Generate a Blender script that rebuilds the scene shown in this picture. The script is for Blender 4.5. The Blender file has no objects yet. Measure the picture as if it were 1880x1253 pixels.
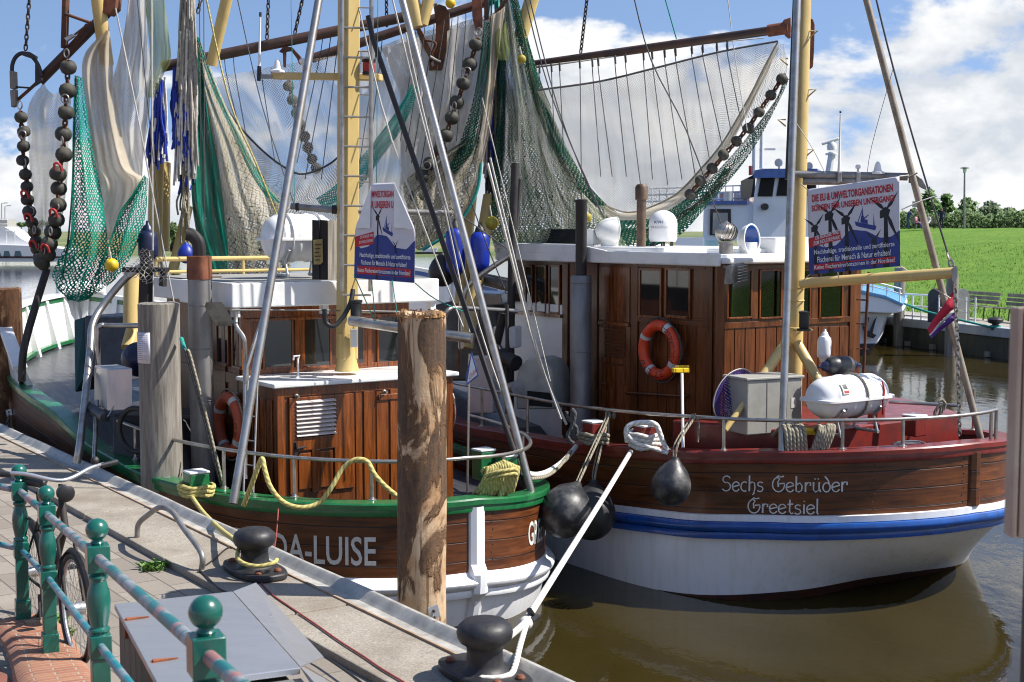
import bpy, bmesh, math, random
from mathutils import Vector as V, Matrix, noise
R = math.radians
sin, cos, pi = math.sin, math.cos, math.pi
rnd = random.Random(7)
# ------------------------------------------------------------------ camera, sky, sun
F, ZC, TH = 2500.0, 3.9, math.atan(201.5 / 2500)
CAM = V((0, 0, ZC))
sc = bpy.context.scene
col = sc.collection
cam = bpy.data.cameras.new('camera')
camo = bpy.data.objects.new('camera', cam)
col.objects.link(camo)
camo.location = CAM
camo.rotation_euler = (pi / 2 - TH, 0, 0)
cam.sensor_width = 36
cam.lens = F / 1880 * 36
cam.clip_start, cam.clip_end = 0.1, 6000
cam.dof.use_dof = True
cam.dof.focus_distance = 14.0
cam.dof.aperture_fstop = 6.3
sc.camera = camo
SUN_EL, SUN_AZ = R(50), R(94)          # azimuth clockwise from +Y: the sun stands to the right
world = bpy.data.worlds.new('World')
sc.world = world
world.use_nodes = True
wn, wl = world.node_tree.nodes, world.node_tree.links
wn.clear()


def wnode(t, **kw):
    n = wn.new(t)
    for k, v in kw.items():
        setattr(n, k, v)
    return n


def wmath(op, a, b=None, c=None):
    n = wn.new('ShaderNodeMath')
    n.operation = op
    for i, x in enumerate((a, b, c)):
        if x is None:
            continue
        if isinstance(x, (int, float)):
            n.inputs[i].default_value = x
        else:
            wl.new(x, n.inputs[i])
    return n.outputs[0]


tc = wnode('ShaderNodeTexCoord')
lift = wnode('ShaderNodeVectorMath', operation='ADD')
lift.inputs[1].default_value = (0, 0, 0.22)
wl.new(tc.outputs['Generated'], lift.inputs[0])
sky = wnode('ShaderNodeTexSky', sky_type='NISHITA', sun_disc=False, sun_elevation=SUN_EL, sun_rotation=SUN_AZ,
            air_density=1.0, dust_density=0.6, ozone_density=1.3)
wl.new(lift.outputs[0], sky.inputs[0])
sep = wnode('ShaderNodeSeparateXYZ')
wl.new(tc.outputs['Generated'], sep.inputs[0])


def cloud_noise(off, scale=6.5):
    m = wnode('ShaderNodeMapping')
    m.inputs['Location'].default_value = off
    m.inputs['Scale'].default_value = (1, 1, 1.75)
    wl.new(tc.outputs['Generated'], m.inputs[0])
    n = wnode('ShaderNodeTexNoise', noise_dimensions='3D')
    n.inputs['Scale'].default_value = scale
    n.inputs['Detail'].default_value = 9
    n.inputs['Roughness'].default_value = 0.56
    n.inputs['Distortion'].default_value = 0.15
    wl.new(m.outputs[0], n.inputs['Vector'])
    return n.outputs[0]


OFF = (3.1, 1.7, 0.4)
d0 = cloud_noise(OFF)
d1 = cloud_noise((OFF[0] + 0.018, OFF[1], OFF[2] + 0.055))
# more cloud towards the right and near the horizon, open blue at the upper left
bias = wmath('MULTIPLY', sep.outputs[0], 0.5)
low = wmath('MULTIPLY', wmath('SUBTRACT', 0.088, sep.outputs[2]), 2.1)
dens = wmath('ADD', wmath('ADD', d0, wmath('MAXIMUM', wmath('MINIMUM', bias, 0.135), -0.05)), wmath('MAXIMUM', low, -0.24))
cov = wnode('ShaderNodeMapRange', interpolation_type='SMOOTHSTEP')
for k, v in zip(('From Min', 'From Max', 'To Min', 'To Max'), (0.465, 0.54, 0, 1)):
    cov.inputs[k].default_value = v
wl.new(dens, cov.inputs['Value'])
shade = wnode('ShaderNodeMapRange')
for k, v in zip(('From Min', 'From Max', 'To Min', 'To Max'), (-0.07, 0.06, 0, 1)):
    shade.inputs[k].default_value = v
wl.new(wmath('SUBTRACT', d0, d1), shade.inputs['Value'])
ccol = wnode('ShaderNodeMix', data_type='RGBA')
ccol.inputs['A'].default_value = (5.9, 6.3, 6.9, 1)
ccol.inputs['B'].default_value = (8.6, 8.7, 8.8, 1)
wl.new(shade.outputs[0], ccol.inputs['Factor'])
smix = wnode('ShaderNodeMix', data_type='RGBA')
wl.new(cov.outputs[0], smix.inputs['Factor'])
gain = wnode('ShaderNodeMix', data_type='RGBA', blend_type='MULTIPLY')
gain.inputs['Factor'].default_value = 1
gain.inputs['B'].default_value = (1.55, 1.56, 1.62, 1)
wl.new(sky.outputs[0], gain.inputs['A'])
wl.new(gain.outputs['Result'], smix.inputs['A'])
wl.new(ccol.outputs['Result'], smix.inputs['B'])
bg = wnode('ShaderNodeBackground')
bg.inputs['Strength'].default_value = 0.076
below = wnode('ShaderNodeMapRange')
for k, v in zip(('From Min', 'From Max', 'To Min', 'To Max'), (-0.03, 0.0, 0, 1)):
    below.inputs[k].default_value = v
wl.new(sep.outputs[2], below.inputs['Value'])
gmix = wnode('ShaderNodeMix', data_type='RGBA')
gmix.inputs['A'].default_value = (2.7, 2.7, 2.75, 1)          # land below the horizon, out of sight
wl.new(below.outputs[0], gmix.inputs['Factor'])
wl.new(smix.outputs['Result'], gmix.inputs['B'])
wl.new(gmix.outputs['Result'], bg.inputs['Color'])
wo = wnode('ShaderNodeOutputWorld')
wl.new(bg.outputs[0], wo.inputs[0])
sunl = bpy.data.lights.new('sun', 'SUN')
sunl.energy, sunl.angle, sunl.color = 5.0, R(0.53), (1.0, 0.955, 0.88)
suno = bpy.data.objects.new('sun', sunl)
col.objects.link(suno)
sdir = V((sin(SUN_AZ) * cos(SUN_EL), cos(SUN_AZ) * cos(SUN_EL), sin(SUN_EL)))
suno.rotation_euler = sdir.to_track_quat('Z', 'Y').to_euler()
sc.view_settings.view_transform = 'Standard'
sc.view_settings.look = 'None'
sc.view_settings.gamma = 1
sc.view_settings.exposure = 0.62
sc.cycles.transparent_max_bounces = 40
sc.cycles.max_bounces = 8
sc.cycles.caustics_reflective = False
sc.cycles.caustics_refractive = False
sc.cycles.use_denoising = True
sc.cycles.filter_width = 1.1

# ------------------------------------------------------------------ rays through the lens (to read sizes off the photograph)


def ray(px, py):
    x, y = (px - 940) / F, (626.5 - py) / F
    return V((x, cos(TH) + y * sin(TH), -sin(TH) + y * cos(TH)))


def P(px, py, Y):
    r = ray(px, py)
    return CAM + r * (Y / r.y)


def PZ(px, py, z):
    r = ray(px, py)
    return CAM + r * ((z - ZC) / r.z)


def PP(px, py, pt, n):
    r = ray(px, py)
    return CAM + r * ((pt - CAM).dot(n) / r.dot(n))


# ------------------------------------------------------------------ mesh builder
Z3 = V((0, 0, 1))


def frames(pts):
    n = len(pts)
    T = []
    for i in range(n):
        t = pts[min(i + 1, n - 1)] - pts[max(i - 1, 0)]
        T.append(t.normalized() if t.length > 1e-9 else V((0, 0, 1)))
    a = T[0].orthogonal().normalized()
    out = []
    for t in T:
        a = (a - t * a.dot(t))
        a = a.normalized() if a.length > 1e-6 else t.orthogonal().normalized()
        out.append((a, t.cross(a)))
    return out


def spline(pts, k=6, closed=False):
    pts = [V(p) for p in pts]
    n = len(pts)
    out = []
    for i in range(n if closed else n - 1):
        if closed:
            p0, p1, p2, p3 = pts[i - 1], pts[i], pts[(i + 1) % n], pts[(i + 2) % n]
        else:
            p0, p1, p2, p3 = pts[max(i - 1, 0)], pts[i], pts[i + 1], pts[min(i + 2, n - 1)]
        for j in range(k):
            t = j / k
            out.append(0.5 * ((2 * p1) + (p2 - p0) * t + (2 * p0 - 5 * p1 + 4 * p2 - p3) * t * t + (3 * p1 - p0 - 3 * p2 + p3) * t ** 3))
    if not closed:
        out.append(pts[-1])
    return out


class MB:
    def __init__(s):
        s.v, s.f, s.uv = [], [], {}

    def add(s, vs, fs, uvs=None):
        o = len(s.v)
        s.v += [V(x) for x in vs]
        for i, f in enumerate(fs):
            if uvs:
                s.uv[len(s.f)] = [uvs[k] for k in f]
            s.f.append([o + k for k in f])
        return s

    def tube(s, pts, r, n=8, caps=True, closed=False):
        pts = [V(p) for p in pts]
        m = len(pts)
        rr = r if isinstance(r, (list, tuple)) else [r] * m
        fr = frames(pts)
        if closed:
            a = (pts[1] - pts[-1]).normalized()
        vs, fs, uvs = [], [], []
        L = 0
        for i, p in enumerate(pts):
            if i:
                L += (p - pts[i - 1]).length
            a, b = fr[i]
            for k in range(n):
                t = 2 * pi * k / n
                vs.append(p + (a * cos(t) + b * sin(t)) * rr[i])
                uvs.append((L, k / n))
        for i in range(m if closed else m - 1):
            j = (i + 1) % m
            for k in range(n):
                k2 = (k + 1) % n
                fs.append((i * n + k, i * n + k2, j * n + k2, j * n + k))
        if caps and not closed:
            fs.append(tuple(range(n))[::-1])
            fs.append(tuple((m - 1) * n + k for k in range(n)))
        return s.add(vs, fs, uvs)

    def box(s, o, a, b, c):
        o, a, b, c = V(o), V(a), V(b), V(c)
        if a.cross(b).dot(c) < 0:
            a, b = b, a
        vs = [o, o + a, o + a + b, o + b, o + c, o + a + c, o + a + b + c, o + b + c]
        return s.add(vs, [(3, 2, 1, 0), (4, 5, 6, 7), (0, 1, 5, 4), (1, 2, 6, 5), (2, 3, 7, 6), (3, 0, 4, 7)])

    def cbox(s, c, a, b, d):
        c, a, b, d = V(c), V(a), V(b), V(d)
        return s.box(c - a / 2 - b / 2 - d / 2, a, b, d)

    def prism(s, pts, vec):
        pts = [V(p) for p in pts]
        vec = V(vec)
        n = len(pts)
        vs = pts + [p + vec for p in pts]
        fs = [tuple(range(n))[::-1], tuple(range(n, 2 * n))]
        fs += [(i, (i + 1) % n, n + (i + 1) % n, n + i) for i in range(n)]
        return s.add(vs, fs)

    def lathe(s, prof, base, axis=Z3, n=20, sx=1.0):
        base, axis = V(base), V(axis).normalized()
        a = V((1, 0, 0)) if abs(axis.x) < 0.9 else V((0, 1, 0))
        a = (a - axis * a.dot(axis)).normalized()
        b = axis.cross(a)
        vs, fs = [], []
        m = len(prof)
        for r, h in prof:
            for k in range(n):
                t = 2 * pi * k / n
                vs.append(base + axis * h + (a * cos(t) * sx + b * sin(t)) * max(r, 1e-4))
        for i in range(m - 1):
            for k in range(n):
                k2 = (k + 1) % n
                fs.append((i * n + k, i * n + k2, (i + 1) * n + k2, (i + 1) * n + k))
        fs.append(tuple(range(n))[::-1])
        fs.append(tuple((m - 1) * n + k for k in range(n)))
        return s.add(vs, fs)

    def sphere(s, c, r, n=20, axis=Z3, sq=1.0):
        m = n // 2
        return s.lathe([(r * sin(pi * i / m), -r * sq * cos(pi * i / m)) for i in range(m + 1)], c, axis, n)

    def torus(s, c, R0, r, axis=Z3, n=32, k=10):
        axis = V(axis).normalized()
        a = axis.orthogonal().normalized()
        b = axis.cross(a)
        c = V(c)
        pts = [c + (a * cos(2 * pi * i / n) + b * sin(2 * pi * i / n)) * R0 for i in range(n)]
        vs, fs = [], []
        for i, p in enumerate(pts):
            rad = (p - c).normalized()
            for j in range(k):
                t = 2 * pi * j / k
                vs.append(p + rad * r * cos(t) + axis * r * sin(t))
        for i in range(n):
            i2 = (i + 1) % n
            for j in range(k):
                j2 = (j + 1) % k
                fs.append((i * k + j, i2 * k + j, i2 * k + j2, i * k + j2))
        return s.add(vs, fs)

    def grid(s, rows, uv=True, wrap=False):
        """rows of points; uv in metres (u along the row, v down the rows)"""
        n = len(rows[0])
        vs = [V(p) for r in rows for p in r]
        uvs = []
        vv = [0.0] * n
        for i, r in enumerate(rows):
            u = 0
            mid = n // 2
            L = [0]
            for k in range(1, n):
                L.append(L[-1] + (V(r[k]) - V(r[k - 1])).length)
            if i:
                dv = sum((V(r[k]) - V(rows[i - 1][k])).length for k in range(n)) / n
                vv = [x + dv for x in vv]
            for k in range(n):
                uvs.append((L[k] - L[mid], vv[k]))
        fs = [(i * n + k, i * n + k + 1, (i + 1) * n + k + 1, (i + 1) * n + k) for i in range(len(rows) - 1) for k in range(n - 1)]
        return s.add(vs, fs, uvs if uv else None)

    def poly(s, pts, uvs=None):
        return s.add(pts, [tuple(range(len(pts)))], uvs)


def sweep(mb, path, prof, nrm, caps=True):
    """sweep a profile of (outward, up) offsets along a path with given outward normals"""
    n = len(prof)
    vs, fs = [], []
    for p, q in zip(path, nrm):
        for a, h in prof:
            vs.append(V(p) + V(q) * a + Z3 * h)
    for i in range(len(path) - 1):
        for k in range(n):
            k2 = (k + 1) % n
            fs.append((i * n + k, (i + 1) * n + k, (i + 1) * n + k2, i * n + k2))
    if caps:
        fs.append(tuple(range(n)))
        fs.append(tuple((len(path) - 1) * n + k for k in range(n))[::-1])
    mb.add(vs, fs)
    return mb


# ------------------------------------------------------------------ objects
WM = {}


def tag(o, label=None, cat=None, group=None, kind=None):
    for k, v in (('label', label), ('category', cat), ('group', group), ('kind', kind)):
        if v:
            o[k] = v
    return o


def thing(name, label, cat, loc, rz=0.0, group=None, kind=None):
    o = bpy.data.objects.new(name, None)
    o.empty_display_size = 0.3
    col.objects.link(o)
    o.location = loc
    o.rotation_euler = (0, 0, rz)
    WM[o] = Matrix.Translation(V(loc)) @ Matrix.Rotation(rz, 4, 'Z')
    return tag(o, label, cat, group, kind)


def mk(name, mb, mat, parent=None, label=None, cat=None, group=None, kind=None, smooth=35, bevel=0, solid=0, fix=True):
    me = bpy.data.meshes.new(name)
    if parent is not None:
        M = WM[parent]
    else:
        xs, ys, zs = [v.x for v in mb.v], [v.y for v in mb.v], [v.z for v in mb.v]
        M = Matrix.Translation(((min(xs) + max(xs)) / 2, (min(ys) + max(ys)) / 2, min(zs)))
    Mi = M.inverted()
    me.from_pydata([Mi @ v for v in mb.v], [], mb.f)
    if mb.uv:
        ul = me.uv_layers.new(name='UVMap')
        for pi_, poly in enumerate(me.polygons):
            q = mb.uv.get(pi_)
            if q:
                for li, c in zip(poly.loop_indices, q):
                    ul.data[li].uv = c
    me.validate(clean_customdata=False)
    if smooth:
        me.shade_smooth()
        me.set_sharp_from_angle(angle=R(smooth))
    o = bpy.data.objects.new(name, me)
    col.objects.link(o)
    me.materials.append(mat)
    if parent is not None:
        o.parent = parent
    else:
        o.matrix_world = M
    WM[o] = M
    if solid:
        m = o.modifiers.new('solid', 'SOLIDIFY')
        m.thickness = solid
        m.offset = 0
    if bevel:
        m = o.modifiers.new('bevel', 'BEVEL')
        m.width = bevel
        m.segments = 2
        m.limit_method = 'ANGLE'
        m.angle_limit = R(40)
    return tag(o, label, cat, group, kind)


def dup(src, Mw, parent=None, label=None, cat=None, group=None, mat=None):
    """one more object that shares src's mesh, placed by a world matrix"""
    o = bpy.data.objects.new(src.name.split('.')[0], src.data)
    col.objects.link(o)
    for m in src.modifiers:
        k = o.modifiers.new(m.name, m.type)
        for a in ('width', 'segments', 'limit_method', 'angle_limit', 'thickness', 'offset'):
            if hasattr(m, a):
                setattr(k, a, getattr(m, a))
    if parent is not None:
        o.parent = parent
        o.matrix_local = WM[parent].inverted() @ Mw
    else:
        o.matrix_world = Mw
    WM[o] = Mw
    return tag(o, label, cat, group)


# ------------------------------------------------------------------ materials
class NT:
    def __init__(s, name):
        s.m = bpy.data.materials.new(name)
        s.m.use_nodes = True
        s.n, s.l = s.m.node_tree.nodes, s.m.node_tree.links
        s.b = s.n['Principled BSDF']
        s.out = s.n['Material Output']
        s.tc = s.n.new('ShaderNodeTexCoord')

    def node(s, t, ins=None, **kw):
        n = s.n.new(t)
        for k, v in kw.items():
            setattr(n, k, v)
        for k, v in (ins or {}).items():
            s.set(n.inputs[k], v)
        return n

    def set(s, i, v):
        if isinstance(v, bpy.types.NodeSocket):
            s.l.new(v, i)
        else:
            if isinstance(v, (tuple, list)) and len(v) == 3 and i.type == 'RGBA':
                v = (*v, 1)
            i.default_value = v

    def math(s, op, a, b=None, c=None):
        n = s.n.new('ShaderNodeMath')
        n.operation = op
        for i, x in enumerate((a, b, c)):
            if x is not None:
                s.set(n.inputs[i], x)
        return n.outputs[0]

    def coords(s, kind='Object', scale=(1, 1, 1), loc=(0, 0, 0), rot=(0, 0, 0)):
        return s.node('ShaderNodeMapping', {'Vector': s.tc.outputs[kind], 'Scale': scale, 'Location': loc, 'Rotation': rot}).outputs[0]

    def noise(s, vec, scale=5, detail=6, rough=0.6, dist=0):
        return s.node('ShaderNodeTexNoise', {'Vector': vec, 'Scale': scale, 'Detail': detail, 'Roughness': rough, 'Distortion': dist}).outputs[0]

    def ramp(s, v, lo, hi, a=0.0, b=1.0, smooth=False):
        return s.node('ShaderNodeMapRange', {'Value': v, 'From Min': lo, 'From Max': hi, 'To Min': a, 'To Max': b},
                      interpolation_type='SMOOTHSTEP' if smooth else 'LINEAR').outputs[0]

    def mix(s, f, a, b, blend='MIX'):
        return s.node('ShaderNodeMix', {'Factor': f, 'A': a, 'B': b}, data_type='RGBA', blend_type=blend).outputs['Result']

    def bump(s, h, strength=0.3, dist=0.01, nrm=None):
        ins = {'Height': h, 'Strength': strength, 'Distance': dist}
        if nrm is not None:
            ins['Normal'] = nrm
        return s.node('ShaderNodeBump', ins).outputs[0]

    def fin(s, color=None, rough=None, metal=None, normal=None, coat=0, spec=None):
        b = s.b.inputs
        if color is not None:
            s.set(b['Base Color'], color)
        if rough is not None:
            s.set(b['Roughness'], rough)
        if metal is not None:
            s.set(b['Metallic'], metal)
        if normal is not None:
            s.set(b['Normal'], normal)
        if coat:
            b['Coat Weight'].default_value = coat
            b['Coat Roughness'].default_value = 0.12
        if spec is not None:
            b['Specular IOR Level'].default_value = spec
        return s.m


def paint(name, c, c2=None, rough=0.4, metal=0.0, sc=6, lo=0.42, hi=0.68, bump=0.05, bsc=40, st=(1, 1, 1), coat=0, amt=1.0):
    """plain painted / metal / plastic surface with wear"""
    t = NT(name)
    v = t.coords(scale=st)
    n = t.noise(v, sc, 8, 0.62)
    if c2 is None:
        c2 = tuple(x * 0.72 for x in c)
    colr = t.mix(t.math('MULTIPLY', t.ramp(n, lo, hi), amt), c, c2)
    fine = t.noise(v, bsc, 4)
    rg = t.ramp(n, 0.3, 0.7, rough * 0.8, min(1, rough * 1.25))
    return t.fin(colr, rg, metal, t.bump(fine, bump, 0.01) if bump else None, coat)


def wood(name, dark, light, st=(9, 9, 0.7), rough=0.35, coat=0.3, plank=None, bump=0.25, worn=None):
    t = NT(name)
    v = t.coords(scale=st)
    big = t.noise(t.coords(scale=tuple(x * 0.16 for x in st)), 3.0, 3)
    g = t.noise(v, 3.2, 10, 0.68, 0.6)
    f = t.ramp(t.math('ADD', t.math('MULTIPLY', g, 0.75), t.math('MULTIPLY', big, 0.4)), 0.42, 0.75)
    colr = t.mix(f, dark, light)
    if worn:
        w = t.ramp(t.noise(t.coords(scale=(1, 1, 1)), 3.1, 8, 0.7), 0.56, 0.7)
        colr = t.mix(t.math('MULTIPLY', w, 0.7), colr, worn)
    return t.fin(colr, t.ramp(g, 0.3, 0.7, rough * 0.7, rough * 1.3), 0, t.bump(g, bump, 0.004), coat)


def planked(name, dark, light, plank=0.19, rough=0.38, coat=0.12):
    """varnished hull planks laid along u, one plank every so many metres of v"""
    t = NT(name)
    uv = t.node('ShaderNodeSeparateXYZ', {'Vector': t.tc.outputs['UV']})
    row = t.math('DIVIDE', uv.outputs[1], plank)
    idx = t.math('FLOOR', row)
    fr = t.math('FRACT', row)
    edge = t.math('MINIMUM', fr, t.math('SUBTRACT', 1.0, fr))
    gap = t.ramp(edge, 0.012, 0.04)
    vec = t.node('ShaderNodeCombineXYZ', {0: t.math('ADD', t.math('MULTIPLY', uv.outputs[0], 1.1), t.math('MULTIPLY', idx, 5.3)),
                                          1: t.math('MULTIPLY', uv.outputs[1], 16.0), 2: idx}).outputs[0]
    g = t.noise(vec, 1.6, 9, 0.66, 0.8)
    blot = t.noise(t.node('ShaderNodeCombineXYZ', {0: uv.outputs[0], 1: t.math('MULTIPLY', uv.outputs[1], 2.5), 2: t.math('MULTIPLY', idx, 0.7)}).outputs[0], 1.7, 5)
    f = t.ramp(t.math('ADD', t.math('MULTIPLY', g, 0.6), t.math('MULTIPLY', blot, 0.55)), 0.40, 0.78)
    colr = t.mix(f, dark, light)
    colr = t.mix(gap, (0.006, 0.004, 0.003), colr)
    h = t.math('ADD', gap, t.math('MULTIPLY', g, 0.12))
    return t.fin(colr, t.ramp(g, 0.3, 0.7, rough * 0.7, rough * 1.5), 0, t.bump(h, 0.5, 0.008), coat)


def netmat(name, c1, c2, cell=0.06, th=0.2, lo=0.6, hi=1.7, tr=0.35, csc=2.2, aspect=1.0, grad=None):
    """netting: a diamond mesh of strands with open holes, denser where it bunches"""
    t = NT(name)
    uv = t.node('ShaderNodeSeparateXYZ', {'Vector': t.tc.outputs['UV']})
    wob = t.noise(t.tc.outputs['UV'], 7, 3)
    wob2 = t.noise(t.tc.outputs['UV'], 26, 2)
    wb = t.math('ADD', t.math('MULTIPLY', t.math('SUBTRACT', wob, 0.5), 2.0), t.math('MULTIPLY', t.math('SUBTRACT', wob2, 0.5), 0.22))
    a = t.math('DIVIDE', t.math('ADD', uv.outputs[0], t.math('MULTIPLY', uv.outputs[1], aspect)), cell)
    b = t.math('DIVIDE', t.math('SUBTRACT', uv.outputs[0], t.math('MULTIPLY', uv.outputs[1], aspect)), cell)

    def strand(x):
        fr = t.math('FRACT', t.math('ADD', x, wb))
        return t.math('ABSOLUTE', t.math('SUBTRACT', fr, 0.5))
    big = t.noise(t.node('ShaderNodeMapping', {'Vector': t.tc.outputs['UV'], 'Scale': (2.4, 0.55, 1)}).outputs[0], csc, 6, 0.6)
    st = t.noise(t.node('ShaderNodeMapping', {'Vector': t.tc.outputs['UV'], 'Scale': (11, 0.7, 1)}).outputs[0], 1.5, 5, 0.65)
    w = t.math('MULTIPLY', t.ramp(big, 0.34, 0.66, th * lo * 0.5, th * hi * 0.5), t.ramp(st, 0.32, 0.68, 0.62, 1.38))
    m = t.math('MAXIMUM', t.math('LESS_THAN', strand(a), w), t.math('LESS_THAN', strand(b), w))
    colr = t.mix(t.ramp(t.math('ADD', t.math('MULTIPLY', t.noise(t.tc.outputs['UV'], 3.1, 6), 0.5), t.math('MULTIPLY', st, 0.5)), 0.38, 0.62), c1, c2)
    df = t.node('ShaderNodeBsdfDiffuse', {'Color': colr})
    tl = t.node('ShaderNodeBsdfTranslucent', {'Color': colr})
    mx = t.node('ShaderNodeMixShader', {0: tr, 1: df.outputs[0], 2: tl.outputs[0]})
    tp = t.node('ShaderNodeBsdfTransparent')
    fx = t.node('ShaderNodeMixShader', {0: m, 1: tp.outputs[0], 2: mx.outputs[0]})
    t.l.new(fx.outputs[0], t.out.inputs[0])
    return t.m


def ropemat(name, c1, c2, pitch=0.05):
    t = NT(name)
    uv = t.node('ShaderNodeSeparateXYZ', {'Vector': t.tc.outputs['UV']})
    x = t.math('FRACT', t.math('ADD', t.math('DIVIDE', uv.outputs[0], pitch), t.math('MULTIPLY', uv.outputs[1], 3.0)))
    h = t.math('ABSOLUTE', t.math('SUBTRACT', x, 0.5))
    n = t.noise(t.coords(), 30, 5)
    c = t.mix(t.ramp(t.math('ADD', t.math('MULTIPLY', h, 1.2), n), 0.55, 1.1), c1, c2)
    return t.fin(c, 0.9, 0, t.bump(h, 0.8, 0.006))


M = {}
W8 = (0.78, 0.78, 0.77)
M['white'] = paint('white_paint', W8, (0.6, 0.6, 0.58), 0.35, sc=3, lo=0.5, hi=0.8, bump=0.02, coat=0.2)
M['white_hull'] = paint('white_hull_paint', (0.84, 0.85, 0.88), (0.60, 0.58, 0.52), 0.3, sc=2.2, lo=0.5, hi=0.8, bump=0.03, coat=0.25, st=(5, 5, 0.5), amt=0.6)
M['plastic'] = paint('white_plastic', (0.8, 0.8, 0.8), (0.7, 0.7, 0.69), 0.3, sc=3, bump=0.01)
M['green'] = paint('green_paint', (0.012, 0.155, 0.045), (0.008, 0.09, 0.03), 0.3, sc=6, coat=0.3)
M['red'] = paint('oxide_red_paint', (0.20, 0.022, 0.016), (0.11, 0.014, 0.012), 0.38, sc=5, coat=0.2)
M['blue'] = paint('blue_paint', (0.010, 0.085, 0.36), (0.006, 0.05, 0.22), 0.3, sc=5, coat=0.3)
M['boot'] = paint('antifouling', (0.055, 0.014, 0.008), (0.02, 0.008, 0.006), 0.6, sc=4)
M['steel'] = paint('steel_tube', (0.46, 0.44, 0.41), (0.27, 0.24, 0.21), 0.34, 0.85, sc=7, lo=0.4, hi=0.7, bump=0.04)
M['dullsteel'] = paint('dull_steel', (0.30, 0.29, 0.28), (0.17, 0.155, 0.14), 0.5, 0.6, sc=6, bump=0.06)
M['sheet'] = paint('stainless_sheet', (0.50, 0.51, 0.53), (0.40, 0.41, 0.43), 0.36, 0.7, sc=2.2, bump=0.02, st=(1, 3, 1), amt=0.9)
M['box'] = paint('grey_cabinet', (0.40, 0.39, 0.35), (0.30, 0.29, 0.26), 0.45, 0.15, sc=4)
M['cream'] = paint('cream_paint', (0.60, 0.44, 0.17), (0.48, 0.33, 0.12), 0.38, sc=4, lo=0.5, hi=0.75, coat=0.1, st=(1, 1, 0.5))
M['rust'] = paint('rusty_iron', (0.065, 0.026, 0.014), (0.16, 0.058, 0.024), 0.75, 0.1, sc=7, bump=0.3)
M['boom'] = paint('brown_beam', (0.050, 0.030, 0.024), (0.10, 0.045, 0.03), 0.45, 0.1, sc=4, bump=0.1)
M['chain'] = paint('chain_iron', (0.05, 0.045, 0.043), (0.09, 0.055, 0.035), 0.55, 0.5, sc=20, bump=0.2)
M['black'] = paint('black_rubber', (0.012, 0.012, 0.013), (0.03, 0.03, 0.03), 0.5, sc=9)
M['iron'] = paint('black_iron', (0.020, 0.021, 0.025), (0.042, 0.038, 0.036), 0.48, 0.2, sc=9, bump=0.25, bsc=24)
M['bobbin'] = paint('rubber_bobbin', (0.026, 0.025, 0.022), (0.10, 0.09, 0.06), 0.7, sc=9, lo=0.42, hi=0.75, bump=0.4, bsc=28)
M['fender'] = paint('grey_fender', (0.018, 0.019, 0.023), (0.13, 0.125, 0.12), 0.42, sc=7, lo=0.46, hi=0.74, bump=0.2)
M['navy'] = paint('navy_fender', (0.008, 0.012, 0.05), (0.015, 0.02, 0.06), 0.4, sc=6)
M['royal'] = paint('royal_fender', (0.008, 0.030, 0.34), (0.006, 0.02, 0.2), 0.4, sc=6)
M['yellow'] = paint('yellow_plastic', (0.75, 0.50, 0.015), (0.6, 0.38, 0.01), 0.4, sc=6)
M['orange'] = paint('buoy_orange', (0.75, 0.070, 0.016), (0.60, 0.06, 0.02), 0.45, sc=7)
M['orange_old'] = paint('faded_buoy', (0.50, 0.085, 0.03), (0.38, 0.09, 0.045), 0.6, sc=7)
M['band'] = paint('reflective_band', (0.62, 0.62, 0.60), (0.5, 0.5, 0.48), 0.4, sc=20)
M['copper'] = paint('rust_collar', (0.22, 0.075, 0.035), (0.10, 0.035, 0.02), 0.65, 0.2, sc=8, bump=0.2)
M['pipe'] = paint('stack_pipe', (0.27, 0.26, 0.255), (0.18, 0.165, 0.155), 0.5, 0.5, sc=4, bump=0.06, st=(1, 1, 0.3))
M['soot'] = paint('sooty_pipe', (0.022, 0.020, 0.022), (0.045, 0.036, 0.032), 0.6, 0.1, sc=6, bump=0.1)
M['stay'] = paint('weathered_stay', (0.32, 0.27, 0.21), (0.20, 0.16, 0.12), 0.5, 0.3, sc=6)
M['brownpipe'] = paint('brown_pipe', (0.16, 0.10, 0.065), (0.07, 0.045, 0.03), 0.55, 0.2, sc=5)
M['letter'] = paint('white_lettering', (0.72, 0.70, 0.66), (0.6, 0.57, 0.52), 0.5, sc=15)
M['mahog'] = wood('varnished_mahogany', (0.045, 0.010, 0.002), (0.30, 0.080, 0.012), rough=0.27, coat=0.3)
M['mahog_dark'] = wood('dark_mahogany', (0.034, 0.009, 0.002), (0.19, 0.054, 0.009), rough=0.34, coat=0.15)  # own wood tone, except the red boat's aft framing, where it paints in shadow
M['mahog_x'] = wood('mahogany_rail', (0.045, 0.011, 0.003), (0.20, 0.055, 0.014), st=(0.7, 9, 9), rough=0.3, coat=0.35)
M['hullwood'] = planked('hull_planks', (0.020, 0.0055, 0.0015), (0.19, 0.054, 0.010))
M['hullwood2'] = planked('hull_planks_red', (0.026, 0.007, 0.002), (0.18, 0.052, 0.011))
M['greywood'] = wood('weathered_post', (0.10, 0.085, 0.07), (0.36, 0.33, 0.285), st=(7, 7, 0.55), rough=0.85, coat=0, bump=0.8)
M['darkwood'] = wood('tarred_wood', (0.008, 0.007, 0.007), (0.030, 0.026, 0.024), st=(9, 9, 0.7), rough=0.7, coat=0)
M['deck'] = wood('deck_boards', (0.020, 0.021, 0.026), (0.075, 0.075, 0.085), st=(0.8, 10, 1), rough=0.4, coat=0.1)
M['greydeck'] = paint('roof_coating', (0.30, 0.30, 0.29), (0.22, 0.215, 0.20), 0.7, sc=3)
M['glass'] = NT('window_glass').fin((0.012, 0.014, 0.015), 0.04, 0, None, 0, 0.9)
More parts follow.
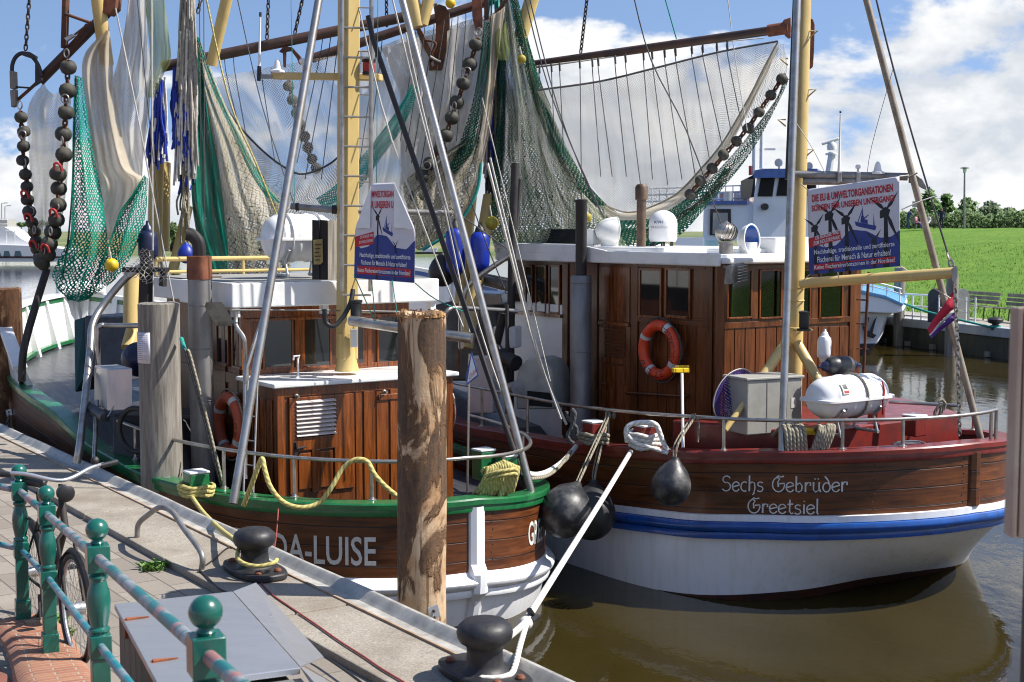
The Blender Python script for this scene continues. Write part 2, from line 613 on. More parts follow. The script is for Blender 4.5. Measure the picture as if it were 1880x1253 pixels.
M['curtain'] = paint('net_curtain', (0.11, 0.12, 0.11), (0.06, 0.068, 0.06), 0.9, sc=4, st=(6, 6, 0.4))
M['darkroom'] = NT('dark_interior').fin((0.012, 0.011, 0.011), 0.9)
M['rope'] = ropemat('natural_rope', (0.36, 0.32, 0.24), (0.16, 0.14, 0.10))
M['whiterope'] = ropemat('white_rope', (0.80, 0.78, 0.73), (0.55, 0.52, 0.47), 0.06)
M['yellowrope'] = ropemat('yellow_rope', (0.58, 0.50, 0.17), (0.34, 0.29, 0.11), 0.06)
M['darkrope'] = ropemat('dark_rope', (0.10, 0.10, 0.10), (0.04, 0.04, 0.042), 0.06)
M['wire'] = paint('wire', (0.10, 0.10, 0.105), (0.06, 0.06, 0.06), 0.5, 0.4, sc=9, bump=0)
M['lightline'] = paint('light_line', (0.55, 0.53, 0.48), (0.42, 0.40, 0.36), 0.7, sc=20, bump=0)
M['tealrope'] = paint('teal_rope', (0.02, 0.30, 0.25), (0.015, 0.2, 0.17), 0.8, sc=20, bump=0)
M['redplastic'] = paint('red_plastic', (0.45, 0.03, 0.03), None, 0.5)
M['cable'] = paint('red_cable', (0.30, 0.045, 0.04), (0.2, 0.04, 0.035), 0.6, sc=20, bump=0)
print('setup ok')
# ------------------------------------------------------------------ the place: boats lie along Q, the water side is N
Q, N = V((-0.5664, 0.8241, 0)), V((0.8241, 0.5664, 0))
QZ, EDGE = 1.30, 4.57                       # height of the coping above the water; its distance along N


def quay(u, d, z=QZ):
    """u metres along the quay edge from the point abreast of the camera, d metres landward of the edge"""
    return Q * u + N * (EDGE - d) + Z3 * z


# water -----------------------------------------------------------
t = NT('harbour_water')
far = t.node('ShaderNodeSeparateXYZ', {'Vector': t.tc.outputs['Object']})
v1 = t.coords(scale=(1.0, 0.55, 1), rot=(0, 0, R(25)))
w1 = t.noise(v1, 2.6, 5, 0.55, 0.3)
w2 = t.noise(t.coords(scale=(1, 0.6, 1), rot=(0, 0, R(-10))), 0.55, 3)
side = t.math('ADD', t.math('MULTIPLY', far.outputs[0], N.x), t.math('MULTIPLY', far.outputs[1], N.y))
open_ = t.ramp(t.math('ADD', side, t.math('MULTIPLY', w2, 3.0)), 12.6, 17.0, 0.05, 1.0, True)
open2 = t.ramp(far.outputs[1], 22, 30, 0.0, 1.0, True)
amp = t.math('MAXIMUM', open_, open2)
bmp = t.node('ShaderNodeBump', {'Height': t.math('ADD', w1, w2), 'Strength': t.math('MULTIPLY', amp, 1.0), 'Distance': t.math('ADD', 0.14, t.math('ADD', t.math('MULTIPLY', amp, 0.22), t.math('MULTIPLY', open2, 0.5)))}).outputs[0]
murk = t.mix(t.ramp(w2, 0.35, 0.65), (0.027, 0.020, 0.005), (0.036, 0.027, 0.008))
t.b.inputs['IOR'].default_value = 1.33
M['water'] = t.fin(murk, t.math('ADD', 0.02, t.math('MULTIPLY', t.ramp(far.outputs[1], 26, 80, 0, 1, True), 0.26)), 0, bmp, 0, 0.5)
mb = MB()
mb.poly([(-900, -60, 0), (900, -60, 0), (900, 1500, 0), (-900, 1500, 0)])
mk('water', mb, M['water'], kind='structure', smooth=0)
WM_water = None

# quay ------------------------------------------------------------
t = NT('coping_concrete')
v = t.coords()
n1, n2, n3 = t.noise(v, 60, 6, 0.7), t.noise(v, 1.6, 6, 0.6), t.noise(t.coords(scale=(1, 1, 1)), 9, 6, 0.65)
c = t.mix(t.ramp(n1, 0.3, 0.7), (0.18, 0.155, 0.125), (0.43, 0.385, 0.32))
c = t.mix(t.ramp(n2, 0.42, 0.66, 0, 0.65), c, (0.16, 0.125, 0.09))
c = t.mix(t.ramp(n3, 0.58, 0.74, 0, 0.5), c, (0.13, 0.11, 0.09))
M['coping'] = t.fin(c, 0.9, 0, t.bump(n1, 0.5, 0.006))
t = NT('kerb_side')
v = t.coords()
n1 = t.noise(v, 30, 6, 0.7)
M['kerbside'] = t.fin(t.mix(n1, (0.05, 0.043, 0.036), (0.17, 0.15, 0.125)), 0.95, 0, t.bump(n1, 0.8, 0.02))


def paving(name, c1, c2, mortar, bw, bh, rot, ms=0.006):
    t = NT(name)
    v = t.coords(rot=(0, 0, rot))
    br = t.node('ShaderNodeTexBrick', {'Vector': v, 'Color1': c1, 'Color2': c2, 'Mortar': mortar, 'Scale': 1.0, 'Mortar Size': ms,
                                       'Mortar Smooth': 0.25, 'Bias': 0.0, 'Brick Width': bw, 'Row Height': bh})
    n = t.noise(t.coords(), 45, 6, 0.7)
    n2 = t.noise(t.coords(), 2.2, 6)
    c = t.mix(t.ramp(n, 0.3, 0.75, 0, 0.5), br.outputs[0], mortar)
    c = t.mix(t.ramp(n2, 0.45, 0.7, 0, 0.5), c, tuple(x * 0.55 for x in c1))
    h = t.math('SUBTRACT', t.math('MULTIPLY', n, 0.25), br.outputs[1])
    return t.fin(c, 0.9, 0, t.bump(h, 0.7, 0.008))


qrot = math.atan2(Q.y, Q.x)
M['pavers'] = paving('grey_pavers', (0.33, 0.29, 0.24), (0.24, 0.205, 0.17), (0.11, 0.095, 0.08), 0.42, 0.20, -qrot)
M['redbrick'] = paving('red_pavers', (0.24, 0.075, 0.045), (0.30, 0.10, 0.06), (0.16, 0.11, 0.09), 0.21, 0.105, -qrot + 0.79)
PAV = 1.245
KERB = 0.80
mb = MB()
mb.poly([quay(-30, KERB, PAV), quay(60, KERB, PAV), quay(60, 40, PAV), quay(-30, 40, PAV)])
mk('pavement', mb, M['pavers'], kind='structure', smooth=0)
mb = MB()
mb.poly([quay(7.9, 2.55, PAV + 0.004), quay(16, 2.55, PAV + 0.004), quay(16, 12, PAV + 0.004), quay(7.9, 12, PAV + 0.004)])
mk('pavement', mb, M['redbrick'], kind='structure', smooth=0)
# coping slabs, each about two metres, laid end to end with open joints
ROOT = thing('quay_wall', 'concrete quay wall with worn coping slabs and a steel edge channel', 'quay wall', quay(10, 0, 0))
mb = MB()
u = -6.0
while u < 40:
    L = 2.05
    j = rnd.uniform(-0.004, 0.004)
    a = quay(u + 0.008, 0.205, 0.9)
    mb.box(a, Q * (L - 0.016), -N * (KERB - 0.205), Z3 * (QZ - 0.9 + j))
    u += L
mk('coping_slab', mb, M['coping'], ROOT, smooth=0, bevel=0.012)
mb = MB()
mb.box(quay(-8, 0.03, -2), Q * 70, -N * 0.755, Z3 * (2 + 0.9 - 0.003))
mb.box(quay(-8, 0.215, 0.9), Q * 70, -N * 0.57, Z3 * 0.34)
mk('retaining_wall', mb, M['kerbside'], ROOT, smooth=0)
t = NT('galvanised_edge')
v = t.coords()
n1, n2 = t.noise(v, 4.5, 8, 0.66), t.noise(v, 30, 5)
c = t.mix(t.ramp(n1, 0.35, 0.6), (0.30, 0.285, 0.255), (0.50, 0.48, 0.44))
c = t.mix(t.ramp(n1, 0.60, 0.70), c, (0.17, 0.085, 0.045))
M['edge'] = t.fin(c, t.ramp(n1, 0.3, 0.7, 0.4, 0.7), 0.25, t.bump(n2, 0.2, 0.004))
# the channel: a shallow trough with an upstanding rounded lip on the water side
prof = [(-0.205, -0.02), (-0.205, 0.004), (-0.195, 0.006), (-0.16, -0.018), (-0.075, -0.022), (-0.05, 0.0), (-0.03, 0.03), (-0.01, 0.045),
        (0.015, 0.045), (0.035, 0.03), (0.04, 0.0), (0.04, -0.35), (0.0, -0.35), (0.0, -0.1)]
mb = MB()
us = [-6 + i * 0.5 for i in range(93)]
sweep(mb, [quay(x, 0, QZ + 0.004 * sin(x * 3.1)) for x in us], prof, [N] * len(us))
mk('edge_channel', mb, M['edge'], ROOT)
mb = MB()
sweep(mb, [quay(x, 0.212, QZ + 0.006) for x in us], [(-0.008, -0.02), (-0.008, 0.006), (0.006, 0.006), (0.006, -0.02)], [N] * len(us))
mk('edge_trim', mb, paint('rusty_trim', (0.42, 0.30, 0.20), (0.30, 0.18, 0.10), 0.7), ROOT)

# weeds in the kerb joint
def weed(px, py, k, s, lab):
    c = PZ(px, py, PAV)
    mb = MB()
    for i in range(k):
        b = c + V((rnd.uniform(-s, s), rnd.uniform(-s, s), 0)) * 0.7
        a = rnd.uniform(0, 2 * pi)
        h = rnd.uniform(0.02, 0.07)
        d = V((cos(a), sin(a), 0))
        e = V((-sin(a), cos(a), 0)) * rnd.uniform(0.008, 0.02)
        mb.add([b - e * 0.4, b + e * 0.4, b + d * h * 0.6 + e + Z3 * h * 0.8, b + d * h * 1.2 + Z3 * h * 0.9, b + d * h * 0.6 - e + Z3 * h * 0.8], [(0, 1, 2, 3, 4)])
    mk('weed', mb, M['leafweed'], None, lab, 'weed', smooth=0)


M['leafweed'] = paint('weed_leaf', (0.10, 0.22, 0.025), (0.05, 0.12, 0.015), 0.6, sc=20)
weed(283, 1045, 90, 0.13, 'small green weed growing in the kerb joint below the bent steel hoop')
weed(100, 1142, 60, 0.10, 'bright green weed sprouting beside the bicycle wheel and brick plinth')
weed(112, 1172, 50, 0.08, 'low green weed tuft between the front tyre and the rounded bricks')

# piles -----------------------------------------------------------
def bark_mat(name, bark, bark2, bare, bare2, lo, hi, seed):
    t = NT(name)
    v = t.coords(scale=(1, 1, 0.42), loc=(seed, 0, 0))
    pch = t.noise(v, 4.2, 9, 0.62, 0.9)
    f = t.ramp(pch, lo, hi)
    g = t.noise(t.coords(scale=(9, 9, 1.0)), 3, 9, 0.7, 0.4)
    k = t.noise(t.coords(), 24, 6, 0.75)
    cb = t.mix(t.ramp(t.math('ADD', t.math('MULTIPLY', g, 0.6), t.math('MULTIPLY', k, 0.5)), 0.4, 0.72), bark, bark2)
    warm = t.noise(t.coords(loc=(3, 1, 0)), 2.6, 3)
    cw = t.mix(t.ramp(g, 0.36, 0.66), bare, bare2)
    cw = t.mix(t.ramp(warm, 0.5, 0.66, 0, 0.7), cw, (0.36, 0.17, 0.06))
    knots = t.node('ShaderNodeTexVoronoi', {'Vector': t.coords(scale=(1, 1, 0.6)), 'Scale': 3.0}).outputs[0]
    cw = t.mix(t.ramp(knots, 0.04, 0.12, 0.75, 0.0), cw, (0.10, 0.045, 0.018))
    c = t.mix(f, cb, cw)
    rim = t.math('MULTIPLY', t.ramp(pch, lo - 0.05, lo + 0.01), t.ramp(pch, hi + 0.05, hi))
    c = t.mix(t.math('MULTIPLY', rim, 0.75), c, (0.20, 0.105, 0.05))
    crk = t.noise(t.coords(scale=(14, 14, 0.8)), 2, 4, 0.5)
    c = t.mix(t.ramp(crk, 0.60, 0.68, 0, 0.7), c, (0.06, 0.035, 0.02))
    h = t.math('SUBTRACT', t.math('ADD', t.math('MULTIPLY', k, 0.25), t.math('MULTIPLY', g, 0.25)), t.math('MULTIPLY', f, 0.8))
    return t.fin(c, 0.8, 0, t.bump(h, 0.9, 0.02), 0, 0.3)


M['bark'] = bark_mat('peeling_bark', (0.050, 0.034, 0.024), (0.15, 0.092, 0.058), (0.50, 0.34, 0.20), (0.60, 0.45, 0.30), 0.487, 0.522, 4.0)
M['bark2'] = bark_mat('peeling_bark_dark', (0.035, 0.017, 0.009), (0.13, 0.055, 0.022), (0.38, 0.20, 0.085), (0.50, 0.32, 0.17), 0.515, 0.56, 9.0)


def pile(name, px, top_py, Y, rad, mat, lab, cat, lean=0.0, seed=0, ragged=0.0, n=40):
    base = P(px, 626, Y)
    top = P(px, top_py, Y).z
    mb = MB()
    rows = []
    zs = [-2 + (top + 2) * i / 60 for i in range(61)]
    vs, fs = [], []
    for z in zs:
        for k in range(n):
            a = 2 * pi * k / n
            q = V((cos(a) * 1.3, sin(a) * 1.3, z * 0.9 + seed))
            r = rad * (1 + 0.045 * noise.noise(q) + 0.02 * noise.noise(q * 4.1)) * (1.03 - 0.015 * (z - 0))
            vs.append(V((base.x + lean * (z - 1.3) + r * cos(a), base.y + r * sin(a), z)))
    for i in range(60):
        for k in range(n):
            k2 = (k + 1) % n
            fs.append((i * n + k, i * n + k2, (i + 1) * n + k2, (i + 1) * n + k))
    # a slightly domed, ragged top
    o = 60 * n
    for k in range(n):
        vs[o + k].z += ragged * noise.noise(V((k * 0.9, seed, 0)))
    m = len(vs)
    for k in range(n):
        p = vs[o + k]
        c = V((base.x, base.y, p.z))
        vs.append(c + (p - c) * 0.86 + Z3 * 0.012)
    vs.append(V((base.x + lean * (top - 1.3), base.y, top + 0.012)))
    for k in range(n):
        k2 = (k + 1) % n
        fs.append((o + k, o + k2, m + k2, m + k))
        fs.append((m + k, m + k2, len(vs) - 1))
    mb.add(vs, fs)
    return mk(name, mb, mat, None, lab, cat, 'timber mooring piles along the quay', smooth=60), base


pileN, bN = pile('mooring_pile', 772, 576, 9.67, 0.176, M['bark'], 'thick mooring pile with peeling bark in front of the dark wooden cabin', 'pile', 0.004, 2.0, 0.03)
pileM, bM_ = pile('mooring_pile', 292, 558, 14.3, 0.218, M['greywood'], 'weathered grey mooring pile with a white notice pinned to it', 'pile', 0.0, 6.0, 0.01)
pileL, bL = pile('mooring_pile', 8, 531, 19.2, 0.255, M['bark2'], 'reddish brown mooring pile with flaking bark at the left of the picture', 'pile', 0.0, 11.0, 0.02)
# torn fringe of bark round the top of the nearest pile, and hardware on the piles
mb = MB()
topz = P(772, 576, 9.67).z
for i in range(150):
    a = rnd.uniform(0, 2 * pi)
    r = 0.172 + rnd.uniform(-0.012, 0.016)
    b = V((bN.x + 0.004 * (topz - 1.3) + r * cos(a), bN.y + r * sin(a), topz - 0.02))
    h = rnd.uniform(0.012, 0.05) if rnd.random() < 0.8 else -rnd.uniform(0.02, 0.05)
    e = V((-sin(a), cos(a), 0)) * rnd.uniform(0.006, 0.02)
    q = V((cos(a), sin(a), 0)) * rnd.uniform(-0.03, 0.014)
    mb.add([b - e, b + e, b + q + Z3 * h + e * 0.4, b + q + Z3 * h - e * 0.4], [(0, 1, 2, 3)])
mk('torn_fringe', mb, paint('torn_wood', (0.40, 0.22, 0.08), (0.25, 0.12, 0.045), 0.9, sc=30), pileN, smooth=0)


def link_chain(mb, pts, r=0.010, pitch=0.05, k=10):
    """oval links, every other one turned a quarter"""
    pts = [V(p) for p in pts]
    segs = [(pts[i], pts[i + 1]) for i in range(len(pts) - 1)]
    L = sum((b - a).length for a, b in segs)
    m = max(2, int(L / pitch))
    acc = [0]
    for a, b in segs:
        acc.append(acc[-1] + (b - a).length)

    def at(d):
        for i, (a, b) in enumerate(segs):
            if d <= acc[i + 1] + 1e-9:
                return a + (b - a) * ((d - acc[i]) / max(1e-9, acc[i + 1] - acc[i])), (b - a).normalized()
        return segs[-1][1], (segs[-1][1] - segs[-1][0]).normalized()
    for i in range(m):
        c, tdir = at((i + 0.5) * L / m)
        s1 = tdir.orthogonal().normalized()
        if i % 2:
            s1 = tdir.cross(s1)
        loop = []
        for j in range(k):
            a = 2 * pi * j / k
            loop.append(c + tdir * cos(a) * pitch * 0.72 + s1 * sin(a) * pitch * 0.34)
        mb.tube(loop, r, 5, closed=True)
    return mb


def shackle_plate(px, py, Y, pl, mat, dz, lab):
    c = P(px, py, Y)
    mb = MB()
    mb.cbox(c, V((0.07, 0.03, 0.02)), V((-0.02, 0, 0.09)), V((0, 0.012, 0)))
    o = mk('chain_plate', mb, M['sheet'], pl, smooth=0, bevel=0.003)
    mb = MB()
    mb.sphere(c + V((0.0, -0.012, 0.01)), 0.012, 8)
    mk('bolt', mb, M['rust'], o)
    mb = MB()
    link_chain(mb, [c + V((0.0, -0.02, -0.03)), c + V((-0.02, -0.02, -0.1)), c + V((-0.045, 0.0, dz))], 0.007, 0.045)
    mk('mooring_chain', mb, M['steel'], o)


shackle_plate(797, 1124, 9.47, pileN, M['bark'], -0.22, '')
shackle_plate(307, 884, 14.08, pileM, M['greywood'], -0.24, '')
shackle_plate(17, 758, 18.9, pileL, M['bark2'], -0.28, '')
# notice on the grey pile
mb = MB()
p0 = P(253, 611, 14.1)
c0, c1 = bM_, None
rows = []
for j in range(2):
    r = []
    for i in range(9):
        a = R(180 + 82) + (i - 8.2) * 0.118
        r.append(V((bM_.x + 0.225 * cos(a + 0.0), bM_.y + 0.225 * sin(a), P(253, 611, 14.1).z if j == 0 else P(253, 668, 14.1).z)))
    rows.append(r)
mb.grid(rows)
notice = mk('paper_notice', mb, paint('paper', (0.62, 0.60, 0.66), (0.58, 0.55, 0.6), 0.7, bump=0), None, 'white printed paper notice pinned to the weathered grey pile', 'notice', solid=0.002)
mb = MB()
for j in range(13):
    zt = rows[0][0].z - 0.03 - j * 0.021
    for i in range(1, 7):
        a, b = rows[0][i], rows[0][i + 1]
        if j == 9 and i > 3:
            continue
        q = [V((p.x, p.y, zt - k)) + (p - bM_).normalized() * 0.0025 for k in (0, 0.006) for p in (a.lerp(b, 0.1), a.lerp(b, 0.9))]
        for w in q:
            pass
        mb.add([V((q[0].x, q[0].y, zt)), V((q[1].x, q[1].y, zt)), V((q[1].x, q[1].y, zt - 0.006)), V((q[0].x, q[0].y, zt - 0.006))], [(0, 1, 2, 3)])
mk('printed_line', mb, paint('grey_print', (0.3, 0.3, 0.36), None, 0.8, bump=0), notice, smooth=0)

# mooring bollards ------------------------------------------------
def bollard(px, py, lab, k=1.0):
    c = PZ(px, py, QZ)
    t = thing('mooring_bollard', lab, 'bollard', c, 0, 'black iron bollards on the coping')
    mb = MB()
    pts = [c + Q * (0.36 * k * cos(a) * (1.0 if abs(cos(a)) < .8 else 1.0)) + N * (0.19 * k * (1 if sin(a) > 0 else -1) * abs(sin(a)) ** 0.55) for a in [2 * pi * i / 28 for i in range(28)]]
    pts = [p + Q * 0 for p in pts]
    mb.prism([p + Z3 * 0.002 for p in pts], Z3 * 0.05)
    mk('base_plate', mb, M['iron'], t, bevel=0.012)
    mb = MB()
    prof = [(0.150, 0.05), (0.125, 0.065), (0.110, 0.10), (0.105, 0.17), (0.110, 0.20), (0.148, 0.225), (0.162, 0.25), (0.166, 0.28), (0.155, 0.315), (0.12, 0.345), (0.06, 0.358), (0.0, 0.36)]
    mb.lathe([(r * k, h * k) for r, h in prof], c, Z3, 36)
    mk('post', mb, M['iron'], t, smooth=50)
    for a, b in ((0.25, 0.08), (0.25, -0.08), (-0.25, 0.08), (-0.25, -0.08)):
        mb = MB()
        mb.lathe([(0.030, 0.05), (0.030, 0.062), (0.02, 0.075), (0.0, 0.08)], c + Q * a * k + N * b * k, Z3, 10)
        mk('bolt', mb, M['copper'], t)
    return c


bol1 = bollard(468, 1052, 'black iron bollard with a yellow rope on the coping beside the steel lid', 0.98)
bol2 = bollard(890, 1246, 'nearest black iron bollard with white rope round its neck at the coping edge', 1.0)

# bent steel hoop
mb = MB()
a0, a1 = PZ(252, 986, QZ), PZ(370, 1046, QZ)
t1 = PZ(296, 1003, QZ) + Z3 * 0.325
t2 = PZ(318, 1014, QZ) + Z3 * 0.33
mb.tube(spline([a0, a0 + Z3 * 0.12 + (a1 - a0) * 0.03, a0.lerp(t1, 0.55) + Z3 * 0.06, t1, t2, t2.lerp(a1, 0.4) + Z3 * 0.05, a1 + Z3 * 0.13, a1 - Z3 * 0.01], 6), 0.023, 12)
mk('steel_hoop', mb, M['dullsteel'], None, 'bent grey steel tube hoop standing on the coping', 'hoop')

# brick plinth and railing ---------------------------------------
posts = [(-0.895, 3.90, 1.82), (-1.84, 5.95, 1.61), (-2.83, 8.17, 1.34), (-3.27, 8.93, 1.34)]
# sloping plinth
t = NT('rowlock_brick')
uvn = t.node('ShaderNodeSeparateXYZ', {'Vector': t.tc.outputs['UV']})
br = t.node('ShaderNodeTexBrick', {'Vector': t.node('ShaderNodeCombineXYZ', {0: uvn.outputs[1], 1: uvn.outputs[0]}).outputs[0], 'Color1': (0.26, 0.085, 0.045, 1), 'Color2': (0.36, 0.15, 0.08, 1),
                                   'Mortar': (0.36, 0.31, 0.25, 1), 'Scale': 1.0, 'Mortar Size': 0.006, 'Mortar Smooth': 0.3, 'Brick Width': 0.24, 'Row Height': 0.068})
n1 = t.noise(t.coords(), 35, 6, 0.7)
c = t.mix(t.ramp(n1, 0.35, 0.75, 0, 0.45), br.outputs[0], (0.40, 0.24, 0.15))
M['rowlock'] = t.fin(c, 0.85, 0, t.bump(t.math('SUBTRACT', t.math('MULTIPLY', n1, 0.3), br.outputs[1]), 0.8, 0.008))
path = [V((-0.25, 2.5, 1.945)), V((-0.895, 3.90, 1.82)), V((-1.84, 5.95, 1.61)), V((-2.55, 7.52, 1.40)), V((-2.83, 8.17, 1.335)), V((-3.05, 8.62, 1.325)), V((-3.28, 8.99, 1.325))]
path = spline(path, 8)
prof = [(0.20, -0.9), (0.20, -0.10), (0.185, -0.045), (0.15, -0.012), (0.10, 0.0), (-0.12, 0.0), (-0.18, -0.012), (-0.22, -0.045), (-0.235, -0.10), (-0.235, -0.9)]
mb = MB()
vs, fs, uvs = [], [], []
L = 0
pl = [0]
for i in range(1, len(prof)):
    pl.append(pl[-1] + math.hypot(prof[i][0] - prof[i - 1][0], prof[i][1] - prof[i - 1][1]))
for i, p in enumerate(path):
    if i:
        L += (p - path[i - 1]).length
    tg = (path[min(i + 1, len(path) - 1)] - path[max(i - 1, 0)])
    nr = V((tg.y, -tg.x, 0)).normalized()
    for (a, h), q in zip(prof, pl):
        vs.append(p + nr * a + Z3 * h)
        uvs.append((L, q))
m = len(prof)
for i in range(len(path) - 1):
    for k in range(m - 1):
        fs.append((i * m + k, (i + 1) * m + k, (i + 1) * m + k + 1, i * m + k + 1))
fs.append(tuple((len(path) - 1) * m + k for k in range(m)))
mb.add(vs, fs, uvs)
mk('brick_plinth', mb, M['rowlock'], None, 'low wall of rounded red rowlock bricks under the green railing', 'wall')
M['tealpaint'] = paint('sea_green_paint', (0.005, 0.115, 0.086), (0.004, 0.07, 0.054), 0.28, sc=8, coat=0.4)
M['tealpaint2'] = M['tealpaint']
t = NT('worn_rail_paint')
n1 = t.noise(t.coords(scale=(1, 1, 1)), 5.5, 7, 0.6)
n2 = t.noise(t.coords(loc=(4, 2, 1)), 7.5, 6, 0.6)
c = t.mix(t.ramp(n1, 0.46, 0.54), (0.02, 0.16, 0.17), (0.28, 0.29, 0.31))
c = t.mix(t.ramp(n2, 0.57, 0.63), c, (0.33, 0.16, 0.155))
M['wornrail'] = t.fin(c, 0.42, 0.1)
t = NT('worn_blue_rail')
n1 = t.noise(t.coords(), 7, 7, 0.6)
c = t.mix(t.ramp(n1, 0.45, 0.62), (0.015, 0.20, 0.25), (0.22, 0.27, 0.30))
M['wornblue'] = t.fin(c, 0.4, 0.1)
rail = thing('quay_railing', 'sea green cast railing with ball topped posts and worn tube rails', 'railing', V((-1.84, 5.95, 1.61)))
hd = [V((posts[1][0] - posts[0][0], posts[1][1] - posts[0][1], 0)).normalized()] * 2 + [V((-0.43, 0.9, 0)).normalized()] * 2
for (x, y, z), d in zip(posts, hd):
    b = V((x, y, z))
    nr = V((d.y, -d.x, 0))
    mb = MB()
    mb.lathe([(0.026, 0.905), (0.03, 0.915), (0.022, 0.925), (0.022, 0.93)], b, Z3, 20)
    mb.sphere(b + Z3 * 0.972, 0.05, 24)
    top = mk('post_ball', mb, M['tealpaint'], rail, smooth=50)
    mb = MB()

    def blk(z0, z1, w):
        mb.cbox(b + Z3 * (z0 + z1) / 2, d * w, nr * w, Z3 * (z1 - z0))
    blk(0.785, 0.905, 0.098)
    blk(0.395, 0.50, 0.094)
    blk(0.10, 0.40, 0.078)
    blk(-0.06, 0.11, 0.096)
    prof2 = [(0.030, 0.79), (0.034, 0.775), (0.044, 0.765), (0.044, 0.755), (0.034, 0.745), (0.038, 0.725), (0.048, 0.69), (0.052, 0.65), (0.049, 0.60), (0.040, 0.55), (0.036, 0.535), (0.046, 0.527), (0.048, 0.517), (0.040, 0.508), (0.044, 0.495)]
    mb.lathe(prof2[::-1], b, Z3, 24)
    mk('post', mb, M['tealpaint'], rail, smooth=30, bevel=0.004)
pts_t = [V((x, y, z + 0.845)) for x, y, z in posts]
pts_l = [V((x, y, z + 0.447)) for x, y, z in posts]
e0 = V((-0.02, 1.9, 0))
for nm, pts, rr, mt in (('top_rail', pts_t, 0.0225, 'wornrail'), ('lower_rail', pts_l, 0.0185, 'wornblue')):
    ext = pts[0] + (pts[0] - pts[1]) * 0.8
    seq = [ext] + pts + [pts[-1] + V((-1.2, 0.9, 0.0))]
    for a, b in zip(seq[:-1], seq[1:]):
        mb = MB()
        mb.tube([a.lerp(b, 0.0), b], rr, 14)
        mk(nm, mb, M[mt], rail)

# stainless lidded cabinet ---------------------------------------
ztop = 2.0
A_ = PZ(210, 1109, ztop)
B_ = PZ(427, 1086, ztop)
D_ = PZ(553, 1226, ztop)
dx = (B_ - A_)
dx.z = 0
lx = dx.length
dx.normalize()
dy = V((dx.y, -dx.x, 0))
Lc = (D_ - B_).dot(dy)
cab = thing('quay_cabinet', 'low wooden cabinet under a folded stainless steel lid beside the railing', 'cabinet', A_ + dx * 0.3 + dy * 0.8 - Z3 * (ztop - PAV))
mb = MB()
k0 = (D_ - B_).dot(dy)
mb.prism([A_ + Z3 * 0, A_ + dx * lx, A_ + dx * lx - Z3 * 0.03, A_ - Z3 * 0.03], dy * Lc)
mk('lid', mb, M['sheet'], cab, smooth=0, bevel=0.004)
# turned-down flap along the far and right sides
E_ = PZ(470, 1070, ztop - 0.03)
G_ = PZ(594, 1206, ztop - 0.10)
fl = MB()
f0, f1 = A_ + dx * (lx + 0.004), A_ + dx * (lx + 0.004) + dy * (Lc - 0.02)
g0, g1 = E_, G_
fl.prism([f0, f1, g1, g0], V((0, 0, -0.006)))
mk('lid_flap', fl, M['sheet'], cab, smooth=0)
mb = MB()
mb.box(f1 + dy * 0.012 - Z3 * 0.2, -dx * 0.25, dy * 0.6, Z3 * 0.15)
mb.prism([f1 + dy * 0.01, f1 + dy * 0.6, f1 + dy * 0.6 + dx * 0.03 - Z3 * 0.12, g1 + dy * 0.015 - Z3 * 0.1], V((0, 0, -0.006)))
mk('side_sheet', mb, M['sheet'], cab, smooth=0)
mb = MB()
for i in range(6):
    o = A_ + dx * 0.02 + dy * (0.012 + i * 0.19) - Z3 * (ztop - PAV - 0.004)
    mb.box(o, dx * 0.028, dy * 0.18, Z3 * (ztop - PAV - 0.05))
mb.box(A_ + dx * 0.06 + dy * 0.02 - Z3 * (ztop - PAV), dx * (lx - 0.1), dy * (Lc - 0.04), Z3 * (ztop - PAV - 0.06))
mk('board_side', mb, wood('cabinet_boards', (0.07, 0.055, 0.04), (0.20, 0.165, 0.125), rough=0.8, coat=0), cab, smooth=0)
for px, py in ((232, 1139), (281, 1216)):
    p = PZ(px, py, ztop)
    mb = MB()
    mb.box(p - dx * 0.01 - dy * 0.02 + Z3 * 0.001, dx * 0.016, dy * 0.035, -Z3 * 0.09)
    mb.prism([p - dy * 0.022 + Z3 * 0.001, p + dx * 0.11 + Z3 * 0.001, p + dy * 0.012 + Z3 * 0.001], Z3 * 0.007)
    mk('hinge', mb, paint('rusty_hinge', (0.30, 0.09, 0.035), (0.18, 0.05, 0.02), 0.8, sc=20, bump=0.2), cab, smooth=0)
for px, py in ((300, 1098), (498, 1136), (449, 1096)):
    p = PZ(px, py, ztop - (0 if px < 430 else 0.03))
    mb = MB()
    mb.lathe([(0.010, 0), (0.010, 0.012), (0.006, 0.018), (0.0, 0.02)], p, Z3, 8)
    mk('knob', mb, M['steel'], cab)

# out-of-focus sign board at the right edge ------------------------
sb = thing('sign_board', 'narrow brown framed board close by at the right edge of the picture', 'sign board', V((1.2, 3.1, 0)))
mb = MB()
p_tl, p_bl = P(1861, 565, 3.1), P(1851, 985, 3.1)
for off, w in ((0.0, 0.006), (0.0165, 0.5)):
    a = p_bl + V((off, 0, 0))
    mb.box(V((a.x, 3.08, a.z)), V((0.11 if off else 0.012, 0, 0)), V((0, 0.05, 0)), Z3 * (p_tl.z - a.z))
mk('frame', mb, paint('brown_frame', (0.36, 0.28, 0.23), (0.25, 0.16, 0.13), 0.5, sc=3), sb, smooth=0, bevel=0.002)
mb = MB()
mb.box(V((p_bl.x + 0.01, 3.095, p_bl.z + 0.01)), V((0.1, 0, 0)), V((0, 0.02, 0)), Z3 * (p_tl.z - p_bl.z - 0.02))
mb.box(V((p_bl.x + 0.06, 3.1, 0.9)), V((0.05, 0, 0)), V((0, 0.06, 0)), Z3 * (p_tl.z - 0.9))
mk('post', mb, M['soot'], sb, smooth=0)

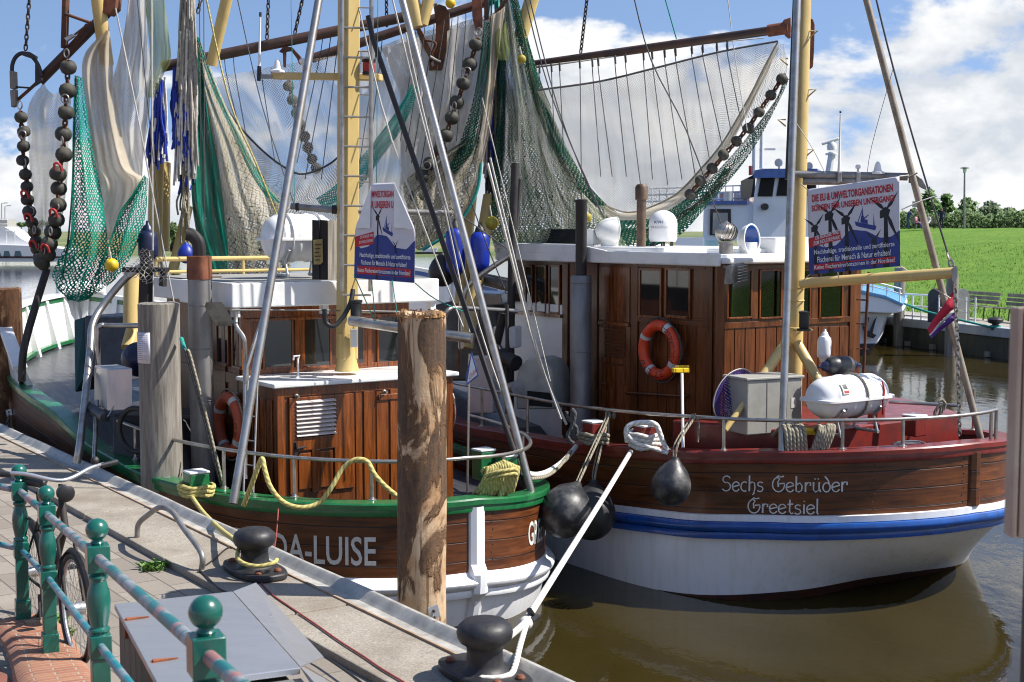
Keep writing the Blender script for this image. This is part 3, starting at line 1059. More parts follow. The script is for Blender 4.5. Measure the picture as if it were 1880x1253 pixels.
# cables on the quay ---------------------------------------------
def ground_line(name, pts, r, mat, lab, cat='cable', z=QZ, grp=None):
    mb = MB()
    mb.tube(spline([PZ(x, y, z + r) if len(q) == 0 else P(x, y, q[0]) for x, y, *q in pts], 6), r, 8)
    return mk(name, mb, mat, None, lab, cat, grp)


ground_line('red_cable', [(511, 935, 12.55), (507, 985, 12.2), (500, 1018, 11.4), (483, 1042), (470, 1050), (478, 1068), (500, 1092), (540, 1120), (580, 1147), (624, 1178), (668, 1206), (700, 1228), (750, 1258), (800, 1290)], 0.0065, M['cable'], 'thin red cable trailing along the coping past the bollard')
ground_line('black_cable', [(362, 1050), (372, 1052), (398, 1078), (420, 1090), (470, 1115), (560, 1185), (596, 1206), (640, 1236), (690, 1275)], 0.0085, M['black'], 'thick black cable lying on the coping beside the steel lid')
ground_line('black_cable', [(372, 1042), (395, 1026), (410, 1012), (422, 1004)], 0.007, M['black'], 'short black cable looped from the hoop foot to the channel')
# ------------------------------------------------------------------ boats
def project(p):
    d = V(p) - CAM
    y = d.y * cos(TH) - d.z * sin(TH)
    u = d.y * sin(TH) + d.z * cos(TH)
    return 940 + F * d.x / y, 626.5 - F * u / y


def lerps(tab, s):
    for (a, x), (b, y) in zip(tab[:-1], tab[1:]):
        if s <= b:
            k = max(0.0, (s - a) / (b - a))
            k = k * k * (3 - 2 * k) * 0.5 + k * 0.5
            return x + (y - x) * k
    return tab[-1][1]


class Boat:
    def __init__(s, px, py, Y, L, hb, Ls, bowL, bp, sheer, strake, i_side, i_stern):
        o = P(px, py, Y)
        s.O = V((o.x, o.y, 0))
        s.L, s.hb, s.sheer, s.strake, s.i_side, s.i_stern = L, hb, sheer, strake, i_side, i_stern
        port = [(Ls * (1 - cos(pi / 2 * i / 26)), hb * sin(pi / 2 * i / 26)) for i in range(27)]
        x = Ls + 0.45
        while x < L - bowL - 0.1:
            port.append((x, hb))
            x += 0.45
        for i in range(0, 15):
            t = sin(pi / 2 * i / 14) if i < 14 else 1.0
            port.append((L - bowL + bowL * t, hb * max(0, (1 - t ** bp))))
        s.port = port
        s.path = [(a, -b) for a, b in port[::-1]] + port[1:]        # starboard bow -> stern -> port bow
        s.mid = len(port) - 1
        s.nr = []
        for i in range(len(s.path)):
            a, b = s.path[max(i - 1, 0)], s.path[min(i + 1, len(s.path) - 1)]
            t = V((b[0] - a[0], b[1] - a[1], 0)).normalized()
            s.nr.append(V((-t.y, t.x, 0)) * 1.0)
        # outward in (s, p): stern normal must point to -s
        if s.nr[s.mid].x > 0:
            s.nr = [-n for n in s.nr]
        s.al = [0.0] * len(s.path)
        for i in range(s.mid + 1, len(s.path)):
            s.al[i] = s.al[i - 1] + math.dist(s.path[i], s.path[i - 1])
        for i in range(s.mid - 1, -1, -1):
            s.al[i] = s.al[i + 1] - math.dist(s.path[i], s.path[i + 1])

    def w(s, a, p, z):
        return s.O + Q * a - N * p + Z3 * z

    def wd(s, n):
        return Q * n.x - N * n.y

    def zg(s, a):
        return lerps(s.sheer, a)

    def inset(s, a, dz):
        if dz <= s.strake:
            return 0.0
        v = (dz - s.strake) / 1.3
        return s.i_side * v * v + s.i_stern * min(v, 1.6) ** 1.35 * math.exp(-(a / 1.05) ** 2)

    def pt(s, i, dz, out=0.0):
        """hull point at path index i, dz below the sheer line"""
        a, p = s.path[i]
        n = s.nr[i]
        k = out - s.inset(a, dz)
        return s.w(a + n.x * k, p + n.y * k, s.zg(a) - dz - ((0.14 if s.i_stern > 1 else 0.22) * min(1, -p / s.hb) if p < 0 else 0))

    def at(s, arc, dz, out=0.0):
        for i in range(len(s.al) - 1):
            if s.al[i] <= arc <= s.al[i + 1]:
                k = (arc - s.al[i]) / (s.al[i + 1] - s.al[i])
                return s.pt(i, dz, out).lerp(s.pt(i + 1, dz, out), k)
        return s.pt(len(s.al) - 1, dz, out)

    def nrm(s, arc):
        for i in range(len(s.al) - 1):
            if s.al[i] <= arc <= s.al[i + 1]:
                return s.wd(s.nr[i])
        return s.wd(s.nr[-1])

    def find(s, px, dz, lo=-2.2, hi=9.0):
        """port-side arc length seen at column px"""
        best = None
        for i in range(561):
            a = lo + (hi - lo) * i / 560
            d = abs(project(s.at(a, dz))[0] - px)
            if best is None or d < best[0]:
                best = (d, a)
        return best[1]

    def box(s, mb, a0, a1, p0, p1, z0, z1):
        return mb.box(s.w(a0, p0, z0), Q * (a1 - a0), -N * (p1 - p0), Z3 * (z1 - z0))

    def onp(s, px, py, p):
        v = PP(px, py, s.w(0, p, 0), N) - s.O
        return V((v.dot(Q), -v.dot(N), v.z))

    def ons(s, px, py, a):
        v = PP(px, py, s.w(a, 0, 0), Q) - s.O
        return V((v.dot(Q), -v.dot(N), v.z))

    def skin(s, d0, d1, rows, i0=None, i1=None):
        i0 = 0 if i0 is None else i0
        i1 = len(s.path) if i1 is None else i1
        g, uv = [], []
        mb = MB()
        m = i1 - i0
        for r in range(rows + 1):
            dz = d0 + (d1 - d0) * r / rows
            for i in range(i0, i1):
                g.append(s.pt(i, dz))
                uv.append((s.al[i], dz))
        fs = [(r * m + k, r * m + k + 1, (r + 1) * m + k + 1, (r + 1) * m + k) for r in range(rows) for k in range(m - 1)]
        mb.add(g, fs, uv)
        return mb

    def line(s, dz, out, i0=0, i1=None):
        i1 = len(s.path) if i1 is None else i1
        return [s.pt(i, dz, out) for i in range(i0, i1)], [s.wd(s.nr[i]) for i in range(i0, i1)]


BR = math.atan2(Q.y, Q.x)
A = Boat(875, 930, 13.0, 12.6, 2.2, 3.5, 5.2, 2.4, [(0, 1.29), (1.5, 1.27), (3, 1.29), (4.8, 1.37), (6.6, 1.66), (9, 1.86), (12.6, 2.05)], 0.80, 0.10, 0.45)
B = Boat(1790, 824, 14.0, 13.2, 2.42, 3.1, 5.2, 2.4, [(0, 1.68), (1.0, 1.615), (2.0, 1.53), (4.2, 1.39), (6, 1.34), (9, 1.7), (13.2, 2.5)], 0.74, 0.04, 1.7)
A.root = thing('fishing_boat', 'shrimp cutter with green gunwale, white roofed wooden cabin and grey exhaust stack along the quay', 'boat', A.O, BR, 'wooden shrimp cutters moored side by side')
B.root = thing('fishing_boat', 'shrimp cutter with oxide red gunwale, blue rubbing band and dark wooden deckhouse', 'boat', B.O, BR, 'wooden shrimp cutters moored side by side')


def text_mesh(s, ext=0.0, off=0.0):
    cu = bpy.data.curves.new('txt', 'FONT')
    cu.body = s
    cu.resolution_u = 3
    cu.offset = off
    o = bpy.data.objects.new('txt', cu)
    col.objects.link(o)
    dg = bpy.context.evaluated_depsgraph_get()
    me = o.evaluated_get(dg).to_mesh()
    vs = [v.co.copy() for v in me.vertices]
    fs = [tuple(p.vertices) for p in me.polygons]
    o.evaluated_get(dg).to_mesh_clear()
    bpy.data.objects.remove(o)
    bpy.data.curves.remove(cu)
    x0, x1 = min(v.x for v in vs), max(v.x for v in vs)
    y0, y1 = min(v.y for v in vs), max(v.y for v in vs)
    return [((v.x - x0) / (x1 - x0), (v.y - y0) / (y1 - y0)) for v in vs], fs


def put_text(name, s, fn, mat, parent, off=0.0, **kw):
    vs, fs = text_mesh(s, off=off)
    mb = MB()
    mb.add([fn(x, y) for x, y in vs], fs)
    return mk(name, mb, mat, parent, smooth=0, **kw)


# single-stroke uncial lettering for the second boat's stern
def arc(cx, cy, rx, ry, a0, a1, k=12):
    return [(cx + rx * cos(R(a0 + (a1 - a0) * i / k)), cy + ry * sin(R(a0 + (a1 - a0) * i / k))) for i in range(k + 1)]


GL = {
    'S': (0.62, [arc(0.30, 0.76, 0.22, 0.22, 20, 250, 12) + arc(0.28, 0.30, 0.26, 0.28, 75, -150, 14)]),
    'e': (0.50, [arc(0.26, 0.30, 0.22, 0.30, 160, 20, 8) + [(0.08, 0.28)] , arc(0.26, 0.30, 0.22, 0.30, 160, 330, 10)]),
    'c': (0.46, [arc(0.27, 0.30, 0.21, 0.30, 55, 300, 12)]),
    'h': (0.52, [[(0.10, 1.0), (0.10, 0.0)], [(0.10, 0.45), (0.25, 0.60), (0.40, 0.52), (0.43, 0.2), (0.36, -0.16), (0.28, -0.22)]]),
    's': (0.44, [arc(0.22, 0.45, 0.15, 0.14, 30, 230, 8) + arc(0.20, 0.15, 0.17, 0.17, 80, -150, 9)]),
    'G': (0.80, [arc(0.40, 0.45, 0.34, 0.46, 100, 370, 18) + [(0.45, 0.50)], [(0.28, 0.95), (0.46, 0.78), (0.36, 0.62), (0.40, 0.30)], [(0.34, 1.0), (0.52, 0.93), (0.70, 0.98)]]),
    'b': (0.52, [[(0.10, 1.0), (0.10, 0.05), (0.24, 0.0), (0.40, 0.10), (0.43, 0.38), (0.30, 0.58), (0.12, 0.46)]]),
    'r': (0.44, [[(0.10, 0.62), (0.10, 0.0)], [(0.10, 0.42), (0.22, 0.60), (0.38, 0.58), (0.36, 0.40)]]),
    'ü': (0.56, [[(0.10, 0.62), (0.10, 0.14), (0.22, 0.0), (0.40, 0.12), (0.42, 0.62)], [(0.42, 0.2), (0.50, 0.0)], [(0.16, 0.80), (0.19, 0.85)], [(0.34, 0.80), (0.37, 0.85)]]),
    'd': (0.52, [arc(0.26, 0.29, 0.20, 0.29, 40, 400, 14) + [(0.36, 0.70), (0.16, 0.98)]]),
    't': (0.40, [[(0.18, 0.92), (0.16, 0.16), (0.26, 0.0), (0.36, 0.06)], [(0.04, 0.60), (0.36, 0.64)]]),
    'i': (0.22, [[(0.11, 0.62), (0.11, 0.0)], [(0.11, 0.80), (0.13, 0.85)]]),
    'l': (0.24, [[(0.11, 1.0), (0.11, 0.06), (0.18, 0.0)]]),
    ' ': (0.42, []),
}


def stroke_text(name, s, fn, width, mat, parent):
    """fn(x 0..1, y 0..1) -> point; strokes drawn as ribbons"""
    W = sum(GL[c][0] for c in s)
    mb = MB()
    x = 0
    for c in s:
        w, st = GL[c]
        for pl in st:
            n = len(pl)
            vs = []
            for i, (a, b) in enumerate(pl):
                p0, p1 = pl[max(i - 1, 0)], pl[min(i + 1, n - 1)]
                dx, dy = p1[0] - p0[0], p1[1] - p0[1]
                d = math.hypot(dx, dy) or 1
                k = width * (0.75 if 0 < i < n - 1 else 0.95)
                ox, oy = -dy / d * k, dx / d * k
                vs.append(fn((x + a + ox) / W, b + oy))
                vs.append(fn((x + a - ox) / W, b - oy))
            mb.add(vs, [(2 * i, 2 * i + 1, 2 * i + 3, 2 * i + 2) for i in range(n - 1)])
        x += w
    return mk(name, mb, mat, parent, smooth=0)


def hull(b, wood_m, cap_m, wood_d, low_m, bands, boot_z, capw):
    """bulwark planks, cap rail, lower hull with rubbing bands, deck"""
    bw = mk('bulwark', b.skin(0.03, wood_d, 6), wood_m, b.root, smooth=60)
    mk('hull', b.skin(wood_d, b.zg(0) - boot_z, 14), low_m, b.root, smooth=60)
    mk('waterline_paint', b.skin(b.zg(0) - boot_z, b.zg(0) + 0.45, 5), M['boot'], b.root, smooth=60)
    ln, nr = b.line(0, 0)
    mb = MB()
    sweep(mb, ln, [(0.05, -0.015), (0.05, 0.03), (0.035, 0.045), (-capw, 0.045), (-capw, -0.01), (-capw + 0.03, -0.02)], nr)
    sweep(mb, b.line(0.055, 0)[0], [(0.0, -0.04), (0.028, -0.03), (0.034, 0.0), (0.028, 0.038), (0.0, 0.038)], nr)
    mk('gunwale', mb, cap_m, b.root, smooth=40)
    for nm, d, prof, m in bands:
        mb = MB()
        ln2, _ = b.line(d, 0)
        sweep(mb, ln2, prof, nr)
        mk(nm, mb, m, b.root, smooth=40)
    return bw


half = [(0.0, -0.07), (0.05, -0.06), (0.085, -0.03), (0.095, 0.0), (0.085, 0.03), (0.05, 0.06), (0.0, 0.07)]
bwA = hull(A, M['hullwood2'], M['green'], 0.74, M['white_hull'],
           [('rubbing_strake', 0.78, [(0.0, -0.06), (0.07, -0.05), (0.10, -0.02), (0.105, 0.01), (0.08, 0.04), (0.03, 0.06), (0.0, 0.10)], M['white_hull']),
            ('rubbing_strake', 0.88, [(0.0, -0.05), (0.05, -0.04), (0.065, 0.0), (0.055, 0.03), (0.0, 0.05)], M['white_hull'])], 0.06, 0.16)
bwB = hull(B, M['hullwood'], M['red'], 0.635, M['white_hull'],
           [('white_band', 0.66, [(0.0, -0.04), (0.03, -0.035), (0.03, 0.03), (0.0, 0.035)], M['white_hull']),
            ('rubbing_strake', 0.75, [(0.0, -0.06), (0.055, -0.05), (0.075, -0.02), (0.08, 0.01), (0.06, 0.045), (0.0, 0.055)], M['blue']),
            ('rubbing_strake', 0.835, [(0.0, -0.055), (0.05, -0.045), (0.06, 0.0), (0.05, 0.025), (0.0, 0.03)], M['blue'])], 0.165, 0.17)


def stern_post(b, w, d0, d1, m, nm='stern_post', proud=0.05):
    mb = MB()
    rows = []
    for i in range(15):
        dz = d0 + (d1 - d0) * i / 14
        c = b.at(0, dz)
        k = 0.02 if dz < 0.68 or dz > 0.97 else 0.085
        rows.append([c - N * 0 + (-Q) * -0.03 + N * w, c - Q * k + N * w * 0.8, c - Q * (k + proud * 0.6) + N * w * 0.3, c - Q * (k + proud * 0.6) - N * w * 0.3, c - Q * k - N * w * 0.8, c + Q * 0.03 - N * w])
    mb.grid(rows)
    mk(nm, mb, m, b.root, smooth=25)


stern_post(A, 0.10, 0.04, 1.35, M['white_hull'])
stern_post(B, 0.09, 0.06, 0.62, M['hullwood2'])


# decks
def decks(b, dz, m, inset, s1=None):
    mb = MB()
    n = len(b.port)
    vs, fs = [], []
    for i in range(n):
        a, p = b.port[i]
        z = b.zg(a) - (dz if a > 6.2 else dz + 0.38 * min(1, (6.2 - a) / 0.6))
        k = max(0, p - inset)
        for q in (k, k * 0.5, 0, -k * 0.5, -k):
            vs.append(b.w(a if i else inset, q, z + 0.05 * (1 - (q / b.hb) ** 2)))
    for i in range(n - 1):
        for k in range(4):
            fs.append((i * 5 + k, i * 5 + k + 1, (i + 1) * 5 + k + 1, (i + 1) * 5 + k))
    mb.add(vs, fs)
    mk('deck', mb, m, b.root, smooth=0)


decks(A, 0.08, M['deck'], 0.10)
decks(B, 0.16, M['deck'], 0.10)


# bow bulwarks: white inside with green/white cap
def bow_bulwark(b, s0, h, inm, capm):
    n = len(b.path)
    idx = [i for i in range(n) if b.path[i][0] >= s0]
    for grp in ([i for i in idx if i < b.mid], [i for i in idx if i > b.mid]):
        out, inn, top, nrs = [], [], [], []
        for i in grp:
            a, p = b.path[i]
            k = min(1, (a - s0) / 1.6)
            k = k * k * (3 - 2 * k)
            hh = h * k + 0.05
            e = b.wd(b.nr[i])
            base = b.pt(i, 0)
            out.append([base + e * 0.0, base + e * (0.10 * k) + Z3 * hh])
            inn.append([base - e * 0.09 - Z3 * 0.08, base + e * (0.10 * k - 0.06) + Z3 * hh])
            top.append(base + e * (0.10 * k) + Z3 * hh)
            nrs.append(e)
        mb = MB()
        mb.grid(out)
        mb.grid(inn)
        for j, i in enumerate(grp):
            if j % 2 == 0:
                a0, a1 = inn[j]
                e = nrs[j]
                tg = Z3.cross(e) * 0.05
                mb.add([a0 - tg, a0 + tg, a1 + tg, a1 - tg, a0 - tg - e * 0.12, a0 + tg - e * 0.12, a1 + tg - e * 0.03, a1 - tg - e * 0.03],
                       [(4, 5, 6, 7), (0, 4, 7, 3), (1, 2, 6, 5)])
        mk('bow_bulwark', mb, inm, b.root, smooth=50)
        mb = MB()
        sweep(mb, top, [(0.05, -0.03), (0.05, 0.03), (-0.12, 0.03), (-0.12, -0.03)], nrs)
        mk('bow_cap', mb, capm, b.root, smooth=0)
        mb = MB()
        sweep(mb, [p - Z3 * 0.06 for p in top], [(-0.05, -0.05), (-0.05, 0.03), (-0.085, 0.03), (-0.085, -0.05)], nrs)
        mk('bow_stripe', mb, M['green'] if b is A else M['blue'], b.root, smooth=0)


bow_bulwark(A, 7.4, 0.74, M['white'], M['white'])
bow_bulwark(B, 8.0, 0.8, M['white'], M['white'])
mb = MB()
c = A.w(12.35, 0, A.zg(12.3) + 0.87)
mb.cbox(c, Q * 0.25, N * 0.8, Z3 * 0.16)
mb.cbox(c + Q * 0.05 + Z3 * 0.08, Q * 0.2, N * 0.5, Z3 * 0.12)
mk('bow_fairlead', mb, M['white'], A.root, bevel=0.04)

# lettering on the sterns
d = 0.66
a0, a1 = A.find(431, 0.35), A.find(691, 0.35)


def fnA(x, y):
    a = a0 + (a1 - a0) * x
    return A.at(a, 0.56 - 0.28 * y, 0.006)


put_text('name_lettering', 'FRIEDA-LUISE', fnA, M['letter'], bwA, off=0.012)


def fnA2(x, y):
    a = -0.80 - 1.0 * x
    return A.at(a, 0.50 - 0.25 * y, 0.006)


put_text('name_lettering', 'GREETSIEL', fnA2, M['letter'], bwA, off=0.012)


def sternB(px0, px1, y0, y1, s, nm):
    dz0 = 0.0
    aa0, aa1 = B.find(px0, 0.3), B.find(px1, 0.3)

    def dz_for(a, py):
        lo, hi = 0.0, 0.7
        for _ in range(20):
            m = (lo + hi) / 2
            if project(B.at(a, m))[1] < py:
                lo = m
            else:
                hi = m
        return lo
    am = (aa0 + aa1) / 2
    t, bt = dz_for(am, y0), dz_for(am, y1)

    def fn(x, y):
        return B.at(aa0 + (aa1 - aa0) * x, bt + (t - bt) * y, 0.006)
    stroke_text(nm, s, fn, 0.05, M['letter'], bwB)


sternB(1325, 1557, 874, 903, 'Sechs Gebrüder', 'name_lettering')
sternB(1373, 1504, 915, 943, 'Greetsiel', 'name_lettering')
# bolt heads along the plank ends
for b, bw, arcs in ((B, bwB, (0.16, 1.2, 2.25, 3.3)), (A, bwA, (-0.2,))):
    for a in arcs:
        for k in range(7):
            mb = MB()
            c = b.at(a + 0.02 * (k % 2), 0.12 + k * 0.075, 0.001)
            mb.sphere(c, 0.008, 8)
            mk('bolt', mb, M['soot'], bw)


# ------------------------------------------------------------------ deckhouse helpers
def wall_window(b, face, c, x0, y0, x1, y1, parent, frame=0.035, fm=None, curtain=None, proud=0.03):
    """window on a wall: face 'p' (port wall at p=c) or 's' (aft wall at s=c); pixel rectangle of the pane"""
    f = b.onp if face == 'p' else b.ons
    ym, xm = (y0 + y1) / 2, (x0 + x1) / 2
    l, r, t, bt = f(x0, ym, c), f(x1, ym, c), f(xm, y0, c), f(xm, y1, c)
    z0, z1 = bt.z, t.z
    k = 0 if face == 'p' else 1
    u0, u1 = sorted((l[k], r[k]))

    def bx(mb, a0, a1, h0, h1, d0, d1):
        if face == 'p':
            b.box(mb, a0, a1, c + d0, c + d1, h0, h1)
        else:
            b.box(mb, c - d1, c - d0, a0, a1, h0, h1)
    mb = MB()
    bx(mb, u0 - frame, u0, z0 - frame, z1 + frame, 0.001, proud)
    bx(mb, u1, u1 + frame, z0 - frame, z1 + frame, 0.001, proud)
    bx(mb, u0, u1, z1, z1 + frame, 0.001, proud)
    bx(mb, u0, u1, z0 - frame, z0, 0.001, proud + 0.012)
    w = mk('window', mb, fm or M['mahog'], parent, smooth=0, bevel=0.003)
    mb = MB()
    bx(mb, u0, u1, z0, z1, 0.012, 0.016)
    mk('pane', mb, M['glassc'] if curtain else M['glass'], w, smooth=0)
    if curtain:
        mb = MB()
        rows = []
        for j in range(2):
            rr = []
            for i in range(25):
                u = u0 + (u1 - u0) * i / 24
                dd = 0.006 + 0.003 * sin(i * 1.9)
                z = z0 + (z1 - z0) * j
                rr.append(b.w(u, c + dd, z) if face == 'p' else b.w(c - dd, u, z))
            rows.append(rr)
        mb.grid(rows)
        mk('curtain', mb, curtain, w, smooth=60)
    return w


t = NT('curtained_glass')
fr = t.node('ShaderNodeFresnel', {'IOR': 1.45})
gl = t.node('ShaderNodeBsdfGlossy', {'Color': (1, 1, 1), 'Roughness': 0.03})
tp = t.node('ShaderNodeBsdfTransparent', {'Color': (0.75, 0.78, 0.76)})
mx = t.node('ShaderNodeMixShader', {0: fr.outputs[0], 1: tp.outputs[0], 2: gl.outputs[0]})
t.l.new(mx.outputs[0], t.out.inputs[0])
M['glassc'] = t.m

# ---------------------------------------------------------------- boat A: casing and wheelhouse
r = A.root
CS, WS = 2.18, 3.12
mb = MB()
A.box(mb, CS, WS + 0.3, -1.08, 1.08, 0.7, 2.26)
cas = mk('engine_casing', mb, M['mahog_dark'], r, smooth=0)


def pA(x, y):
    return A.ons(x, y, CS)


mb = MB()
# corner posts, head and foot rail, vertical boards with deep grooves on the aft face
for p0, p1 in ((1.0, 1.085), (-1.085, -1.0)):
    A.box(mb, CS - 0.02, CS + 0.06, p0, p1, 0.7, 2.26)
A.box(mb, CS - 0.018, CS, -1.0, 1.0, 2.16, 2.26)
bounds = [-0.99, -0.80, -0.62, -0.45, -0.26, -0.09, 0.07, 0.17]
for i, (p0, p1) in enumerate(zip(bounds[:-1], bounds[1:])):
    A.box(mb, CS - (0.016 if i % 2 else 0.010), CS, p0 + 0.012, p1 - 0.012, 0.8, 2.16)
A.box(mb, CS - 0.03, CS, -0.60, -0.12, 2.05, 2.11)
mk('aft_boards', mb, M['mahog'], cas, smooth=0, bevel=0.006)
# louvred door
l0, l1 = pA(543, 765).y, pA(612, 765).y
lz0, lz1 = pA(578, 801).z, pA(578, 733).z
mb = MB()
dp0, dp1 = 0.18, 0.95
d_ = 0.03
A.box(mb, CS - d_, CS, l0, dp1, 1.12, 2.15)
A.box(mb, CS - d_, CS, dp0, l1, 1.12, 2.15)
A.box(mb, CS - d_, CS, l1, l0, lz1, 2.15)
A.box(mb, CS - d_, CS, l1, l0, lz0 - 0.14, lz0)
for p0, p1 in ((l1 + 0.02, l1 + 0.17), (l0 - 0.17, l0 - 0.02)):
    A.box(mb, CS - 0.02, CS, p0, p1, 1.16, lz0 - 0.17)
A.box(mb, CS - d_, CS, (l0 + l1) / 2 - 0.05, (l0 + l1) / 2 + 0.05, 1.12, lz0 - 0.14)
door = mk('door', mb, M['mahog'], cas, smooth=0, bevel=0.006)
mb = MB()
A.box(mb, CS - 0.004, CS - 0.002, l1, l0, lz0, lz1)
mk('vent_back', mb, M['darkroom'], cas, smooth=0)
mb = MB()
nl = 9
for i in range(nl):
    z = lz0 + (lz1 - lz0) * (i + 0.35) / nl
    mb.box(A.w(CS - 0.055, l1 - 0.01, z), -N * (l0 - l1 + 0.02), Q * 0.05 + Z3 * 0.03, Z3 * 0.006)
mk('louvre', mb, paint('louvre_slat', (0.62, 0.55, 0.52), (0.5, 0.42, 0.38), 0.4), cas, smooth=0)
mb = MB()
hp = pA(541, 823)
mb.tube([A.w(CS - 0.04, hp.y, hp.z + 0.06), A.w(CS - 0.05, hp.y, hp.z), A.w(CS - 0.05, hp.y - 0.10, hp.z + 0.01)], 0.012, 8)
mb.cbox(A.w(CS - 0.035, hp.y, hp.z), Q * 0.01, N * 0.04, Z3 * 0.14)
mk('door_handle', mb, M['black'], cas)
mb = MB()
for px, py in ((541, 727), (702, 719)):
    q = pA(px, py)
    mb.lathe([(0.025, 0), (0.025, 0.02), (0.012, 0.03), (0.012, 0.07)], A.w(CS - 0.03, q.y, q.z), -Q, 10)
mk('fitting', mb, M['dullsteel'], cas)
# port face of the casing: framed boards
mb = MB()
for i in range(6):
    s0 = CS + 0.10 + i * 0.165
    A.box(mb, s0, s0 + 0.135, 1.08, 1.097, 1.2, 2.12)
mk('side_boards', mb, M['mahog'], cas, smooth=0, bevel=0.005)
mb = MB()
A.box(mb, CS - 0.07, WS, -1.14, 1.14, 2.262, 2.31)
mk('casing_top', mb, M['white'], cas, smooth=0, bevel=0.012)
mb = MB()
g = A.w(2.62, 0.62, 2.31)
mb.tube([g, g + Z3 * 0.20, g + Z3 * 0.235 + N * 0.02 - N * 0.0, g + Z3 * 0.23 - N * 0.05, g + Z3 * 0.19 - N * 0.055], 0.011, 8)
mb.lathe([(0.03, 0), (0.02, 0.03)], g, Z3, 10)
mk('vent_pipe', mb, M['white'], cas)

mb = MB()
A.box(mb, WS, 5.35, -1.06, 1.06, 1.1, 3.12)
wh = mk('wheelhouse', mb, M['mahog_dark'], r, smooth=0)
# aft wall: framing and windows
mb = MB()
A.box(mb, WS - 0.02, WS, -1.06, 1.06, 2.94, 3.10)
A.box(mb, WS - 0.02, WS, -1.06, 1.06, 2.312, 2.37)
for p in (1.0, 0.36, -0.20, -0.50, -1.0):
    A.box(mb, WS - 0.02, WS, p - 0.06, p + 0.06, 2.37, 2.94)
A.box(mb, WS - 0.035, WS, -1.06, 1.06, 2.905, 2.935)
mk('window_framing', mb, M['mahog'], wh, smooth=0, bevel=0.004)
for x0, x1 in ((484, 534), (553, 604), (656, 673), (694, 770)):
    wall_window(A, 's', WS, x0, 582, x1, 673, wh, 0.022, proud=0.026)
for x0, y0, x1, y1, pc in ((402, 575, 421, 666, None), (431, 582, 446, 672, None)):
    wall_window(A, 'p', 1.06, x0, y0, x1, y1, wh, 0.03, proud=0.03, curtain=M['purple'] if False else None)
mb = MB()
for s0, s1 in ((3.16, 3.24), (3.55, 3.65), (4.0, 4.1), (4.5, 4.6), (5.2, 5.35)):
    A.box(mb, s0, s1, 1.06, 1.08, 1.2, 3.1)
for z0, z1 in ((2.95, 3.1), (2.2, 2.32), (1.3, 1.4)):
    A.box(mb, 3.2, 5.3, 1.06, 1.076, z0, z1)
mk('side_framing', mb, M['mahog_dark'], wh, smooth=0, bevel=0.004)
# roof
RZ0, RZ1 = 3.075, 3.345
mb = MB()
A.box(mb, 2.80, 4.35, -1.30, 1.30, RZ0, RZ1)
A.box(mb, 4.352, 5.6, -1.22, 1.22, RZ0 + 0.02, RZ1 - 0.01)
rf = mk('roof', mb, M['white'], r, smooth=0, bevel=0.015)
mb = MB()
A.box(mb, 2.87, 5.5, -1.18, 1.18, RZ1 + 0.001, RZ1 + 0.008)
mk('roof_coating', mb, M['greydeck'], rf, smooth=0)
# pipes along the roof edge
mb = MB()
for z, m_ in ((RZ1 + 0.21, 0), (RZ1 + 0.05, 1)):
    mb.tube([A.w(5.5, 1.15, z), A.w(5.5, -1.1, z)], 0.03 if m_ == 0 else 0.022, 10)
mb.tube([A.w(5.5, 1.15, RZ1), A.w(5.5, 1.15, RZ1 + 0.21)], 0.02, 8)
mb.tube([A.w(5.5, 0, RZ1), A.w(5.5, 0, RZ1 + 0.21)], 0.02, 8)
mk('roof_rail', mb, M['cream'], rf)
# floodlight under the port roof corner
mb = MB()
c = P(402, 577, 14.5)
u = (N * 0.11 + Z3 * -0.17 + Q * 0.03)
mb.cbox(c, N * -0.16 + Q * 0.06, u * 1.3, V((0.03, -0.03, 0.05)))
o = mk('floodlight', mb, M['dullsteel'], r, smooth=0, bevel=0.008)
# white downpipe and bracket on the aft corner
mb = MB()
pts = [P(433, 566, 14.5), P(433, 582, 14.5), P(434, 600, 14.45), P(447, 620, 14.4), P(450, 640, 14.4), P(450, 690, 14.4), P(450, 880, 14.1)]
mb.tube(spline(pts, 5), 0.024, 10)
mb.tube([P(482, 582, 14.6), P(453, 675, 14.3), P(453, 705, 14.3)], 0.022, 8)
mb.tube([P(425, 570, 14.35), P(590, 570, 14.9), P(800, 574, 15.8)], 0.009, 6)
mk('downpipe', mb, M['steel'], r)
for px in (434, 597, 794):
    mb = MB()
    q = A.ons(px, 567, 2.86)
    A.box(mb, 2.84, 2.94, q.y - 0.035, q.y + 0.035, RZ0 - 0.10, RZ0 + 0.01)
    mk('scupper', mb, M['white'], rf, smooth=0)
# exhaust stack
ex = A.w(3.2, 1.5, 0)
Ye = ex.y
zt = lambda y, Y: P(940, y, Y).z
mb = MB()
mb.lathe([(0.128, 1.15), (0.128, zt(512, Ye))], V((ex.x, ex.y, 0)), Z3, 28)
for y in (560, 640, 735):
    mb.torus(V((ex.x, ex.y, zt(y, Ye))), 0.128, 0.006)
st = mk('exhaust_stack', mb, M['pipe'], r, smooth=50)
mb = MB()
mb.lathe([(0.10, zt(514, Ye)), (0.136, zt(513, Ye)), (0.136, zt(495, Ye)), (0.133, zt(493, Ye)), (0.133, zt(471, Ye)), (0.10, zt(470, Ye))], V((ex.x, ex.y, 0)), Z3, 28)
mb.cbox(V((ex.x + 0.16, ex.y, zt(509, Ye))), V((0.16, 0, 0)), V((0, 0.05, 0)), Z3 * 0.012)
mk('rust_collar', mb, M['copper'], st, smooth=40)
mb = MB()
b0 = V((ex.x, ex.y, zt(472, Ye)))
el = spline([b0, b0 + Z3 * 0.09, b0 + V((-0.015, 0, 0.17)), b0 + V((-0.075, -0.01, 0.235)), b0 + V((-0.13, -0.02, 0.25))], 6)
mb.tube(el, 0.072, 18, caps=False)
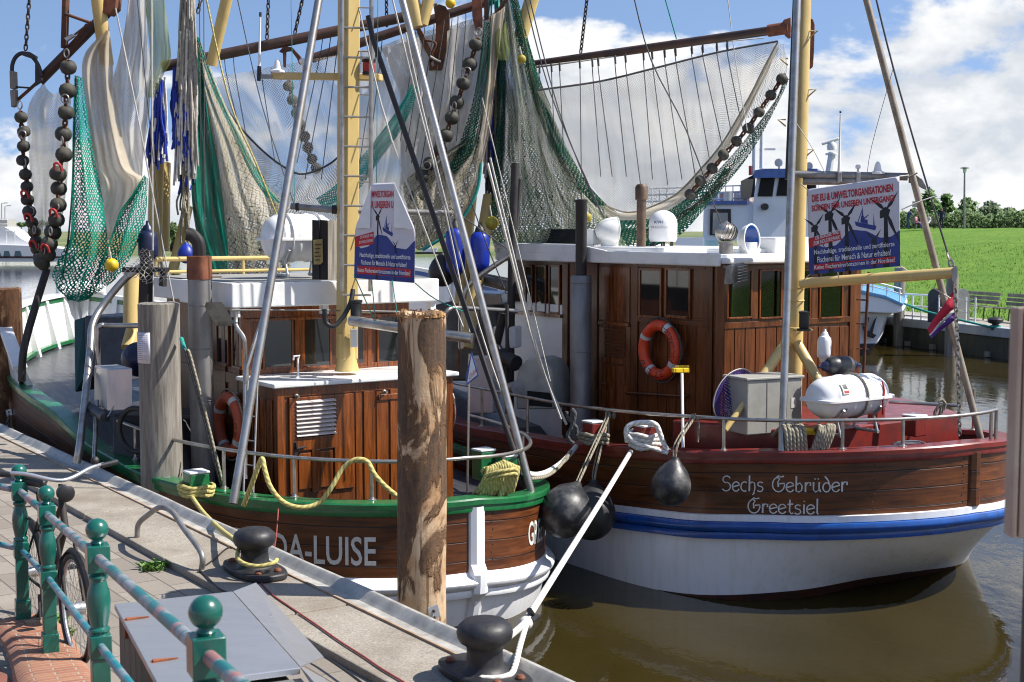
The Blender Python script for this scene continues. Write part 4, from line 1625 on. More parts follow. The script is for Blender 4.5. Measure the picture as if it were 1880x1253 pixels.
mb.tube(el, 0.062, 18, caps=False)
mk('exhaust_elbow', mb, M['soot'], st, smooth=60)

# rails
def toprail(b, dz_h, px_posts, z_rail, m, rad=0.02, s_end_port=4.4, s_end_star=3.5, ins=0.07, nm='guard_rail', extra=()):
    i0 = next(i for i in range(len(b.path)) if b.path[i][0] <= s_end_star)
    i1 = max(i for i in range(len(b.path)) if b.path[i][0] <= s_end_port)
    ln = []
    for i in range(i0, i1 + 1):
        q = b.pt(i, 0, -ins)
        ln.append(V((q.x, q.y, z_rail(b.path[i][0]) + (0.12 * max(-1, b.path[i][1] / b.hb) if b is A and b.path[i][1] < 0 else 0))))
    mb = MB()
    mb.tube(ln, rad, 10)
    rl = mk(nm, mb, m, b.root, smooth=60)
    for px in px_posts:
        a = b.find(px, -0.2, -3.2, 7)
        lo = b.at(a, -0.03, -ins)
        top = V((lo.x, lo.y, z_rail(0)))
        best = min(ln, key=lambda q: (q.xy - lo.xy).length)
        mb = MB()
        mb.tube([lo, V((lo.x, lo.y, best.z))], rad * 0.92, 10)
        mb.lathe([(0.045, 0), (0.045, 0.008), (0.026, 0.014), (rad, 0.03)], lo + Z3 * 0.012, Z3, 12)
        mk('stanchion', mb, m, rl)
    return ln, rl


lnA, rlA = toprail(A, 0, (222, 388, 523, 677, 818, 950, 985), lambda s: 1.70 + 0.008 * s, M['steel'], ins=0.16)
lnB, rlB = toprail(B, 0, (862, 960, 1107, 1325, 1550, 1662, 1797), lambda s: lerps([(0, 2.0), (1.5, 1.945), (4, 1.865), (7, 1.90)], s), M['steel'], s_end_port=7.2, s_end_star=0.12, extra=())
for q in (lnB[0], lnB[1]):
    mb = MB()
    mb.tube([q, V((q.x, q.y, 1.66))], 0.019, 10)
    mk('stanchion', mb, M['steel'], rlB)
# ---------------------------------------------------------------- boat B: deckhouse
r = B.root
HP, HS = 1.05, 2.62
mb = MB()
B.box(mb, HS, 5.72, -HP, HP, 0.85, 3.55)
hb_ = mk('deckhouse', mb, M['mahog_dark'], r, smooth=0)
mb = MB()
B.box(mb, 5.722, 7.0, -HP - 0.02, HP + 0.02, 0.85, 2.92)
mk('white_wall', mb, M['white'], hb_, smooth=0)
mb = MB()
B.box(mb, 5.722, 6.95, -HP + 0.02, HP - 0.02, 2.922, 3.55)
mk('bridge_wall', mb, M['mahog_dark'], hb_, smooth=0)


def prect(mb, x0, y0, x1, y1, c, proud, th=0.02):
    ym, xm = (y0 + y1) / 2, (x0 + x1) / 2
    l, q, t_, b_ = B.onp(x0, ym, c), B.onp(x1, ym, c), B.onp(xm, y0, c), B.onp(xm, y1, c)
    B.box(mb, min(l.x, q.x), max(l.x, q.x), c + proud - th, c + proud, b_.z, t_.z)


def srect(mb, x0, y0, x1, y1, c, proud, th=0.02):
    ym, xm = (y0 + y1) / 2, (x0 + x1) / 2
    l, q, t_, b_ = B.ons(x0, ym, c), B.ons(x1, ym, c), B.ons(xm, y0, c), B.ons(xm, y1, c)
    B.box(mb, c - proud, c - proud + th, min(l.y, q.y), max(l.y, q.y), b_.z, t_.z)


mb = MB()
for x0, x1 in ((1034, 1044), (1086, 1098), (1160, 1172), (1296, 1309)):
    prect(mb, x0, 484, x1, 800, HP, 0.022)
prect(mb, 1172, 486, 1296, 493, HP, 0.018)
prect(mb, 1172, 586, 1296, 596, HP, 0.020)
prect(mb, 1274, 494, 1296, 585, HP, 0.008)
for i in range(7):
    x = 1174 + i * 17.4
    prect(mb, x, 598, x + 16, 800, HP, 0.010)
mk('side_framing', mb, M['mahog_dark'], hb_, smooth=0, bevel=0.004)
mb = MB()
prect(mb, 1101, 490, 1157, 590, HP, 0.012)
prect(mb, 1101, 591, 1157, 598, HP, 0.03, 0.03)
prect(mb, 1101, 600, 1112, 800, HP, 0.016)
prect(mb, 1150, 600, 1158, 800, HP, 0.016)
prect(mb, 1112, 658, 1150, 668, HP, 0.016)
prect(mb, 1115, 672, 1129, 790, HP, 0.012)
prect(mb, 1133, 672, 1148, 790, HP, 0.012)
dr = mk('door', mb, M['mahog'], hb_, smooth=0, bevel=0.004)
mb = MB()
for i in range(8):
    y = 604 + i * 6.6
    prect(mb, 1112, y, 1150, y + 3.2, HP, 0.02)
mk('louvre', mb, M['mahog_dark'], dr, smooth=0)
mb = MB()
q = B.onp(1110, 704, HP)
mb.cbox(B.w(q.x, HP + 0.02, q.z), Q * 0.12, N * 0.03, Z3 * 0.02)
mk('door_handle', mb, M['copper'], dr, bevel=0.004)
mb = MB()
b0, b1 = B.onp(1157, 721, HP), B.onp(1268, 728, HP)
mb.tube([B.w(b0.x, HP + 0.06, b0.z), B.w(b1.x, HP + 0.06, b1.z)], 0.018, 8)
mk('grab_rail', mb, M['mahog_dark'], hb_)
for x0, x1 in ((1178, 1214), (1226, 1267)):
    wall_window(B, 'p', HP, x0, 497, x1, 580, hb_, 0.03)
for x0, x1, y1 in ((968, 978, 570), (987, 1003, 572), (1012, 1028, 573)):
    wall_window(B, 'p', HP, x0, 490, x1, y1, hb_, 0.025)
mb = MB()
prect(mb, 945, 574, 1034, 580, HP, 0.05, 0.05)
mk('window_sill', mb, M['mahog'], hb_, smooth=0)
# aft wall
mb = MB()
srect(mb, 1312, 484, 1326, 800, HS, 0.022)
srect(mb, 1558, 494, 1577, 700, HS, 0.022)
srect(mb, 1326, 486, 1558, 494, HS, 0.018)
srect(mb, 1326, 587, 1558, 598, HS, 0.022)
for x0, x1 in ((1379, 1390), (1434, 1445), (1488, 1500)):
    srect(mb, x0, 494, x1, 586, HS, 0.018)
for i in range(12):
    x = 1328 + i * 19.2
    srect(mb, x, 600, x + 17.6, 800, HS, 0.010)
mk('aft_framing', mb, M['mahog_dark'], hb_, smooth=0, bevel=0.004)  # darker wood chosen to put the shadow on this wall into its colour
for x0, x1 in ((1335, 1376), (1394, 1431), (1450, 1484), (1504, 1543)):
    wall_window(B, 's', HS, x0, 498, x1, 582, hb_, 0.02, curtain=M['curtain'])
# roof: slab with an upstanding rounded coaming along the port side
mb = MB()
B.box(mb, 2.42, 7.15, -1.2, 1.2, 3.53, 3.60)
rf = mk('roof', mb, M['white'], r, smooth=0, bevel=0.02)
mb = MB()
B.box(mb, 2.55, 7.1, 1.203, 1.245, 3.50, 3.655)
mb.prism([B.w(4.6, 1.2, 3.601), B.w(7.12, 1.2, 3.601), B.w(7.12, 1.2, 3.74), B.w(5.2, 1.2, 3.735), B.w(4.6, 1.2, 3.66)], -N * 0.047)
B.box(mb, 6.2, 7.12, -1.2, 1.19, 3.602, 3.72)
mk('roof_coaming', mb, M['white'], rf, smooth=0, bevel=0.018)
mb = MB()
B.box(mb, 3.1, 3.9, -1.0, 0.2, 3.602, 3.69)
mk('skylight', mb, M['white'], rf, smooth=0, bevel=0.02)
mb = MB()
B.box(mb, 2.7, 6.15, -1.0, 0.98, 3.58, 3.635)
B.box(mb, 3.95, 6.1, -0.85, 0.85, 3.63, 3.70)
mk('roof_camber', mb, M['white'], rf, smooth=0, bevel=0.025)
zB = 3.60


def onroof(px, py, p=0.3):
    return PP(px, py, B.w(0, p, 0), N)


# stack sleeve and pipes
c = B.w(0, 1.33, 0)
Yx = 17.35
g = P(1066, 700, Yx)
zt2 = lambda y, Y: P(1066, y, Y).z
mb = MB()
mb.lathe([(0.135, 1.25), (0.135, zt2(508, Yx)), (0.12, zt2(506, Yx))], V((g.x, g.y, 0)), Z3, 28)
for y in (520, 645):
    mb.torus(V((g.x, g.y, zt2(y, Yx))), 0.135, 0.005)
sl = mk('stack_sleeve', mb, M['pipe'], r, smooth=50)
mb = MB()
mb.lathe([(0.072, zt2(510, Yx)), (0.072, zt2(372, Yx)), (0.080, zt2(371, Yx)), (0.080, zt2(367, Yx)), (0.05, zt2(366, Yx))], V((g.x, g.y, 0)), Z3, 20)
mk('stack_pipe', mb, M['soot'], sl, smooth=50)
g = onroof(1177, 458)
h = lambda y: P(1177, y, g.y).z - g.z
mb = MB()
mb.lathe([(0.062, 0), (0.062, h(366))], g, Z3, 20)
bp = mk('stove_pipe', mb, M['brownpipe'], rf, smooth=50)
mb = MB()
mb.lathe([(0.05, h(368)), (0.083, h(367)), (0.085, h(344)), (0.06, h(339)), (0.03, h(338))], g, Z3, 20)
mk('pipe_cap', mb, M['brownpipe'], bp, smooth=40)
# satellite dome with feet and lettering
g = onroof(1217, 452)
k = g.y / F
mb = MB()
rr = 26 * k
prof = [(rr * 0.9, 8 * k), (rr, 14 * k), (rr, 40 * k)] + [(rr * cos(R(a)), 40 * k + rr * 0.98 * sin(R(a))) for a in range(10, 91, 10)]
mb.lathe(prof, g, Z3, 36)
dm = mk('satellite_dome', mb, M['plastic'], rf, smooth=60)
mb = MB()
for a in range(6):
    q = g + V((cos(a * pi / 3 + 0.3), sin(a * pi / 3 + 0.3), 0)) * rr * 0.72
    mb.lathe([(0.014, 0), (0.014, 9 * k)], q, Z3, 8)
mk('dome_feet', mb, M['black'], dm)


def dome_text(s, px0, px1, y0, y1, m):
    def fn(x, y):
        px, py = px0 + (px1 - px0) * x, y1 + (y0 - y1) * y
        u = (px - 1217) / 26.0
        u = max(-0.99, min(0.99, u))
        zz = P(px, py, g.y).z
        return V((g.x + rr * u * 1.005, g.y - rr * math.sqrt(1 - u * u) - 0.006, zz))
    put_text('lettering', s, fn, m, dm)


M['navyprint'] = paint('navy_print', (0.02, 0.03, 0.16), None, 0.5, bump=0)
M['greyprint'] = paint('grey_print2', (0.35, 0.35, 0.37), None, 0.5, bump=0)
dome_text('KVH', 1199, 1214, 406, 411, M['navyprint'])
dome_text('TRACVISION', 1193, 1222, 416, 420, M['greyprint'])


def cowl(px, py, r_px, dep_px, d, inner):
    """hooded vent: a half shell whose round mouth looks along d, on a short neck"""
    g = onroof(px, py)
    k = g.y / F
    r0, dp = r_px * k, dep_px * k
    d = V(d).normalized()
    c = g + Z3 * (r0 + 2 * k)
    prof = [(r0 * cos(R(a)), dp * sin(R(a))) for a in range(0, 91, 6)]
    mb = MB()
    mb.lathe(prof, c, -d, 32)
    mb.f = [f for f in mb.f if len(f) == 4]
    mb.lathe([(r0 * 0.62, 0), (r0 * 0.60, r0 * 0.9)], g - d * dp * 0.30, Z3, 24)
    o = mk('vent_cowl', mb, M['white'], rf, smooth=60)
    mb = MB()
    mb.lathe([(x * 0.95, y * 0.95) for x, y in prof], c, -d, 32)
    mb.f = [f for f in mb.f if len(f) == 4]
    mk('cowl_inside', mb, inner, o, smooth=70)
    mb = MB()
    mb.torus(c, r0 * 0.985, 0.010, d)
    mk('cowl_rim', mb, M['white'], o)


cowl(1130, 453, 26, 38, (0.97, 0.22, -0.03), M['blue'])
cowl(1380, 470, 28, 27, (0.76, -0.65, 0.06), M['blue'])
# wind-driven turbine vent
g = onroof(1333, 470, 0.72)
k = g.y / F
mb = MB()
mb.lathe([(13 * k, 0), (13 * k, 22 * k), (15 * k, 22 * k), (15 * k, 26 * k)], g, Z3, 20)
tv = mk('turbine_vent', mb, M['dullsteel'], rf, smooth=40)
mb = MB()
for i in range(18):
    a0_ = 2 * pi * i / 18
    rows = []
    for j in range(9):
        t_ = j / 8
        lat = pi * (0.08 + 0.84 * t_)
        rad = 21 * k * sin(lat) ** 0.8
        z = 26 * k + 17 * k * (1 - cos(lat))
        a = a0_ + 0.9 * t_
        rows.append([g + V((cos(a) * rad, sin(a) * rad, z)), g + V((cos(a + 0.28) * rad * 0.93, sin(a + 0.28) * rad * 0.93, z))])
    mb.grid(rows)
mb.lathe([(6 * k, 58 * k), (6 * k, 60 * k), (0.002, 64 * k)], g, Z3, 14)
mk('vent_blade', mb, M['steel'], tv, smooth=50)
# dark panel and white locker on the roof
mb = MB()
a, b_ = P(994, 421, 19.2), P(1062, 421, 18.6)
mb.prism([P(994, 449, 19.1), P(1070, 449, 18.5), P(1070, 421, 18.6), P(994, 421, 19.2)], V((0.03, 0.05, 0)))
mk('roof_panel', mb, paint('black_panel', (0.012, 0.013, 0.016), (0.02, 0.02, 0.024), 0.12), rf, smooth=0)
mb = MB()
mb.prism([P(1068, 450, 18.5), P(1088, 450, 18.4), P(1088, 421, 18.4), P(1068, 421, 18.5)], V((0.2, 0.3, 0)))
mb.box(P(992, 450, 19.15), V((0.012, 0, 0)), V((0, 0.03, 0)), Z3 * 0.24)
mk('panel_frame', mb, M['white'], rf, smooth=0, bevel=0.01)
mb = MB()
B.box(mb, 2.95, 3.45, -0.75, -0.05, 3.602, 3.83)
mk('roof_locker', mb, M['white'], rf, smooth=0, bevel=0.03)
# searchlight at the port aft corner
mb = MB()
c = P(1348, 502, 15.2)
mb.cbox(c, V((0.15, 0.08, 0.04)), V((0.02, -0.01, 0.2)), V((0.05, -0.09, 0)))
for i in range(6):
    mb.cbox(c + V((0.07, -0.05, -0.08 + i * 0.032)), V((0.11, 0.05, 0.02)), Z3 * 0.008, V((0.03, -0.05, 0)))
mb.tube([c, P(1330, 490, 15.4)], 0.02, 8)
mk('floodlight', mb, M['dullsteel'], r, smooth=0)

# ---------------------------------------------------------------- masts, booms and stays
def tube_px(name, pts, rad, m, parent=None, n=10, k=1, caps=True, **kw):
    mb = MB()
    q = [P(*p) for p in pts]
    if k > 1:
        q = spline(q, k)
    rr = rad
    if isinstance(rad, tuple):
        rr = [rad[0] + (rad[1] - rad[0]) * i / (len(q) - 1) for i in range(len(q))]
    mb.tube(q, rr, n, caps)
    return mk(name, mb, m, parent, smooth=50, **kw)


mB = tube_px('mast', [(1475, -90, 15.5), (1455, 760, 15.3)], 0.098, M['cream'], r, 24)
tube_px('mast_conduit', [(1464, -60, 15.28), (1447, 330, 15.25)], 0.038, M['black'], mB, 10)
tube_px('stay_pole', [(1466, -60, 15.05), (1435, 838, 13.83)], 0.040, M['steel'], r, 14)
for x0, y0, x1, y1 in ((1447, 622, 1396, 700), (1463, 630, 1505, 704)):
    tube_px('mast_strut', [(x0, y0, 15.2), (x1, y1, 14.9)], 0.058, M['cream'], mB, 12)
for x, y, s_ in ((1487, 57, 1), (1484, 165, 1), (1446, 108, -1), (1442, 220, -1), (1480, 275, 1)):
    mb = MB()
    a, b_, c = P(x, y, 15.4), P(x + 14 * s_, y, 15.35), P(x, y + 12, 15.4)
    mb.tube([a, b_, c], 0.010, 6)
    mk('mast_step', mb, M['cream'], mB)
for y in (530, 552, 602):
    mb = MB()
    c = P(1459, y, 15.3)
    mb.torus(c, 0.10, 0.010)
    mk('mast_band', mb, M['cream'], mB)
for y0, y1, x0, x1 in ((320, 325, 1449, 1666), (333, 333, 1474, 1648)):
    tube_px('crosstree', [(x0, y0, 15.15), (x1, y1, 15.0)], 0.042, M['dullsteel'], mB, 14)
mb = MB()
hk = [(1668, 325), (1682, 322), (1693, 330), (1700, 343), (1701, 350), (1692, 346), (1680, 338), (1668, 336)]
mb.prism([P(x, y, 15.0) for x, y in hk], V((0.02, 0.05, 0)))
mk('hook_plate', mb, M['dullsteel'], mB, smooth=0)
for x in (1540, 1574, 1608):
    mb = MB()
    mb.cbox(P(x, 326, 15.05), V((0.05, 0, 0)), V((0, 0.10, 0)), Z3 * 0.12)
    mk('clamp', mb, M['dullsteel'], mB, smooth=0, bevel=0.01)
aw = tube_px('whip_antenna', [(1540, 325, 15.05), (1541, 300, 15.05), (1543, 210, 15.05)], (0.022, 0.008), M['plastic'], mB, 8)
mb = MB()
mb.sphere(P(1543, 206, 15.05), 0.014, 8)
mk('antenna_tip', mb, M['black'], aw)
mb = MB()
g = P(1575, 322, 15.05)
mb.lathe([(0.012, 0), (0.012, 0.07), (0.028, 0.075), (0.03, 0.10), (0.02, 0.115)], g, Z3, 12)
mk('gps_antenna', mb, M['plastic'], mB)
mb = MB()
g = P(1611, 326, 15.05)
mb.lathe([(0.03, 0), (0.03, 0.03), (0.08, 0.035), (0.08, 0.055), (0.045, 0.07), (0.03, 0.14), (0.015, 0.17), (0.0, 0.175)], g, Z3, 20)
mk('mushroom_antenna', mb, M['plastic'], mB)
mb = MB()
g = P(1476, 604, 15.0)
mb.lathe([(0.075, -0.02), (0.075, 0.0), (0.05, 0.005), (0.055, 0.02), (0.055, 0.17), (0.06, 0.175), (0.06, 0.19), (0.03, 0.2)], g, Z3, 16)
mk('mast_lantern', mb, M['black'], mB, smooth=40)
mb = MB()
mb.cbox(P(1474, 606, 15.1), V((0.2, 0, 0)), V((0, 0.14, 0)), Z3 * 0.02)
mk('lantern_bracket', mb, M['cream'], mB, smooth=0)
bm = tube_px('boom', [(1470, 521, 15.2), (1752, 501, 14.3)], 0.058, M['cream'], r, 16)
mb = MB()
mb.prism([P(x, y, 14.25) for x, y in ((1748, 494), (1755, 488), (1758, 492), (1758, 508), (1752, 520), (1748, 514))], V((0.01, 0.06, 0)))
mk('boom_end_plate', mb, M['dullsteel'], bm, smooth=0)
sp = tube_px('stay_pole', [(1583, -30, 15.2), (1803, 815, 14.62)], 0.037, M['stay'], r, 12)
for x, y in ((1610, 470), (1607, 600), (1592, 640)):
    pass
# thin ladder-like pole beside the deckhouse
tube_px('side_pole', [(1595, 500, 15.8), (1585, 690, 15.8)], 0.018, M['rust'], r, 8)
for y in (550, 594, 640):
    tube_px('pole_rung', [(1572, y, 15.85), (1594, y + 2, 15.8)], 0.010, M['rust'], r, 6)

# winch housing and clutter on the fore deck
c = B.w(6.3, 1.75, 0)
mb = MB()
rows = []
hx0, hx1, hy0, hy1 = 948, 1016, 658, 752
pr = [(948, 752), (947, 700), (952, 676), (964, 662), (982, 656), (1000, 662), (1012, 678), (1016, 700), (1015, 752)]
mb.prism([P(x, y, 17.3) for x, y in pr], V((0.24, 0.34, 0)))
wnch = mk('winch_housing', mb, M['box'], r, smooth=30, bevel=0.02)
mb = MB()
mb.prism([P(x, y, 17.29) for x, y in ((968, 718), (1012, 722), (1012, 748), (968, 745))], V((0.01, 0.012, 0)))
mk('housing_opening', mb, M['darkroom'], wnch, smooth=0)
for pts, rad, m in (([(946, 300, 18.2), (940, 470, 18.2), (936, 760, 18.2)], 0.055, 'soot'),
                    ([(955, 330, 18.4), (948, 420, 18.3)], 0.03, 'soot'),
                    ([(938, 468, 17.8), (905, 490, 17.9), (868, 517, 18.0), (853, 538, 18.0), (847, 570, 18.0), (846, 640, 18.0)], 0.036, 'steel'),
                    ([(822, 498, 19.5), (950, 530, 18.6)], 0.075, 'dullsteel'),
                    ([(838, 495, 19.5), (950, 518, 18.6)], 0.03, 'steel'),
                    ([(816, 584, 17.6), (823, 570, 17.6), (845, 566, 17.7), (950, 572, 17.8)], 0.032, 'steel'),
                    ([(816, 578, 17.6), (815, 660, 17.6)], 0.03, 'steel'),
                    ([(925, 575, 17.9), (905, 660, 18.0)], 0.06, 'soot'),
                    ([(931, 560, 17.7), (931, 760, 17.5)], 0.025, 'soot'),
                    ([(842, 600, 18.2), (842, 690, 18.2)], 0.02, 'copper')):
    tube_px('deck_gantry', pts, rad, M[m], r, 12, 4 if len(pts) > 2 else 1)
mb = MB()
mb.tube([P(913, 652, 17.6), P(948, 668, 17.3)], 0.10, 18)
mb.tube([P(913, 652, 17.6) - N * 0.02, P(916, 653, 17.6)], 0.14, 18)
mk('rope_drum', mb, M['black'], r)
mb = MB()
mb.tube([P(937, 715, 17.4), P(950, 712, 17.2)], 0.09, 16)
mk('winch_wheel', mb, M['dullsteel'], r)
mb = MB()
for x0, y0, x1, y1 in ((858, 655, 905, 760), (905, 600, 945, 640)):
    mb.prism([P(x0, y0, 18.3), P(x1, y0, 18.1), P(x1, y1, 18.1), P(x0, y1, 18.3)], V((0.1, 0.2, 0)))
mk('deck_locker', mb, M['white'], r, smooth=0, bevel=0.02)
mb = MB()
mb.prism([P(798, 560, 20.5), P(860, 545, 20), P(905, 540, 19.6), P(925, 560, 19.5), P(925, 700, 19.2), P(798, 700, 20.3)], V((0.2, 0.4, 0)))
mk('sorting_plant', mb, M['soot'], r, smooth=0, bevel=0.03)
mb = MB()
mb.prism([P(858, 537, 19.3), P(918, 540, 19.0), P(922, 560, 19.0), P(860, 562, 19.3)], V((0.1, 0.2, 0.03)))
mk('sorting_tray', mb, M['sheet'], r, smooth=0, bevel=0.02)

# raised after deck with coaming, red bitts
i_in = [i for i in range(len(B.path)) if 0.75 <= B.path[i][0] <= 2.6]
ring = []
for i in i_in:
    a, p = B.path[i]
    n_ = B.nr[i]
    ring.append(B.w(a - n_.x * 0.52, p - n_.y * 0.52, 0))
mb = MB()
zc = 1.80
mb.prism([V((q.x, q.y, 1.0)) for q in ring], Z3 * (zc - 1.0))
mk('after_deck', mb, M['red'], r, smooth=0, bevel=0.02)


def bitt(b, px, py, Y, w, h, m, cap, parent, lean=0):
    c = P(px, py, Y)
    mb = MB()
    mb.cbox(c + Z3 * h / 2, Q * w, N * w, Z3 * h)
    o = mk('mooring_bitt', mb, m, parent, smooth=0, bevel=0.012)
    mb = MB()
    mb.cbox(c + Z3 * (h + 0.012), Q * (w + 0.012), N * (w + 0.012), Z3 * 0.024)
    mk('bitt_cap', mb, cap, o, smooth=0, bevel=0.01)
    return c


bitt(B, 1090, 818, 15.2, 0.19, 0.26, M['red'], M['white'], r)
bitt(B, 1184, 828, 14.75, 0.19, 0.27, M['red'], M['white'], r)
bitt(B, 1678, 800, 14.7, 0.19, 0.21, M['red'], M['white'], r)
bitt(B, 1608, 790, 15.2, 0.14, 0.26, M['red'], M['red'], r)
bitt(A, 361, 912, 13.35, 0.20, 0.24, M['green'], M['white'], A.root)
bitt(A, 888, 880, 14.0, 0.18, 0.30, M['green'], M['white'], A.root)
bitt(A, 931, 884, 13.9, 0.16, 0.26, M['green'], M['white'], A.root)

# ---------------------------------------------------------------- boat A: mast, ladder, frames
r = A.root
YM = 15.1
mb = MB()
top, bot = P(641, -90, YM), P(637, 660, YM)
w_ = 0.19
for a in (0,):
    mb.prism([bot + Q * -w_ / 2 + N * -w_ / 2, bot + Q * w_ / 2 + N * -w_ / 2, bot + Q * w_ / 2 + N * w_ / 2, bot + Q * -w_ / 2 + N * w_ / 2], top - bot)
mA = mk('mast', mb, M['cream'], r, smooth=0, bevel=0.02)
mb = MB()
fb = P(637, 681, YM)
mb.lathe([(0.14, 0), (0.13, 0.03), (0.112, 0.10), (0.105, 0.42)], fb, Z3, 28)
mk('mast_foot', mb, M['cream'], mA, smooth=50)
ld = tube_px('mast_ladder', [(628, -60, 14.9), (628, 535, 14.9)], 0.024, M['steel'], r, 10)
tube_px('ladder_rail', [(682, -60, 14.95), (680, 535, 14.95)], 0.024, M['steel'], ld, 10)
for i in range(10):
    y = 51 + i * 54.5
    tube_px('ladder_rung', [(628, y, 14.9), (681, y + 1, 14.95)], 0.012, M['steel'], ld, 8)
for i in range(8):
    y = 14 + i * 80
    tube_px('ladder_rung', [(648, y, 15.1), (680, y + 1, 15.0)], 0.007, M['steel'], ld, 6)
mb = MB()
mb.box(P(497, 145, 15.0), P(697, 148, 15.25) - P(497, 145, 15.0), V((0.03, 0.1, 0)), Z3 * 0.075)
ca = mk('crossarm', mb, M['cream'], mA, smooth=0, bevel=0.01)
mb = MB()
mb.cbox(P(486, 141, 15.0), V((0.16, 0, 0)), V((0, 0.05, 0)), Z3 * 0.045)
mk('antenna_bracket', mb, M['dullsteel'], ca, smooth=0)
wa = tube_px('whip_antenna', [(475, 148, 14.98), (476, 118, 14.98), (478, 28, 14.98)], (0.020, 0.009), M['plastic'], mA, 8)
mb = MB()
mb.tube([P(478, 31, 14.98), P(478, 23, 14.98)], 0.014, 8)
mb.tube([P(475, 149, 14.98), P(476, 122, 14.98)], 0.022, 8)
mk('antenna_ferrule', mb, M['black'], wa)
mb = MB()
g = P(510, 136, 15.05)
mb.lathe([(0.07, 0), (0.085, 0.012), (0.085, 0.03), (0.045, 0.05), (0.035, 0.12), (0.02, 0.155), (0.0, 0.16)], g, Z3, 20)
mk('mushroom_antenna', mb, M['plastic'], mA, smooth=50)
mb = MB()
g = P(557, 136, 15.05)
mb.lathe([(0.012, 0), (0.014, 0.10), (0.035, 0.11), (0.045, 0.13), (0.045, 0.15), (0.02, 0.165)], g, Z3, 16)
mk('gps_antenna', mb, M['plastic'], mA, smooth=50)
mb = MB()
g = P(677, 138, 15.1)
mb.lathe([(0.07, 0), (0.07, 0.03), (0.062, 0.035), (0.062, 0.135), (0.075, 0.14), (0.08, 0.165), (0.05, 0.17)], g, Z3, 16)
ln_ = mk('red_lantern', mb, M['black'], mA, smooth=40)
mb = MB()
mb.lathe([(0.064, 0.035), (0.066, 0.05), (0.066, 0.12), (0.064, 0.134)], g, Z3, 16)
mk('lens', mb, M['redplastic'], ln_, smooth=40)
tube_px('crosstree', [(534, 379, 15.15), (612, 386, 15.15)], 0.036, M['dullsteel'], mA, 14)
tube_px('crosstree', [(655, 388, 15.1), (829, 392, 15.3)], 0.036, M['dullsteel'], mA, 14)
for x0, x1, r_ in ((610, 627, 0.05), (543, 549, 0.045)):
    tube_px('crosstree_clamp', [(x0, 385 if x0 > 600 else 380, 15.15), (x1, 386 if x0 > 600 else 380, 15.15)], r_, M['soot'], mA, 14)
tube_px('gallows_post', [(86, 495, 18.0), (66, 560, 17.8), (44, 640, 17.6), (40, 700, 17.6)], 0.05, M['soot'], r, 12, 4)
tube_px('boom', [(643, 589, 14.75), (868, 622, 14.15)], 0.055, M['steel'], r, 16)
mb = MB()
g = P(654, 585, 14.8)
mb.lathe([(0.085, -0.02), (0.085, 0.0), (0.07, 0.004), (0.062, 0.02), (0.062, 0.17), (0.07, 0.175), (0.07, 0.2), (0.03, 0.205)], g, Z3, 18)
mk('mast_lantern', mb, M['black'], mA, smooth=40)
mb = MB()
mb.cbox(P(650, 621, 14.95), V((0.07, 0.02, 0)), V((0, 0.08, 0)), Z3 * 0.20)
mk('switch_box', mb, M['sheet'], mA, smooth=0, bevel=0.006)
tube_px('cable_bundle', [(596, 568, 14.7), (598, 592, 14.7), (612, 600, 14.7), (630, 582, 14.75), (644, 555, 14.8), (648, 532, 14.85)], 0.026, M['black'], mA, 10, 5)
for pts, rad, m in (([(592, -40, 14.9), (428, 925, 12.95)], 0.043, 'steel'),
                    ([(728, -40, 14.9), (976, 905, 13.85)], 0.040, 'steel'),
                    ([(676, 30, 14.95), (684, 70, 14.9), (966, 893, 13.95)], 0.029, 'soot')):
    tube_px('stay_pole', pts, rad, M[m], r, 14)
# ladder up the casing side
for x in (455, 473):
    tube_px('side_ladder', [(x, 700, 14.2), (x - 8, 905, 13.75)], 0.012, M['steel'], r, 8)
for i in range(4):
    y = 718 + i * 45
    tube_px('ladder_rung', [(454 - i * 1.7, y, 14.15), (472 - i * 1.7, y + 3, 14.1)], 0.009, M['steel'], r, 8)
# pipe frames, fish bin and grey cabinet by the rail
tube_px('pipe_frame', [(275, 480, 16.4), (232, 510, 16.4), (190, 560, 16.3), (170, 596, 16.1), (166, 640, 15.9), (149, 800, 15.0), (141, 850, 14.9)], 0.044, M['steel'], r, 14, 5)
tube_px('pipe_frame', [(181, 680, 15.8), (179, 610, 15.8), (186, 598, 15.8), (200, 598, 15.8), (262, 598, 15.6)], 0.030, M['steel'], r, 14, 4)
tube_px('pipe_frame', [(178, 735, 15.3), (172, 862, 15.0)], 0.026, M['steel'], r, 10)
mb = MB()
f4 = [P(173, 671, 15.7), P(197, 678, 14.9), P(197, 755, 14.9), P(173, 740, 15.7)]
mb.prism(f4, P(243, 676, 14.85) - P(197, 678, 14.9))
mk('fish_bin', mb, M['sheet'], r, smooth=0, bevel=0.012)
mb = MB()
mb.tube([P(161, 745, 15.4), P(193, 767, 14.9)], 0.055, 16)
mk('hauling_roller', mb, M['fender'], r)
mb = MB()
mb.box(P(196, 766, 14.86), P(213, 736, 14.9) - P(196, 766, 14.86), V((0.02, 0, 0.01)), V((0, 0.02, 0)))
mk('roller_arm', mb, M['steel'], r, smooth=0)
mb = MB()
mb.prism([P(155, 580, 18.2), P(238, 582, 17.9), P(238, 700, 17.6), P(155, 690, 18.0)], N * 0.9 + Q * 0.5)
mk('fuel_cabinet', mb, paint('dark_grey_cabinet', (0.05, 0.052, 0.065), (0.035, 0.036, 0.045), 0.5), r, smooth=0, bevel=0.02)
mb = MB()
mb.prism([P(135, 588, 18.6), P(156, 582, 18.5), P(156, 690, 18.1), P(137, 722, 18.0)], N * 0.5 + Q * 0.3)
mk('winch_cover', mb, paint('bottle_green', (0.006, 0.045, 0.035), (0.02, 0.06, 0.05), 0.35), r, smooth=0, bevel=0.02)
mb = MB()
